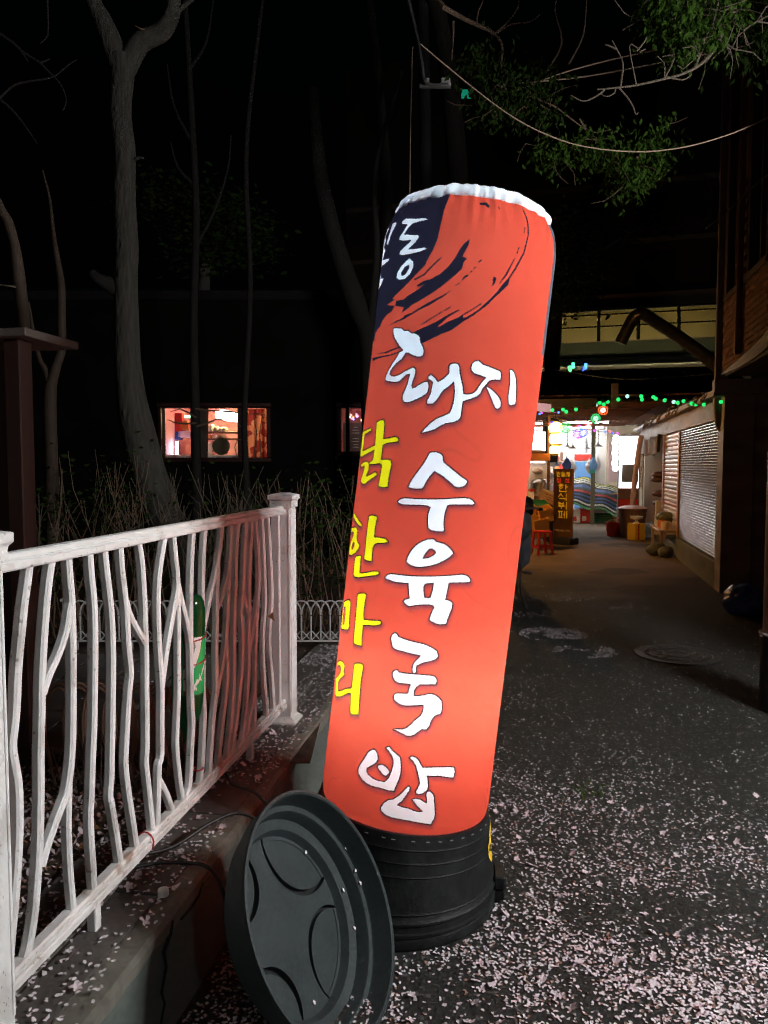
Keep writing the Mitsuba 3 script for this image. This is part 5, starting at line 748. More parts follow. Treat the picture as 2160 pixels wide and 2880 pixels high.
ct = thing('shop_counter', 'pale counter with stacked pink boxes behind the left window pane', 'counter')
obj('top', move(cbox(1.2, .5, .05, .01), *(-2.465, 10.900, 1.618)), 'c_white', ct); obj('body', move(cbox(1.2, .45, .7, .01), *(np.array((-2.465, 10.900, 1.618)) - [0, 0, .385])), 'c_cream', ct)
for x, y, w_, h_, m in ((500, 1190, .16, .28, 'c_red'), (520, 1197, .12, .13, 'c_orange'), (528, 1222, .25, .10, 'c_pale_pink'), (500, 1225, .12, .12, 'c_blue'), (590, 1262, .10, .18, 'c_cream'), (560, 1215, .06, .3, 'c_white'), (606, 1250, .1, .1, 'c_tan')):
    k = obj('stock_box', move(cbox(w_, .12, h_, .006), *at(x, y, 11.15)), m); tag(k, {500: 'red box' , 520: 'orange box', 528: 'wide pink box', 590: 'tall cream box', 560: 'narrow white box', 606: 'small tan box'}[x].replace('red box', 'red box' if m == 'c_red' else 'blue box') + ' standing inside the lit shop window', 'box')
cu = obj('window_curtain', (lambda X, Z: (np.stack([X, 10.35 + .03 * np.sin(X * 60), Z], -1).reshape(-1, 3), np.array([(j * 24 + i, j * 24 + i + 1, (j + 1) * 24 + i + 1, (j + 1) * 24 + i) for j in range(5) for i in range(23)])))(*np.meshgrid(np.linspace(-1.90, -1.50, 24), np.linspace(1.6, 2.25, 6))), 'curtain_red') if False else None
scene['curtain'] = {'type': 'principledthin', 'base_color': proc(lambda p, n, uv: mix((.30, .05, .05), (.75, .42, .26), smoothstep(.52, .58, fbm(p.x * 16, p.z * 14, 2.0)))), 'roughness': .8, 'diff_trans': 1.0, 'spec_trans': 0.0, 'eta': 1.3}
X, Z = np.meshgrid(np.linspace(-1.90, -1.50, 24), np.linspace(1.6, 2.25, 6))
k = obj('window_curtain', (np.stack([X, 10.35 + .03 * np.sin(X * 60), Z], -1).reshape(-1, 3), np.array([(j * 24 + i, j * 24 + i + 1, (j + 1) * 24 + i + 1, (j + 1) * 24 + i) for j in range(5) for i in range(23)])), 'curtain', smooth=True); tag(k, 'red curtain with a leafy pattern in the right pane of the shop window', 'curtain')
k = obj('ceiling_lamp', tube([(-1.75, 11.0, 2.2), (-1.65, 11.0, 2.2)], .04, 8), 'lamp_glass', emit=(34, 14, 9), w=.5); tag(k, 'small reddish lamp behind the patterned curtain', 'lamp')
mb = thing('menu_board', 'dark menu board with columns of small white lines inside the second window', 'menu')
obj('panel', move(cbox(.5, .03, .42, .004), *(-0.316, 10.700, 1.877)), 'c_brown', mb)
for r_ in range(8):
    for c_ in range(2):
        if r_ == 3: continue
        m = move(cbox(.085 + .02 * ((r_ * 7 + c_ * 3) % 3 - 1), .006, .011, .001), *(np.array(at(1000 + c_ * 28, 1202 + r_ * 8, 10.68)) - [0, .004, 0])); obj('text_line', m, 'c_cream', mb)
fl = thing('fairy_lights', 'tangle of tiny glowing coloured bulbs hanging inside the second shop window', 'string lights')
for i in range(16):
    p = at(980 + rng.uniform(0, 55), 1163 + rng.uniform(0, 24), 10.5); c = [(3, 1.2, .5), (2, .6, 1.2), (1.0, .9, 4), (4, 3, 2)][i % 4]
    obj('bulb', sphere(p, .014, 1), 'bulb_glass', fl, emit=c, w=.03)
k = obj('ceiling_lamp', tube([(-.25, 11.3, 2.45), (.2, 11.3, 2.45)], .03, 8), 'lamp_glass', emit=(30, 10, 11), w=.5); tag(k, 'small pink lamp inside the second shop window', 'lamp')

# ---------------------------------------------------------------- utility poles and wires
up = thing('utility_pole', 'slim dark utility pole with a short cross arm behind the red sign', 'utility pole')
obj('pole', tube([(0.475, 8.000, 0.790), (0.449, 8.000, 2.990), (0.413, 8.000, 5.117), (0.373, 8.000, 6.668)], [.07, .065, .06, .055], 12), 'dark', up, smooth=60)
obj('cross_arm', tube([(0.354, 7.900, 5.271), (0.666, 7.900, 5.265)], .022, 8), 'c_grey', up)
for x in (1202, 1245, 1253, 1262): obj('insulator', lathe([(.001, 0), (.022, 0), (.026, .02), (.014, .05), (.02, .07), (.001, .075)], 10, np.array(at(x, 242, 7.88))), 'c_white', up, smooth=50)
obj('cable_bundle', tube(smooth_path([(0.239, 7.900, 6.097), (0.268, 7.900, 5.995), (0.310, 7.900, 5.791), (0.346, 7.900, 5.621), (0.375, 7.900, 5.415), (0.390, 7.900, 5.278)], 4), .026, 8), 'dark', up)
obj('cable_bundle', tube(smooth_path([(0.243, 7.800, 6.039), (0.285, 7.800, 5.871), (0.335, 7.800, 5.670), (0.377, 7.800, 5.433), (0.399, 7.800, 5.281), (0.441, 7.800, 5.244), (0.525, 7.800, 5.237), (0.636, 7.800, 5.244)], 4), .012, 6), 'c_grey', up)
W_ = [('white cable hanging straight down from the pole to the sign top', [(1161,132),(1159,160),(1158,230),(1155,330),(1154,420),(1152,560),(1150,700)], 7.0, .0055, 'c_tan', 0),
      ('pale cable sagging in a long curve across the upper right', [(1183,125),(1260,190),(1340,255),(1420,315),(1500,362),(1600,402),(1700,421),(1800,427),(1880,421),(1960,406),(2060,375),(2160,331),(2300,262)], 4.9, .0042, 'c_tan', -.4),
      ('thin dark wire slanting behind the foliage', [(1440,260),(1600,200),(1800,150),(1980,120),(2160,88),(2300,60)], 6.5, .006, 'c_tan', 0),
      ('second thin wire just below the upper slanting wire', [(1460,235),(1650,215),(1850,178),(2000,150),(2160,114),(2300,80)], 6.6, .006, 'c_tan', 0),
      ('pale wire slanting down beside the brick building', [(2230,440),(2160,490),(2080,560),(2040,600),(1985,642)], 7.5, .008, 'c_grey', 0),
      ('thin dark wire rising across the upper building', [(1700,700),(1850,600),(1990,420),(2160,200),(2250,80)], 9.0, .006, 'dark', 0),
      ('dark wire along the corrugated roof edge', [(1560,1040),(1740,1066),(1900,1060),(2040,1048)], 13.5, .007, 'c_grey', 0)]
for lb, q, Y, r_, m, s in W_: k = obj('overhead_cable', tube(smooth_path(line_px(q, Y), 5), r_, 6), m, smooth=60); tag(k, lb, 'cable')
k = obj('green_tag', frame_box(np.array((0.881, 8.500, 5.473)), (1, 0, 0), (0, 1, 0), (0, 0, 1), -.054, .054, -.01, .01, -.046, .046, .004), 'c_teal', emit=(.0, .14, .075), w=.05); tag(k, 'small glowing green rectangular sign hanging in the dark above the red sign', 'sign')
p_ = thing('street_pole', 'tan utility pole with a black wrapped foot at the right edge', 'utility pole')
PC = (2.47, 4.62)
obj('pole', tube([(PC[0], PC[1], .02), (PC[0] - .005, PC[1], 1.0), (PC[0] - .01, PC[1], 4), (PC[0] - .02, PC[1], 8)], [.150, .148, .14, .12], 28), 'c_tan', p_, smooth=60)
obj('foot_guard', lathe([(.153, .0), (.162, .01), (.163, .42), (.166, .43), (.166, .455), (.160, .462), (.151, .464)], 36, (PC[0], PC[1], .0)), 'rubber', p_, smooth=40)
obj('ring', lathe([(.160, .4625), (.172, .466), (.174, .474), (.170, .481), (.152, .482)], 36, (PC[0], PC[1], .0)), 'c_grey', p_, smooth=40)

# ---------------------------------------------------------------- the market lane
AT = np.array([.2215, .97516, 0]); AN = np.array([.97516, -.2215, 0])
def al(s, lat, z=0.0): return AT * s + AN * lat + FZ * z
def abox(mb, s0, s1, l0, l1, z0, z1, b=.005): return mb.add(*frame_box(O3, AT, AN, FZ, s0, s1, l0, l1, z0, z1, b))
def ab(*a, **k): return abox(MB(), *a, **k)
shop = thing('shutter_shop', 'low market shop with a closed ribbed metal shutter on the right side of the lane', 'building')
obj('plinth', ab(9.98, 13.2, 1.865, 2.1, -.02, .33, b=.015), 'concrete', shop); obj('plinth', ab(13.25, 19.0, 1.93, 2.2, -.02, .16, b=.015), 'concrete', shop)
pl = obj('pillar', ab(9.62, 9.96, 1.86, 2.2, -.02, 2.36, b=.01), 'grey_paint', shop)
obj('side_wall', ab(9.70, 9.80, 2.203, 3.4, -.02, 2.5, b=.005), 'grey_paint', shop)
b = MB(); abox(b, 9.6, 19.0, 1.86, 1.98, 2.05, 2.33, .006); obj('fascia', b, 'grey_paint', shop)
b = MB(); v, f = sheet(9.5, 19.2, 1.72, 4.2, 0, 80, 12, lambda X, Y: 2.36 + .05 * (Y - 1.72) + .03 * (meshkit.noise(np.stack([X * 3, Y * 3, 0 * X], -1), 3) - .5))
v2 = v - [0, 0, .07]; V = np.vstack([v, v2]); n_ = len(v); F = np.vstack([f, f[:, ::-1] + n_, [(i, i + n_, i + 1 + n_, i + 1) for i in range(79)], [(j * 80, (j + 1) * 80, (j + 1) * 80 + n_, j * 80 + n_) for j in range(11)]])
obj('roof', (np.outer(V[:, 0], AT) + np.outer(V[:, 1], AN) + np.outer(V[:, 2], FZ), F), 'grey_paint', shop)
b = MB()
for i in range(60): s = rng.uniform(9.7, 19); b.add(*sphere(al(s, 1.74 + rng.uniform(0, .12), 2.385 + rng.uniform(0, .03)), rng.uniform(.02, .06), 1, (1, 1, .4)))
k = obj('roof_debris', b, 'c_grey', shop); labels[k] = {'kind': 'stuff'}
b = MB()
for i in range(26):
    s = rng.uniform(9.8, 17); l = rng.uniform(.2, .5); b.add(*tube([al(s, 1.72, 2.36), al(s + l * .5, 1.70, 2.34 - rng.uniform(.02, .10)), al(s + l, 1.72, 2.33)], .006, 4))
obj('creeper', b, 'twig', shop)
obj('roof_end', ab(9.45, 9.60, 1.72, 2.25, 2.33, 2.48, b=.006), 'c_grey', shop)
sr = obj('shutter_frame', ab(13.14, 13.26, 1.88, 1.95, .33, 2.05), 'orange_post', shop)
# ribbed shutter: every slat on its own
def slat(s0, s1, z, h, m, k='slat', lat=1.915, n=6):
    a = np.linspace(0, math.pi, n); p = [(lat - .018 * math.sin(t), z + h * (1 - math.cos(t)) / 2) for t in a]
    v = np.array([al(s, l, zz) for s in (s0, s1) for l, zz in p]); f = [(i, i + 1, n + i + 1, n + i) for i in range(n - 1)]; return obj(k, (v, np.array(f)), m, shop)
for i in range(46): slat(9.97, 13.13, .34 + i * .0372, .0360, 'shutter_metal')
for nm, c in (('strip_a', (.50, .46, .44)), ('strip_b', (.42, .22, .14)), ('strip_c', (.30, .32, .36))): mat(nm, c, .35, metallic=.2)
for i in range(22): slat(13.30, 14.98, .42 + i * .0742, .0725, ['strip_a', 'strip_a', 'strip_c', 'strip_a', 'strip_a', 'strip_b', 'strip_a'][i % 7], 'strip')
obj('shutter_post', ab(15.0, 15.16, 1.88, 1.96, .12, 2.2), 'pink_paint', shop)
b = MB(); abox(b, 15.2, 18.9, 2.9, 3.0, .1, 2.4); abox(b, 18.9, 19.0, 1.95, 3.0, .1, 2.4); obj('nook_wall', b, 'c_tan', shop)
b = MB(); v, f = sheet(15.2, 18.4, 0, .34, 0, 30, 6); v = np.array([al(q[0], 1.84 + .05 * math.sin(q[0] * 9) - .05 * q[1], 2.06 - q[1] + .03 * math.sin(q[0] * 5)) for q in v]); obj('awning', (v, f), 'grey_paint', shop)
obj('junction_box', ab(16.9, 17.05, 2.86, 2.899, 1.55, 1.72), 'c_cream', shop)
dp = thing('downpipe', 'grey bent drainpipe running down the end wall of the shutter shop', 'pipe')
q = [(4.001, 9.250, 2.363), (3.985, 9.200, 2.170), (4.006, 9.200, 2.001), (4.068, 9.200, 1.896), (4.232, 9.200, 1.790), (4.272, 9.200, 1.723), (4.265, 9.200, 1.536), (4.243, 9.200, 1.111), (4.223, 9.200, 0.598), (4.210, 9.200, 0.124)]
obj('pipe', tube(q, .065, 12), 'grey_paint', dp, smooth=50)
for i in (4, 6, 8): obj('collar', tube([np.array(q[i]) * .5 + np.array(q[i]) * .5 - [0, 0, .03], np.array(q[i]) + [0, 0, .03]], .072, 12), 'grey_paint', dp, smooth=50)
# stacked goods in the nook and by the plinth
for i, (s, l, z, a, h, m, lb) in enumerate(((16.0, 2.3, .17, .42, .34, 'c_card', 'brown cardboard box at the bottom of the stack in the shop nook'), (16.0, 2.3, .52, .40, .36, 'c_card', 'brown cardboard box in the middle of the stack in the shop nook'), (16.05, 2.3, .89, .40, .22, 'c_card', 'flat brown carton on top of the stack in the shop nook'), (16.9, 2.25, .17, .36, .30, 'c_tan', 'tan carton behind the cardboard stack in the nook'), (15.55, 2.0, .17, .12, .36, 'c_cream', 'narrow cream carton at the front of the nook'), (15.6, 2.02, .54, .12, .28, 'c_cream', 'upper narrow cream carton at the front of the nook'))):
    k = obj('cardboard_box', ab(s - a / 2, s + a / 2, l - .19, l + .19, z, z + h), m); tag(k, lb, 'box')
k = obj('white_tub', lathe([(.001, 0), (.17, 0), (.19, .22), (.18, .22), (.001, .18)], 24, al(16.05, 2.26, 1.12)), 'c_white', smooth=50); tag(k, 'white plastic tub standing on the cardboard stack', 'tub')
b = MB()
for i in range(12): b.add(*sphere(al(17.3 + rng.uniform(-.15, .15), 2.2 + rng.uniform(-.15, .15), .2 + i * .1), .17, 1, (1, 1, .42)))
k = obj('sack_pile', b, 'c_brown', smooth=True); tag(k, 'tall pile of reddish brown sacks inside the nook', 'sacks')
bn = thing('low_bench', 'low cluttered bench with rags and tins beside the striped shutter', 'bench')
obj('top', ab(13.3, 14.7, 1.62, 1.9, .40, .43), 'c_tan', bn)
for s in (13.4, 14.6): obj('leg', ab(s, s + .05, 1.65, 1.7, 0, .40), 'c_tan', bn)
for i, (s, m) in enumerate(((13.5, 'c_cream'), (13.9, 'c_orange'), (14.3, 'c_white'))): k = obj('tin', lathe([(.001, 0), (.08, 0), (.08, .13), (.001, .13)], 14, al(s, 1.75, .431)), m, smooth=50); tag(k, ['cream tin on the low bench', 'orange tin on the low bench', 'white tin on the low bench'][i], 'tin')
k = obj('rag_heap', sphere(al(14.0, 1.82, .60), .17, 2, (1, 1, .6)), 'c_olive', smooth=True); tag(k, 'dark rag heap piled on the low bench', 'rags')
for i, (s, l, r_) in enumerate(((13.45, 1.6, .16), (13.2, 1.72, .13), (13.75, 1.66, .11))):
    m = trimesh.creation.icosphere(subdivisions=2, radius=r_); m.vertices *= (1 + .35 * (meshkit.noise(m.vertices * 9 + i * 7, 5)[:, None] - .5)); m.vertices[:, 2] *= .75
    k = obj('rock', (m.vertices + al(s, l, r_ * .6), m.faces), 'concrete', smooth=30); tag(k, ['largest grey rock lying below the low bench', 'middle grey rock at the corner of the shop plinth', 'smallest rock under the low bench'][i], 'rock')
# blue bag
m = trimesh.creation.icosphere(subdivisions=4, radius=1.0); v = m.vertices * [.21, .23, .175]; nn = meshkit.fbm(m.vertices * 2.4, 4, 61)[:, None]; v = v * (1 + .42 * (nn - .5)); v[:, 2] = np.maximum(v[:, 2], -.13)
mat('bag_film', (.03, .075, .32), .25); k = obj('rubbish_bag', (v + np.array([3.66, 7.72, .13]), m.faces), 'bag_film', smooth=True); tag(k, 'dark blue filled rubbish bag lying at the foot of the drainpipe', 'bag')

# brick upper storey on the right
br = thing('brick_building', 'dark brick building with an overhanging upper storey on the right of the lane', 'building')
def f_brick(p, n, uv): return mix((.10, .045, .03), (.22, .11, .07), fbm(p.x * 5, p.y * 5, p.z * 9))
mat('brick', proc(f_brick), .85); mat('mortar', (.06, .05, .045), .9)
WINS = [(8.05, 8.86, 3.5, 6.2), (9.24, 9.92, 3.5, 6.2)]
g = sbox(7.3, 2.62, 10.18, 9.0).difference(unary_union([sbox(a, c, b_, d) for a, b_, c, d in WINS])); m = extrude(g, .25); v = np.array(m.vertices)
obj('wall', (np.outer(v[:, 0], AT) + np.outer(1.925 + v[:, 2], AN) + np.outer(v[:, 1], FZ), m.faces), 'mortar', br)
base = cbox(.197, .02, .057, .004); bp = {}
bd = mikit.ply((base.vertices, base.faces), 'brick'); nb_ = 0
RA = np.eye(4); RA[:3, 0], RA[:3, 1], RA[:3, 2] = AT, AN, FZ
stuffb = MB()
for r_ in range(30):
    z = 2.66 + r_ * .066
    for c_ in range(40):
        s = 7.4 + c_ * .206 + (.103 if r_ % 2 else 0)
        if s > 10.07: continue
        if any(a - .1 < s < b_ + .1 and c - .03 < z < d + .03 for a, b_, c, d in WINS): continue
        M = RA.copy(); M[:3, 3] = al(s, 1.918 + rng.uniform(-.002, .002), z)
        if nb_ < 290 and s > 7.6 and z < 4.2:
            k = uniq('brick_building__wall__brick'); scene[k] = {**bd, 'to_world': T4(M)}; nb_ += 1
        else: stuffb.add(base.vertices @ RA[:3, :3].T + M[:3, 3], base.faces)
k = obj('far_bricks', stuffb, 'brick', br + '__wall'); labels[k] = {'kind': 'stuff'}
for a, b_, c, d in WINS:
    w = obj('window', ab(a - .04, b_ + .04, 1.88, 1.96, c - .07, c - .002), 'mortar', br)
    obj('frame', ab(a, a + .05, 1.90, 1.98, c, d), 'mortar', w); obj('frame', ab(b_ - .05, b_, 1.90, 1.98, c, d), 'mortar', w); obj('frame', ab((a + b_) / 2 - .02, (a + b_) / 2 + .02, 1.93, 1.98, c, d), 'mortar', w)
    obj('pane', ab(a + .05, b_ - .05, 2.0, 2.01, c, d), 'dark', w)
obj('pipe', tube([al(9.05, 1.87, 2.7), al(9.05, 1.87, 9)], .035, 10), 'c_brown', br, smooth=50)
b = MB(); abox(b, 7.3, 9.58, 1.85, 4.0, 2.52, 2.615, .01); obj('soffit', b, 'dark', br)
obj('ground_pillar', ab(8.3, 8.55, 2.30, 2.55, -.02, 2.515), 'grey_paint', br); obj('ground_wall', ab(7.3, 9.69, 3.42, 3.52, -.02, 2.515), 'dark', br); obj('end_wall', ab(7.3, 7.5, 2.19, 4.0, 2.62, 9.0), 'mortar', br); obj('near_wing', ab(5.0, 7.28, 1.95, 4.0, -.02, 9.0), 'mortar', br)
obj('corner_strip', ab(10.19, 10.26, 1.86, 2.0, 2.5, 9.0), 'c_grey', br)
mb_ = thing('meter_box', 'small grey wall box with a pale window under the brick overhang', 'meter box')
obj('case', ab(8.05, 8.22, 2.12, 2.42, 1.78, 2.22, b=.01), 'c_grey', mb_); obj('window', ab(8.03, 8.049, 2.2, 2.36, 2.0, 2.16, b=.002), 'c_white', mb_); obj('ledge', ab(7.98, 8.25, 2.08, 2.46, 1.74, 1.778, b=.004), 'c_grey', mb_)
b = MB()
for i in range(5): b.add(*tube(smooth_path([al(7.0 + i * .1, 1.8, 2.9 - i * .05), al(7.6, 1.82, 2.70 - i * .03), al(8.6, 1.84, 2.62 - .02 * i), al(9.7, 1.84, 2.56)], 5), .012, 6))
k = obj('cable_bundle', b, 'rubber', smooth=60); tag(k, 'dark bundle of cables along the lower edge of the brick wall', 'cable')

# corrugated canopy over the lane
cn = thing('canopy', 'dark corrugated lean-to roof spanning the market lane', 'roof')
X, Yv = np.meshgrid(np.linspace(-3.0, 3.3, 376), np.array([0, .5, 1.0])); s = 13.9 + 2.4 * Yv; z = 2.62 + .80 * Yv + .018 * np.sin(X * 2 * np.pi / .115)
P = np.stack([s, X, z], -1).reshape(-1, 3); P = np.outer(P[:, 0], AT) + np.outer(P[:, 1], AN) + np.outer(P[:, 2], FZ)
mat('canopy_black', (.012, .012, .012), .95)
obj('sheet', (P, np.array([(j * 376 + i, j * 376 + i + 1, (j + 1) * 376 + i + 1, (j + 1) * 376 + i) for j in range(2) for i in range(375)])), 'canopy_black', cn, smooth=60)
obj('front_tarp', (lambda q: q)((np.array([al(13.88, l, zz) for zz, L in ((2.66, 0), (2.50, 1)) for l in np.linspace(-3, .62, 30)]), np.array([(i, i + 1, 31 + i, 30 + i) for i in range(29)]))), 'canopy_black', cn)
mat('ceil_brown', (.10, .045, .025), .9)
obj('ceiling', ab(14.1, 24, -3.0, 3.0, 2.70, 2.74), 'ceil_brown', cn)
for s in np.arange(14.5, 23.5, .8): obj('batten', ab(s, s + .07, -2.9, 1.85, 2.63, 2.699), 'ceil_brown', cn)
obj('post_stub', ab(13.80, 13.87, .86, .98, 2.48, 2.9), 'mortar', cn)
for l in (-1.35, -2.9): obj('post', ab(14.2, 14.3, l, l + .1, 0, 2.63), 'c_brown', cn)

# footbridge with a yellowish glazed vault, shop row and building behind
fb = thing('footbridge', 'covered footbridge with yellowish translucent vault panels crossing above the lane', 'bridge')
thin('vault_panel', (.50, .42, .20), .6, 1.1); BA, BB = (3.242, 23.600, 4.828), (9.737, 21.700, 4.560); BA = np.array(BA); BB = np.array(BB); BA[2] = BB[2] = 0; bx = (BB - BA) / np.linalg.norm(BB - BA); by = np.cross([0, 0, 1.0], bx)
def bbx(mb, u0, u1, d0, d1, z0, z1, b=.006): return mb.add(*frame_box(BA, bx, by, FZ, u0, u1, d0, d1, z0, z1, b))
LB = float(np.linalg.norm(BB - BA)); edges = np.arange(-.15, LB + 1.0, 1.10)
def vault(u, t): return BA + bx * u + by * (.55 - .55 * math.cos(t * 1.15)) + FZ * (5.12 + .92 * math.sin(t * 1.15) / math.sin(1.15))
for a, c in zip(edges[:-1], edges[1:]):
    for t0, t1 in ((0, .36), (.40, .78), (.80, 1.0)):
        ts = np.linspace(t0, t1, 5); v = np.array([vault(u, t) for t in ts for u in (a + .05, c - .05)]); obj('vault_panel', (v, np.array([(2 * i, 2 * i + 1, 2 * i + 3, 2 * i + 2) for i in range(4)])), 'vault_panel', fb, smooth=True)
    obj('rib', tube([vault(a, t) for t in np.linspace(0, 1, 8)], .05, 6), 'dark', fb)
    for t in (.38, .79): obj('purlin', tube([vault(a + .04, t), vault(c - .04, t)], .022, 6), 'dark', fb)
obj('deck', bbx(MB(), -.5, LB + 1, .02, 2.6, 4.66, 5.10), 'c_olive', fb)
for z in (4.64, 4.52, 4.41): obj('beam', bbx(MB(), -.5, LB + 1, -.04 - (4.64 - z), .5, z - .05, z - .012), 'c_cream', fb)
obj('back_wall', bbx(MB(), -.5, LB + 1, 2.65, 2.7, 4.6, 7.0), 'c_tan', fb); obj('roof', bbx(MB(), -.5, LB + 1, .55, 2.7, 6.10, 6.16), 'dark', fb)
obj('walkway_lamp', bbx(MB(), .5, LB - .2, 1.3, 1.38, 5.95, 6.0), 'lamp_glass', fb, emit=(14, 11.0, 5.5), w=2.0)
us = thing('upper_shops', 'row of pale lit shop fronts seen between the canopy and the footbridge', 'building')
obj('wall', bbx(MB(), -.5, LB + 1, 3.2, 3.3, 3.0, 4.6), 'c_cream', us)
for u0, u1, m in ((1.2, 1.7, 'c_olive'), (2.0, 2.5, 'c_brown'), (2.75, 4.0, 'c_blue'), (4.1, 4.35, 'c_tan'), (4.5, 4.75, 'c_navy'), (5.4, 6.6, 'c_white')): obj('panel', bbx(MB(), u0 + .9, u1 + .9, 3.14, 3.19, 3.4, 4.34), m, us)
obj('strip_lamp', bbx(MB(), 1.0, LB - .2, -.75, -.69, 3.80, 3.84), 'lamp_glass', us, emit=(15, 13.5, 8.5), w=1.5)
for i, (x, y, c) in enumerate(((1612,1028,(.2,2.5,.9)), (1603,1037,(.2,2.5,.6)), (1647,1030,(.2,.8,3.5)), (1643,1040,(.1,.3,3)))):
    k = obj('neon_lamp', tube([at(x, y - 8, 20.4), at(x, y + 8, 20.4)], .04, 8), 'lamp_glass', emit=c, w=.05); tag(k, ['tall green neon lamp above the canopy edge', 'short green neon lamp at the left above the canopy', 'upper blue neon lamp above the canopy edge', 'lower blue neon lamp above the canopy edge'][i], 'lamp')
ap = thing('apartment_building', 'tall dim building with pale string courses behind the footbridge', 'building')
obj('wall', bbx(MB(), -6, LB + 4, 4.0, 4.4, 0, 16), 'mortar', ap)
for z in (7.0, 8.9, 10.8): obj('string_course', bbx(MB(), -6, LB + 4, 3.9, 3.999, z, z + .16), 'grey_paint', ap)
for z in (7.5, 9.4):
    for u in (-3, -.6, 1.8, 4.2, 6.6): obj('window', bbx(MB(), u, u + 1.3, 3.96, 4.01, z, z + 1.1), 'dark', ap)
du = thing('duct', 'large bent metal duct rising above the canopy', 'pipe')
obj('pipe', tube(smooth_path([(5.019, 16.500, 4.088), (5.205, 16.400, 4.517), (5.319, 16.300, 4.653), (5.435, 16.200, 4.619), (5.553, 16.000, 4.458), (5.773, 15.400, 4.076), (5.961, 14.800, 3.688), (6.150, 14.200, 3.277)], 5), .125, 16), 'shutter_metal', du, smooth=60)
for q in ((1775,905,16.4), (1840,903,16.0), (1930,963,15.1)): obj('collar', sphere(at(*q), .135, 2, (.6, .6, 1)), 'shutter_metal', du, smooth=True)

# ---- shops at the end of the lane
es = thing('market_shops', 'bright open white shop fronts at the far end of the lane', 'building')
obj('back_wall', ab(24.0, 24.1, -3.0, 3.2, 0, 2.7), 'c_white', es); obj('left_wall', ab(17.6, 24.0, -1.35, -1.25, 0, 2.7), 'c_white', es); obj('right_wall', ab(19.2, 24.0, 2.3, 2.4, 0, 2.7), 'grey_paint', es)
obj('partition', ab(22.6, 22.7, 1.30, 2.29, 0, 2.6), 'c_cream', es)
for z in np.arange(.9, 2.4, .085): obj('louvre', ab(22.52, 22.58, 1.95, 2.29, z, z + .05), 'c_tan', es)
for l, m in ((-.9, 'c_grey'), (-.1, 'c_sky_blue'), (.75, 'c_grey')): obj('window_frame', ab(23.93, 23.99, l, l + .06, .6, 2.3), m, es)
fr = thing('drinks_fridge', 'white drinks fridge with a bluish door standing in the bright far shop', 'fridge')
obj('case', ab(23.2, 23.8, .42, 1.0, 0, 1.85), 'c_white', fr); obj('door', ab(23.16, 23.195, .46, .96, .25, 1.6), 'c_sky_blue', fr); obj('header', ab(23.15, 23.195, .44, .98, 1.64, 1.82), 'c_red', fr)
gs = thing('goods_shelf', 'shelf crowded with coloured goods against the far bright wall', 'shelf')
for z in (.9, 1.25, 1.6): obj('board', ab(23.55, 23.9, -.95, .3, z, z + .03), 'c_tan', gs)
for i in range(27):
    l_ = -.92 + (i % 9) * .135; z = (.931, 1.281, 1.631)[i // 9]; h_ = rng.uniform(.12, .26); obj('packet', ab(23.6, 23.8, l_, l_ + rng.uniform(.07, .12), z, z + h_), ['c_red', 'c_orange', 'c_green', 'c_cream', 'c_blue', 'c_brown', 'c_yellow'][(i * 5 + i // 4) % 7], gs)
obj('poster', ab(22.55, 22.59, 1.36, 1.92, 1.05, 2.15), 'c_pale_pink', es)
for s, l0, l1, e in ((20.2, -1.1, 1.2, 110), (22.8, -1.0, 1.2, 110)): 
    k = obj('strip_light', ab(s, s + .06, l0, l1, 2.55, 2.60), 'lamp_glass', emit=(e, e * 1.02, e), w=7.0); tag(k, 'long white strip light under the ceiling of the market lane, ' + ('nearer one' if s < 21 else 'farther one'), 'lamp')
lb = thing('light_cabinet', 'tall glowing white sign cabinet with a red base at the end of the shutter shop', 'sign')
c0 = np.array((5.591, 17.600, 1.569)); 
def cb(mb, x0, x1, z0, z1, d0=-.1, d1=.1): return mb.add(*frame_box(np.array([c0[0], c0[1], 0]), AN, AT, FZ, x0, x1, d0, d1, z0, z1, .006))
obj('light_panel', cb(MB(), -.215, .215, .98, 2.16), 'lamp_glass', lb, emit=(2.4, 2.4, 2.5), w=1.2); obj('grey_panel', cb(MB(), -.215, .215, .73, .975), 'c_brown', lb); obj('red_panel', cb(MB(), -.215, .215, .0, .725), 'c_red', lb)
obj('picture_panel', cb(MB(), -.15, .2, 1.12, 1.52, -.112, -.102), 'c_grey', lb)
b = MB(); cb(b, -.235, -.216, .0, 2.19, -.11, .11); cb(b, .216, .235, 0, 2.19, -.11, .11); cb(b, -.215, .215, 2.165, 2.19, -.11, .11); obj('frame', b, 'c_grey', lb)
for i in range(7):
    k = obj('frill_bulb', sphere((c0[0] - .33 - .02 * (i % 2), c0[1] - .1, 2.12 - i * .115), .075, 2), 'lamp_glass', lb, emit=(2.6, 2.6, 2.6), w=.3)
pp_ = thing('leaning_pipe', 'pale plastic pipe leaning against the glowing cabinet', 'pipe')
obj('tube', tube([(5.356, 16.600, 0.491), (5.417, 16.600, 1.259), (5.490, 16.600, 1.856), (5.530, 16.600, 2.138)], .055, 12), 'c_pale_pink', pp_, smooth=60); obj('strap', tube([(5.432, 16.600, 1.275), (5.440, 16.600, 1.290)], .06, 12), 'dark', pp_)
tb = thing('round_tub', 'large brown rubber tub with a lid in front of the glowing cabinet', 'tub')
TC = np.array((5.178, 16.000, 0.080)); TC[2] = 0
obj('body', lathe([(.001, .0), (.225, .0), (.29, .58), (.305, .60), (.28, .60), (.001, .56)], 32, TC), 'c_brown', tb, smooth=40); obj('lid', lathe([(.001, .67), (.10, .665), (.22, .645), (.31, .612), (.315, .603), (.001, .602)], 32, TC), 'c_pale_pink', tb, smooth=40)
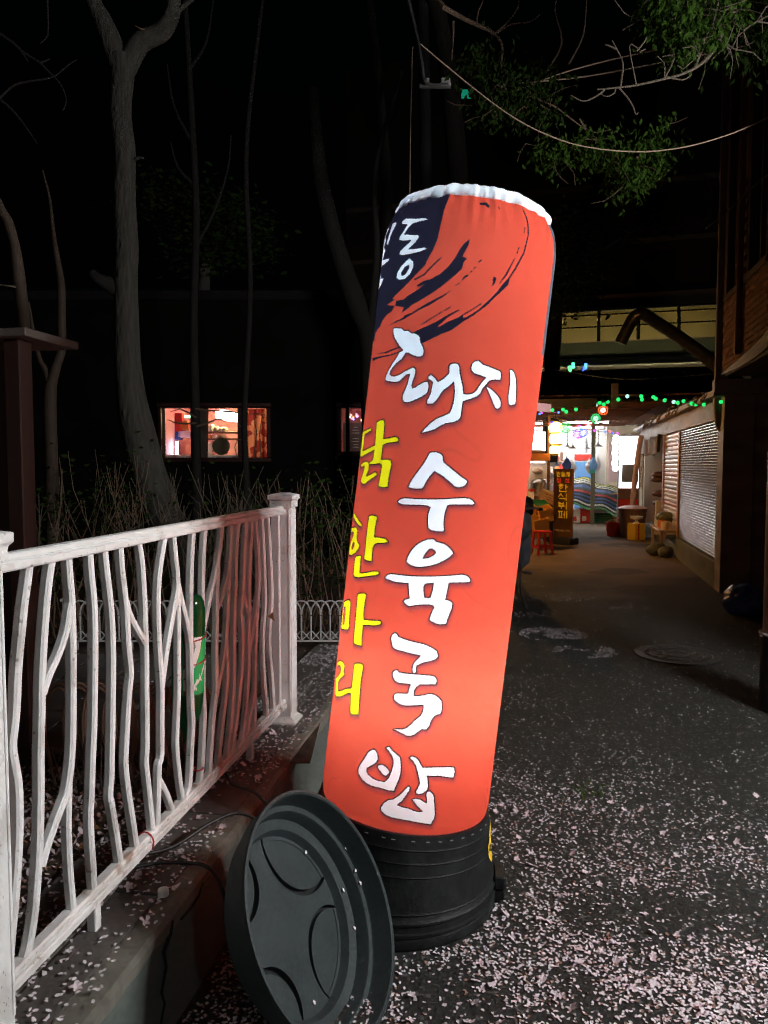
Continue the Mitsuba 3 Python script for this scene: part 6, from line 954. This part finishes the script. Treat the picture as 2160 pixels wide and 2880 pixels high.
k = obj('stick', tube([TC + [-.02, 0, .68], TC + [.10, .1, .92]], .012, 6), 'c_pale_pink'); tag(k, 'pale stick lying on the lid of the brown tub', 'stick')
rb = thing('red_basin', 'bright red plastic basin with a handle beside the brown tub', 'basin')
RC = np.array((4.897, 16.300, 0.054)); RC[2] = 0
obj('body', lathe([(.001, .0), (.15, .0), (.175, .27), (.18, .29), (.165, .29), (.14, .02), (.001, .02)], 28, RC), 'c_red', rb, smooth=40); obj('handle', tube([RC + [-.17, 0, .28], RC + [-.1, -.05, .34], RC + [.02, -.06, .37], RC + [.17, 0, .42]], .010, 6), 'c_white', rb)
yt = thing('yellow_tin', 'yellow square oil tin with a red stripe standing before the brown tub', 'tin')
YC = np.array((5.072, 15.400, 0.026)); YC[2] = 0
yx = np.array([math.cos(.35), math.sin(.35), 0]); yy = np.array([-yx[1], yx[0], 0])
obj('body', frame_box(YC, yx, yy, FZ, -.13, .13, -.12, .12, 0, .34, .01), 'c_yellow', yt); obj('stripe', frame_box(YC, yx, yy, FZ, -.06, -.015, -.1215, -.1203, .012, .33, .0003), 'c_red', yt)
k = obj('bowl', lathe([(.001, 0), (.06, 0), (.03, .03), (.03, .06), (.12, .10), (.13, .14), (.12, .14), (.001, .09)], 24, YC + [0, 0, .341]), 'c_white', smooth=40); tag(k, 'pale footed bowl standing on the yellow tin', 'bowl')
# covered stall
st = thing('market_stall', 'market stall covered with a dark blanket of coloured wavy stripes', 'market stall')
def f_blk2(p, n, uv):
    t = uv.y * 9.0 + .0 * uv.x; k = dr.floor(t); fr = t - k; r_ = mikit.cell_rand(k, 3.0, 1.0)
    c = dr.select(r_ < .22, mi.Color3f(.55, .50, .06), dr.select(r_ < .42, mi.Color3f(.55, .55, .5), dr.select(r_ < .62, mi.Color3f(.5, .07, .09), dr.select(r_ < .82, mi.Color3f(.09, .28, .10), mi.Color3f(.06, .10, .25)))))
    return mix((.02, .026, .02), c * .7, smoothstep(.40, .52, fr) * smoothstep(.98, .86, fr))
mat('blanket', proc(f_blk2), .9)
sx0, sx1, ss = -.15, 1.86, 20.6; nu, nv_ = 60, 24
U, W = np.meshgrid(np.linspace(0, 1, nu), np.linspace(0, 1, nv_))
lat = sx0 + (sx1 - sx0) * U; top = 1.10 + .12 * np.exp(-((U - .10) / .25) ** 2) - .28 * U ** 2 + .10 * np.exp(-((U - .45) / .12) ** 2)
zz = np.where(W < .45, top - W * .25 * top, 0); fold = np.clip((W - .35) / .65, 0, 1)
zz = top * (1 - .18 * np.clip(W / .5, 0, 1)) - fold * (.52 + .05 * np.sin(U * 17)) ; sd = ss + 1.1 * (1 - np.clip(W / .5, 0, 1)) - .35 * fold + .03 * np.sin(U * 23 + W * 4)
zz += .025 * np.sin(U * 19 + 3 * W) ; V = sd.reshape(-1, 1) * AT + lat.reshape(-1, 1) * AN + zz.reshape(-1, 1) * FZ
key = uniq(st + '__blanket'); scene[key] = mikit.ply((V, np.array([(j * nu + i, j * nu + i + 1, (j + 1) * nu + i + 1, (j + 1) * nu + i) for j in range(nv_ - 1) for i in range(nu - 1)])), 'blanket', smooth=True, uv=np.stack([U.ravel(), W.ravel()], -1))
obj('table', ab(ss + .1, ss + 1.1, sx0 + .1, sx1 - .1, .74, .78), 'c_brown', st)
for l in (sx0 + .12, sx1 - .18):
    for s in (ss + .12, ss + 1.0): obj('leg', ab(s, s + .06, l, l + .06, 0, .739), 'c_brown', st)
for i, (x, w_, h_, m, lb_) in enumerate(((1619, .22, .33, 'c_white', 'white and red printed box at the left under the blanket stall'), (1645, .26, .36, 'c_red', 'red carton under the blanket stall'), (1693, .50, .25, 'c_green', 'green plastic crate under the blanket stall'), (1729, .22, .30, 'c_yellow', 'yellow plastic crate under the blanket stall'))):
    o = np.array(at(x, 1450, 20.2)); o[2] = 0
    t = thing('stall_crate', lb_, 'crate'); obj('body', frame_box(o, AN, AT, FZ, -w_ / 2, w_ / 2, -.2, .2, 0, h_, .01), m, t)
    if i >= 2:
        for q in range(4): obj('slot', frame_box(o, AN, AT, FZ, -w_ * .42, w_ * .42, -.2035, -.2005, .04 + q * h_ * .22, .06 + q * h_ * .22, .001), 'dark', t)
    else: obj('print', frame_box(o, AN, AT, FZ, -w_ * .3, w_ * .1, -.203, -.2005, .05, h_ * .5, .001), 'c_red' if i == 0 else 'c_white', t)
o = np.array((5.737, 20.200, 0.459)); k = obj('stall_box', frame_box(np.array([o[0], o[1], .252]), AN, AT, FZ, -.25, .25, -.19, .19, 0, .12, .008), 'c_white'); tag(k, 'flat white box resting on the green crate', 'box')
# hanging things
for i, (x, y, Y) in enumerate(((1596,1258,19.0), (1611,1262,18.4), (1650,1262,19.0), (1682,1256,18.6))):
    t = thing('pendant_lamp', ['leftmost dark cone pendant lamp under the market ceiling', 'second dark cone pendant lamp under the market ceiling', 'third dark cone pendant lamp, beside the white bag', 'rightmost dark cone pendant lamp under the market ceiling'][i], 'lamp'); p = np.array(at(x, y, Y))
    obj('shade', lathe([(.012, .10), (.02, .06), (.06, .03), (.115, .0), (.11, .0), (.05, .024), (.001, .05)], 22, p), 'c_grey', t, smooth=50); obj('cord', tube([p + [0, 0, .10], [p[0], p[1], 2.69]], .007, 5), 'dark', t)
def bag(x, y, Y, m, lb_, sc):
    mm = trimesh.creation.icosphere(subdivisions=2, radius=1.0); v = mm.vertices * [.11 * sc, .06, .19]; v = v * (1 + .4 * (meshkit.noise(mm.vertices * 3 + x, 3)[:, None] - .5)); v[:, :2] *= np.clip(1.0 - .75 * np.clip(mm.vertices[:, 2:3], 0, 1), .2, 1)
    k = obj('plastic_bag', (v + np.array(at(x, y, Y)), mm.faces), m, smooth=30); tag(k, lb_, 'bag')
bag(1594, 1306, 19.3, 'c_blue', 'blue plastic bag hanging left of the standing banner top', 1.0); bag(1608, 1312, 19.6, 'c_white', 'white and blue plastic bag hanging above the standing banner', 1.1)
bag(1668, 1306, 19.3, 'c_sky_blue', 'light blue plastic bag hanging above the striped blanket', .9); bag(1657, 1310, 19.7, 'c_white', 'white plastic bag left of the light blue one', .9); bag(1680, 1304, 19.7, 'c_white', 'white plastic bag right of the light blue one', .8)
k = obj('teal_tag', frame_box(np.array((5.199, 19.200, 1.346)), AN, AT, FZ, -.07, .07, -.01, .01, -.04, .04), 'c_teal'); tag(k, 'small teal sign hanging below the light blue bag', 'sign')
k = obj('bag_post', frame_box(np.array((5.294, 19.500, 1.577)) * [1, 1, 0], AN, AT, FZ, -.05, .05, -.05, .05, 0, 2.6), 'c_olive'); tag(k, 'dark post behind the hanging plastic bags', 'post')
for i, (y, r_) in enumerate(((1203, .155), (1235, .165), (1266, .125))):
    p = np.array(at(1562 + (0, 3, -2)[i], y, 16.8)); t = thing('paper_lantern', ['topmost of three glowing yellow lanterns', 'middle one of three glowing yellow lanterns', 'lowest of three glowing yellow lanterns'][i], 'lantern')
    obj('shade', lathe([(.05, -r_ * .8), (r_ * .8, -r_ * .6), (r_, 0), (r_ * .8, r_ * .6), (.05, r_ * .8)], 20, p), 'bulb_glass', t, smooth=60, emit=(8.0, 4.6, 1.1), w=1.5); obj('band', lathe([(r_ * .82, -r_ * .66), (r_ * .5, -r_ * .9)], 20, p), 'c_yellow', t)
obj('cord', tube([np.array((3.728, 16.800, 2.338)) + [0, 0, .12], np.array((3.728, 16.800, 2.338)) * [1, 1, 0] + [0, 0, 2.63]], .008, 5), 'dark', 'paper_lantern')
for x, y, Y, r_, c, lb_ in ((1590,1204,16.0,.095,(.015,.95,.16),'large green glowing ball lamp beside the yellow lanterns'), (1655,1197,15.6,.07,(1.4,.03,.05),'red glowing ball lamp in the middle of the lane'), (1696,1154,15.0,.085,(1.8,.20,.04),'orange red glowing ball lamp below the green string lights'), (1675,1177,15.3,.085,(.02,1.0,.25),'large green glowing ball lamp below the orange one'), (1640,1217,16.0,.08,(.05,.16,1.7),'blue glowing ball lamp among purple lights'), (1624,1222,16.2,.075,(.55,.06,1.3),'purple glowing ball lamp left of the blue one')):
    t = thing('ball_lamp', lb_, 'lamp'); p = np.array(at(x, y, Y)); hot = tuple(.75 * max(c) + .5 * q for q in c)
    obj('core', sphere(p, r_ * .62, 2), 'bulb_glass', t, smooth=True, emit=hot, w=.25); b = MB()
    for j in range(54):
        q = j + .5; ph_ = math.acos(1 - 2 * q / 54); th_ = math.pi * (1 + 5 ** .5) * q; b.add(*sphere(p + r_ * np.array([math.cos(th_) * math.sin(ph_), math.sin(th_) * math.sin(ph_), math.cos(ph_)]) * rng.uniform(.95, 1.2), r_ * .13, 0))
    k = obj('led_dots', b, 'bulb_glass', t, emit=tuple(1.1 * q for q in c), w=.25); labels[k] = {'kind': 'stuff'}
# string lights
sl = thing('string_lights', 'string of small green lights draped across the lane to the shutter shop roof', 'string lights')
G = [(265,990),(335,990),(400,985),(420,1000),(480,985),(560,950),(600,960),(625,945),(650,955),(675,940),(715,895),(740,925),(795,905),(880,905),(885,925),(955,910),(970,920),(1025,930),(1080,940),(1105,945),(1140,935),(1190,950),(1215,955),(1265,957),(1335,935),(1370,940)]
pts = []
for gi, (x, y) in enumerate(G):
    fx, fy = 1400 + x / 2.183, 700 + y / 2.183; Y = float(np.interp(fx, [1520, 1727, 2028], [14.6, 13.4, 9.05])); p = at(fx, fy, Y); pts.append(p)
    c = (.02, 1.1, .2) if gi % 6 else (.6, 1.4, 1.1)
    obj('bulb', sphere(p, .0026 * Y, 1), 'bulb_glass', sl, emit=c, w=.03)
obj('wire', tube(pts, .004, 4), 'dark', sl)
s2 = thing('string_lights', 'second string of tiny blue and red lights further back under the market ceiling', 'string lights'); pts = []
for i, (x, y) in enumerate(((1513,1150),(1524,1161),(1518,1164),(1546,1192),(1552,1188),(1560,1158),(1571,1160),(1622,1200),(1618,1212),(1630,1198),(1634,1206),(1626,1232),(1634,1230),(1671,1211),(1702,1215),(1715,1213),(1723,1218),(1737,1219))):
    p = at(x, y, 16.4 + (i % 3) * .3); pts.append(p); obj('bulb', sphere(p, .026, 1), 'bulb_glass', s2, emit=[(.15, .2, 3), (2, .2, 2), (.2, .6, 3), (3, .25, .3)][i % 4], w=.03)
obj('wire', tube(pts, .004, 4), 'dark', s2)
b = MB(); 
for i in range(22): a = np.array(at(rng.uniform(1500, 1740), rng.uniform(1150, 1200), 17)); b.add(*tube([a, a + AN * rng.uniform(-.8, .8) + FZ * rng.uniform(-.12, .12)], .010, 4))
k = obj('ceiling_wires', b, 'twig'); tag(k, 'tangle of old wires and sticks below the market ceiling', 'wires')
# left food stall
fs = thing('food_stall', 'brightly lit food stall with a steel counter at the left of the far lane', 'market stall')
o = np.array((3.384, 17.400, 0.765)); o[2] = 0
def fbx(n, x0, x1, d0, d1, z0, z1, m, **k): return obj(n, frame_box(o, AN, AT, FZ, x0, x1, d0, d1, z0, z1), m, fs, **k)
fbx('counter', -.6, .38, -.3, .3, 0, .82, 'c_brown'); fbx('counter_top', -.62, .40, -.32, .32, .822, .86, 'steel'); fbx('back_panel', -.6, .30, .28, .33, .88, 1.72, 'c_white'); fbx('awning', -.7, .36, -.35, .3, 1.60, 1.76, 'c_orange'); fbx('post', .30, .36, -.3, -.24, .862, 2.6, 'c_brown')
fbx('lamp_panel', -.4, .26, .0, .05, 1.83, 2.25, 'lamp_glass', emit=(3.2, 3.2, 3.0), w=.8); fbx('under_lamp', -.5, .25, -.1, -.05, 1.55, 1.58, 'lamp_glass', emit=(8, 7.6, 6.5), w=1.0)
obj('pot', lathe([(.001, .862), (.19, .862), (.19, 1.10), (.001, 1.10)], 24, o + AN * .12), 'steel', fs, smooth=50); obj('pot_lid', lathe([(.20, 1.101), (.15, 1.17), (.05, 1.21), (.001, 1.215)], 24, o + AN * .12), 'steel', fs, smooth=50)
obj('food_heap', sphere(o + AN * .08 + AT * .15 + FZ * 1.36, .11, 2, (1, 1, .6)), 'c_tan', fs, smooth=True); obj('hood', sphere(o + AN * .02 + FZ * 1.80, .22, 2, (1, 1, .25)), 'c_brown', fs, smooth=True)
t = thing('stall_lamp', 'warm yellow lamp bulb hanging over the left side of the lane behind the red sign', 'lamp'); p = al(12.9, -1.05, 2.35)
obj('bulb', sphere(p, .085, 2), 'lamp_glass', t, smooth=True, emit=(600, 285, 78), w=8.0); obj('shade', lathe([(.02, .22), (.06, .19), (.2, .08), (.19, .08), (.02, .16)], 24, p), 'c_grey', t, smooth=40); obj('cord', tube([p + [0, 0, .2], p + [0, 0, 1.6]], .01, 5), 'dark', t)
# clutter before the stall
bl = thing('blue_barrel', 'blue plastic barrel standing behind the standing banner', 'barrel'); BC = np.array((3.374, 15.250, -0.081)); BC[2] = 0
obj('body', lathe([(.001, 0), (.20, 0), (.215, .03), (.215, .22), (.225, .235), (.225, .26), (.215, .275), (.215, .50), (.225, .515), (.225, .54), (.215, .555), (.215, .72), (.20, .74), (.001, .74)], 32, BC), 'c_navy', bl, smooth=30)
cx_ = thing('carton', 'open cardboard carton tilted on top of the blue barrel', 'box')
o2 = np.array((3.237, 15.100, 0.883)); a = -.40; ex = np.array([.97 * math.cos(a), -.1, math.sin(a)]); ex /= np.linalg.norm(ex); ez = np.array([-math.sin(a), 0, math.cos(a)]); ez -= ex * (ex @ ez); ez /= np.linalg.norm(ez); ey = np.cross(ez, ex)
obj('body', frame_box(o2, ex, ey, ez, -.19, .19, -.13, .13, -.125, .11, .006), 'c_card', cx_); obj('flap', frame_box(o2, ex, ey, ez, -.19, -.185, -.12, .12, .1105, .24, .001), 'c_card', cx_); obj('tape', frame_box(o2, ex, ey, ez, -.19, .19, -.1325, -.1302, .07, .10, .0003), 'c_cream', cx_)
for q in range(3): obj('print_line', frame_box(o2, ex, ey, ez, -.10 + .03 * q, .06 + .02 * q, -.1322, -.1302, .02 - q * .045, .034 - q * .045, .0003), 'c_brown', cx_)
def crate(name, x, y, Y, w_, h_, d_, rot, m, lb_, open_=True):
    t = thing(name, lb_, 'crate'); o = np.array(at(x, y, Y)); ex = np.array([math.cos(rot), 0, math.sin(rot)]); ez = np.array([-math.sin(rot), -.25, math.cos(rot)]); ez /= np.linalg.norm(ez); ey = np.cross(ez, ex); ex = np.cross(ey, ez)
    b = MB(); T_ = .014
    for a_ in ((-w_ / 2, w_ / 2, -d_ / 2, -d_ / 2 + T_), (-w_ / 2, w_ / 2, d_ / 2 - T_, d_ / 2), (-w_ / 2, -w_ / 2 + T_, -d_ / 2 + T_, d_ / 2 - T_), (w_ / 2 - T_, w_ / 2, -d_ / 2 + T_, d_ / 2 - T_)): b.add(*frame_box(o, ex, ey, ez, *a_, -h_ / 2, h_ / 2, .003))
    b.add(*frame_box(o, ex, ey, ez, -w_ / 2 + T_, w_ / 2 - T_, -d_ / 2 + T_, d_ / 2 - T_, -h_ / 2, -h_ / 2 + .012, .002)); obj('body', b, m, t); b = MB(); b.add(*frame_box(o, ex, ey, ez, -w_ / 2 - .012, w_ / 2 + .012, -d_ / 2 - .012, -d_ / 2 - .0005, h_ / 2 - .035, h_ / 2, .003)); obj('lip', b, m, t)
crate('green_crate', 1515, 1420, 14.6, .30, .12, .28, 0, 'c_green', 'green plastic crate on the heap left of the blue barrel')
crate('yellow_crate', 1533, 1444, 13.6, .24, .24, .25, .18, 'c_amber', 'leaning yellow plastic crate on top of the heap behind the red stool'); crate('yellow_crate', 1520, 1480, 13.5, .26, .34, .25, .15, 'c_amber', 'tall olive yellow crate standing behind the red stool')
crate('amber_crate', 1488, 1440, 13.8, .22, .22, .25, 0, 'c_amber', 'amber crate at the left of the heap beside the red sign')
k = obj('white_carton', frame_box(np.array((2.817, 14.800, 0.861)), AN, AT, FZ, -.07, .07, -.06, .06, -.15, .15), 'c_white'); tag(k, 'narrow white carton standing on the heap beside the red sign', 'box')
k = obj('red_jar_top', lathe([(.001, .05), (.04, .05), (.075, .03), (.075, 0), (.001, 0)], 16, np.array((2.849, 14.800, 0.998))), 'c_red', smooth=40); tag(k, 'small red jar top standing on the white carton', 'jar')
so = thing('red_stool', 'red plastic stool standing at the left edge of the lane', 'stool')
Sc = np.array((2.664, 12.900, -0.006)); Sc[2] = 0; ca, sa_ = math.cos(.25), math.sin(.25); sx_, sy_ = np.array([ca, sa_, 0]), np.array([-sa_, ca, 0])
obj('seat', frame_box(Sc, sx_, sy_, FZ, -.125, .125, -.125, .125, .37, .40, .008), 'c_red', so)
for i in (-1, 1):
    for j in (-1, 1):
        b = MB(); b.add(*tube([Sc + sx_ * i * .10 + sy_ * j * .10 + FZ * .37, Sc + sx_ * i * .13 + sy_ * j * .13], .024, 4)); obj('leg', b, 'c_red', so)
for j in (-1, 1): obj('brace', frame_box(Sc, sx_, sy_, FZ, -.11, .11, j * .118 - .008, j * .118 + .008, .11, .15), 'c_red', so); obj('brace', frame_box(Sc, sy_, -sx_, FZ, -.10, .10, j * .118 - .008, j * .118 + .008, .11, .15), 'c_red', so)

# standing banner with lettering
ba = thing('standing_banner', 'tall dark brown standing banner with yellow and red lettering in the lane', 'sign')
P0, P1 = np.array((3.261, 14.750, 0.136)), np.array((3.544, 14.450, 0.137)); P0[2] = P1[2] = .13; bw = np.linalg.norm(P1 - P0); ux = (P1 - P0) / bw; uy = np.cross(FZ, ux); BH = 1.30
def f_ban(p, n, uv): return mix((.04, .014, .006), (.20, .10, .015), smoothstep(.62, 1.0, fbm(p.x * 2.0, p.y * 2.0, p.z * 1.2) + .25 * smoothstep(.7, .2, p.z)))
mat('banner', proc(f_ban), .5)
obj('panel', frame_box(P0, ux, uy, FZ, 0, bw, 0, .02, 0, BH, .003), 'banner', ba)
SYL = {'min': [[(.08,.55),(.5,.55),(.5,.95),(.08,.95),(.08,.55)], [(.82,.33),(.82,1)], [(.2,.36),(.2,.06),(.92,.06)]], 'deul': [[(.85,.95),(.15,.95),(.15,.68),(.85,.68)], [(0,.53),(1,.53)], [(.15,.38),(.85,.38),(.85,.22),(.15,.22),(.15,.04),(.88,.04)]],
       're': [[(.05,.9),(.4,.9),(.4,.55),(.05,.55),(.05,.12),(.42,.12)], [(.42,.55),(.62,.55)], [(.64,0),(.64,1)], [(.9,0),(.9,1)]], 'jeom': [[(.05,.95),(.52,.95)], [(.28,.95),(.05,.5)], [(.26,.78),(.52,.5)], [(.55,.72),(.84,.72)], [(.84,1),(.84,.42)], [(.2,.32),(.84,.32),(.84,.04),(.2,.04),(.2,.32)]],
       'sim': [[(.28,.98),(.05,.5)], [(.26,.85),(.54,.5)], [(.84,1),(.84,.42)], [(.2,.32),(.84,.32),(.84,.04),(.2,.04),(.2,.32)]], 'han': [[(.15,.99),(.42,.99)], [(.02,.86),(.56,.86)], [(.28 + .15 * math.cos(t), .60 + .14 * math.sin(t)) for t in np.linspace(0, 6.3, 14)], [(.78,1),(.78,.3)], [(.78,.65),(1,.65)], [(.15,.32),(.15,.06),(.9,.06)]],
       'sik': [[(.30,.99),(.04,.48)], [(.28,.80),(.56,.48)], [(.84,1),(.84,.38)], [(.12,.28),(.84,.28),(.84,-.02)]], 'bwi': [[(.1,1),(.1,.58),(.56,.58),(.56,1)], [(.1,.8),(.56,.8)], [(0,.42),(.7,.42)], [(.35,.42),(.35,.06)], [(.87,1),(.87,0)]], 'pe': [[(.02,.9),(.5,.9)], [(.15,.9),(.15,.12)], [(.37,.9),(.37,.12)], [(0,.10),(.52,.10)], [(.5,.55),(.66,.55)], [(.68,1),(.68,0)], [(.9,1),(.9,0)]]}
def syl(name, x, z, w_, h_, m, th=.085):
    g = unary_union([shapely.geometry.LineString([(x + a * w_, z + c * h_) for a, c in l]).buffer(th * min(w_, h_), cap_style=2, join_style=2) for l in SYL[name]]); mm = extrude(g, .003); v = np.array(mm.vertices)
    obj('lettering', (P0 + np.outer(v[:, 0], ux) + np.outer(v[:, 1], FZ) - np.outer(v[:, 2] + .0005, uy), mm.faces), m, ba)
mat('print_yellow', (.95, .78, .06), .5); mat('print_red', (.75, .05, .04), .5)
for i, s_ in enumerate(('min', 'deul', 're')): syl(s_, bw * (.14 + .25 * i), 1.155, bw * .21, .085, 'print_yellow', .10)
syl('jeom', bw * .15, 1.04, bw * .24, .085, 'print_red', .10); syl('sim', bw * .60, 1.04, bw * .24, .085, 'print_red', .10)
for i, s_ in enumerate(('han', 'sik', 'bwi', 'pe')): syl(s_, bw * .24, .865 - i * .168, bw * .52, .145, 'print_yellow', .075)
tm = meshkit.text_mesh('T.02) 2065-2034', .032, .003, True); v = np.array(tm.vertices); v[:, 0] *= bw * .84 / v[:, 0].max()
obj('lettering', (P0 + np.outer(v[:, 0] + bw * .06, ux) + np.outer(v[:, 1] + .115, FZ) - np.outer(v[:, 2] + .0005, uy), tm.faces), 'c_cream', ba)
obj('edge_frame', (lambda b: (b.add(*frame_box(P0, ux, uy, FZ, -.012, -.0005, -.004, .024, 0, BH, .002)), b.add(*frame_box(P0, ux, uy, FZ, bw + .0005, bw + .012, -.004, .024, 0, BH, .002)), b)[-1])(MB()), 'c_brown', ba)
obj('stand', frame_box(P0 * [1, 1, 0], ux, uy, FZ, -.02, bw + .05, -.16, .18, 0, .125, .02), 'dark', ba)

# bicycle half hidden by the red sign
bi = thing('bicycle', 'dark parked bicycle with a grey cloth bag, mostly hidden behind the red sign', 'bicycle')
def bp_(s, l, z): return al(s, l, z)
for s in (8.55, 9.60):
    w = obj('wheel', tube([bp_(s + .33 * math.cos(t), -.50, .335 + .33 * math.sin(t)) for t in np.linspace(0, 2 * np.pi, 33)], .02, 8), 'rubber', bi)
    obj('rim', tube([bp_(s + .30 * math.cos(t), -.50, .335 + .30 * math.sin(t)) for t in np.linspace(0, 2 * np.pi, 33)], .011, 6), 'steel', w); b = MB()
    for t in np.linspace(0, 2 * np.pi, 14, endpoint=False): b.add(*tube([bp_(s, -.5, .335), bp_(s + .3 * math.cos(t), -.5, .335 + .3 * math.sin(t))], .002, 4))
    obj('spoke', b, 'steel', w)
b = MB()
for q in ([(8.55, -.5, .335), (8.72, -.5, .95)], [(8.70, -.5, .80), (9.10, -.5, .33)], [(8.71, -.5, .88), (9.25, -.5, .75)], [(9.25, -.5, .90), (9.10, -.5, .33)], [(9.10, -.5, .33), (9.60, -.5, .335)], [(9.25, -.5, .75), (9.60, -.5, .335)]): b.add(*tube([bp_(*p) for p in q], .018, 8))
obj('frame', b, 'c_navy', bi, smooth=60); obj('saddle', sphere(bp_(9.27, -.5, .93), .1, 2, (.8, 1.2, .45)), 'rubber', bi, smooth=True)
obj('handlebar', tube(smooth_path([bp_(8.95, -.22, 1.0), bp_(8.80, -.28, 1.02), bp_(8.72, -.5, 1.0), bp_(8.80, -.72, 1.02), bp_(8.95, -.78, 1.0)], 4), .013, 8), 'steel', bi, smooth=60); obj('grip', tube([bp_(8.93, -.225, 1.0), bp_(9.06, -.19, .99)], .02, 8), 'rubber', bi)
obj('pedal', frame_box(bp_(9.05, -.34, .25), AT, AN, FZ, -.05, .05, -.05, .05, -.012, .012), 'rubber', bi); obj('pedal', frame_box(bp_(9.15, -.62, .41), AT, AN, FZ, -.05, .05, -.05, .05, -.012, .012), 'rubber', bi); obj('crank', tube([bp_(9.10, -.44, .33), bp_(9.05, -.40, .25)], .012, 6), 'steel', bi)
obj('kickstand', tube([bp_(9.5, -.46, .33), bp_(8.35, -.38, .12), bp_(8.1, -.32, .01)], .012, 6), 'steel', bi); obj('rack', frame_box(bp_(9.62, -.5, .74), AT, AN, FZ, -.2, .2, -.08, .08, -.01, .01), 'steel', bi)
mat('grey_cloth', proc(lambda p, n, uv: mix((.06, .07, .085), (.22, .23, .26), fbm(p.x * 9, p.y * 9, p.z * 6))), .85)
def blob(c, r_, sc, m, lb_, nm, cat, sd):
    mm = trimesh.creation.icosphere(subdivisions=3, radius=r_); nn = mm.vertices / r_; v = mm.vertices * sc * (1 + .45 * (meshkit.fbm(nn * 1.8 + sd, 3, sd)[:, None] - .5)); k = obj(nm, (v + np.asarray(c), mm.faces), m, smooth=True); tag(k, lb_, cat)
blob((1.612, 9.000, 0.794), .16, (.75, .8, 1.15), 'grey_cloth', 'crumpled grey cloth bag hanging on the dark bicycle', 'cloth_bag', 'bag', 3)
blob((1.670, 9.100, 1.006), .12, (.85, 1, 1.1), 'rubber', 'black rounded helmet resting above the grey cloth bag', 'helmet', 'helmet', 5)
blob((1.668, 9.200, 0.491), .15, (.7, .8, 1.5), 'grey_cloth', 'dark blue grey cover draped over the lower bicycle', 'cover', 'cover', 8)

# lanterns that light the lane from outside the frame: real fittings
lr = thing('lantern_rail', 'steel rail on two posts carrying three white globe lanterns before a shop beside the lane', 'rail')
LA = np.array(LANTERNS); ld = (LA[2] - LA[0]) / np.linalg.norm(LA[2] - LA[0])
obj('beam', tube([LA[0] - ld * .5 + FZ * .52, LA[2] + ld * .5 + FZ * .52], .03, 10), 'c_grey', lr, smooth=60)
for e in (LA[0] - ld * .5, LA[2] + ld * .5): obj('post', tube([e * [1, 1, 0], e * [1, 1, 0] + FZ * 3.05], .035, 10), 'c_grey', lr, smooth=60)
for i, P_ in enumerate(LA):
    t = thing('globe_lantern', ['nearest white globe lantern on the rail beside the lane', 'middle white globe lantern on the rail beside the lane', 'farthest white globe lantern on the rail beside the lane'][i], 'lantern')
    obj('globe', sphere(P_, LAMP_R, 3), 'lamp_glass', t, smooth=True, emit=(LAMP_L, LAMP_L * .985, LAMP_L * .97), w=12.0); obj('holder', lathe([(.02, .30), (.05, .27), (.06, .205), (.02, .205)], 16, P_), 'c_grey', t, smooth=40); obj('cord', tube([P_ + FZ * .29, P_ + FZ * .5], .01, 6), 'dark', t)
t = thing('street_lamp', 'white globe street lamp on a pole behind the viewer', 'street lamp'); P_ = np.array(LAMP2_POS); dx = .9
obj('pole', tube([P_ * [1, 1, 0] + [dx, 0, 0], P_ * [1, 1, 0] + [dx, 0, P_[2] + .3], P_ + [dx * .6, 0, .5], P_ + [0, 0, .32]], .045, 10), 'c_grey', t, smooth=60)
obj('hood', lathe([(.02, .34), (.10, .32), (.20, .28), (.21, .26), (.19, .26), (.02, .30)], 24, P_), 'c_grey', t, smooth=40)
obj('globe', sphere(P_, LAMP2_R, 3), 'lamp_glass', t, smooth=True, emit=(LAMP2_L, LAMP2_L * .98, LAMP2_L * .97), w=14.0)
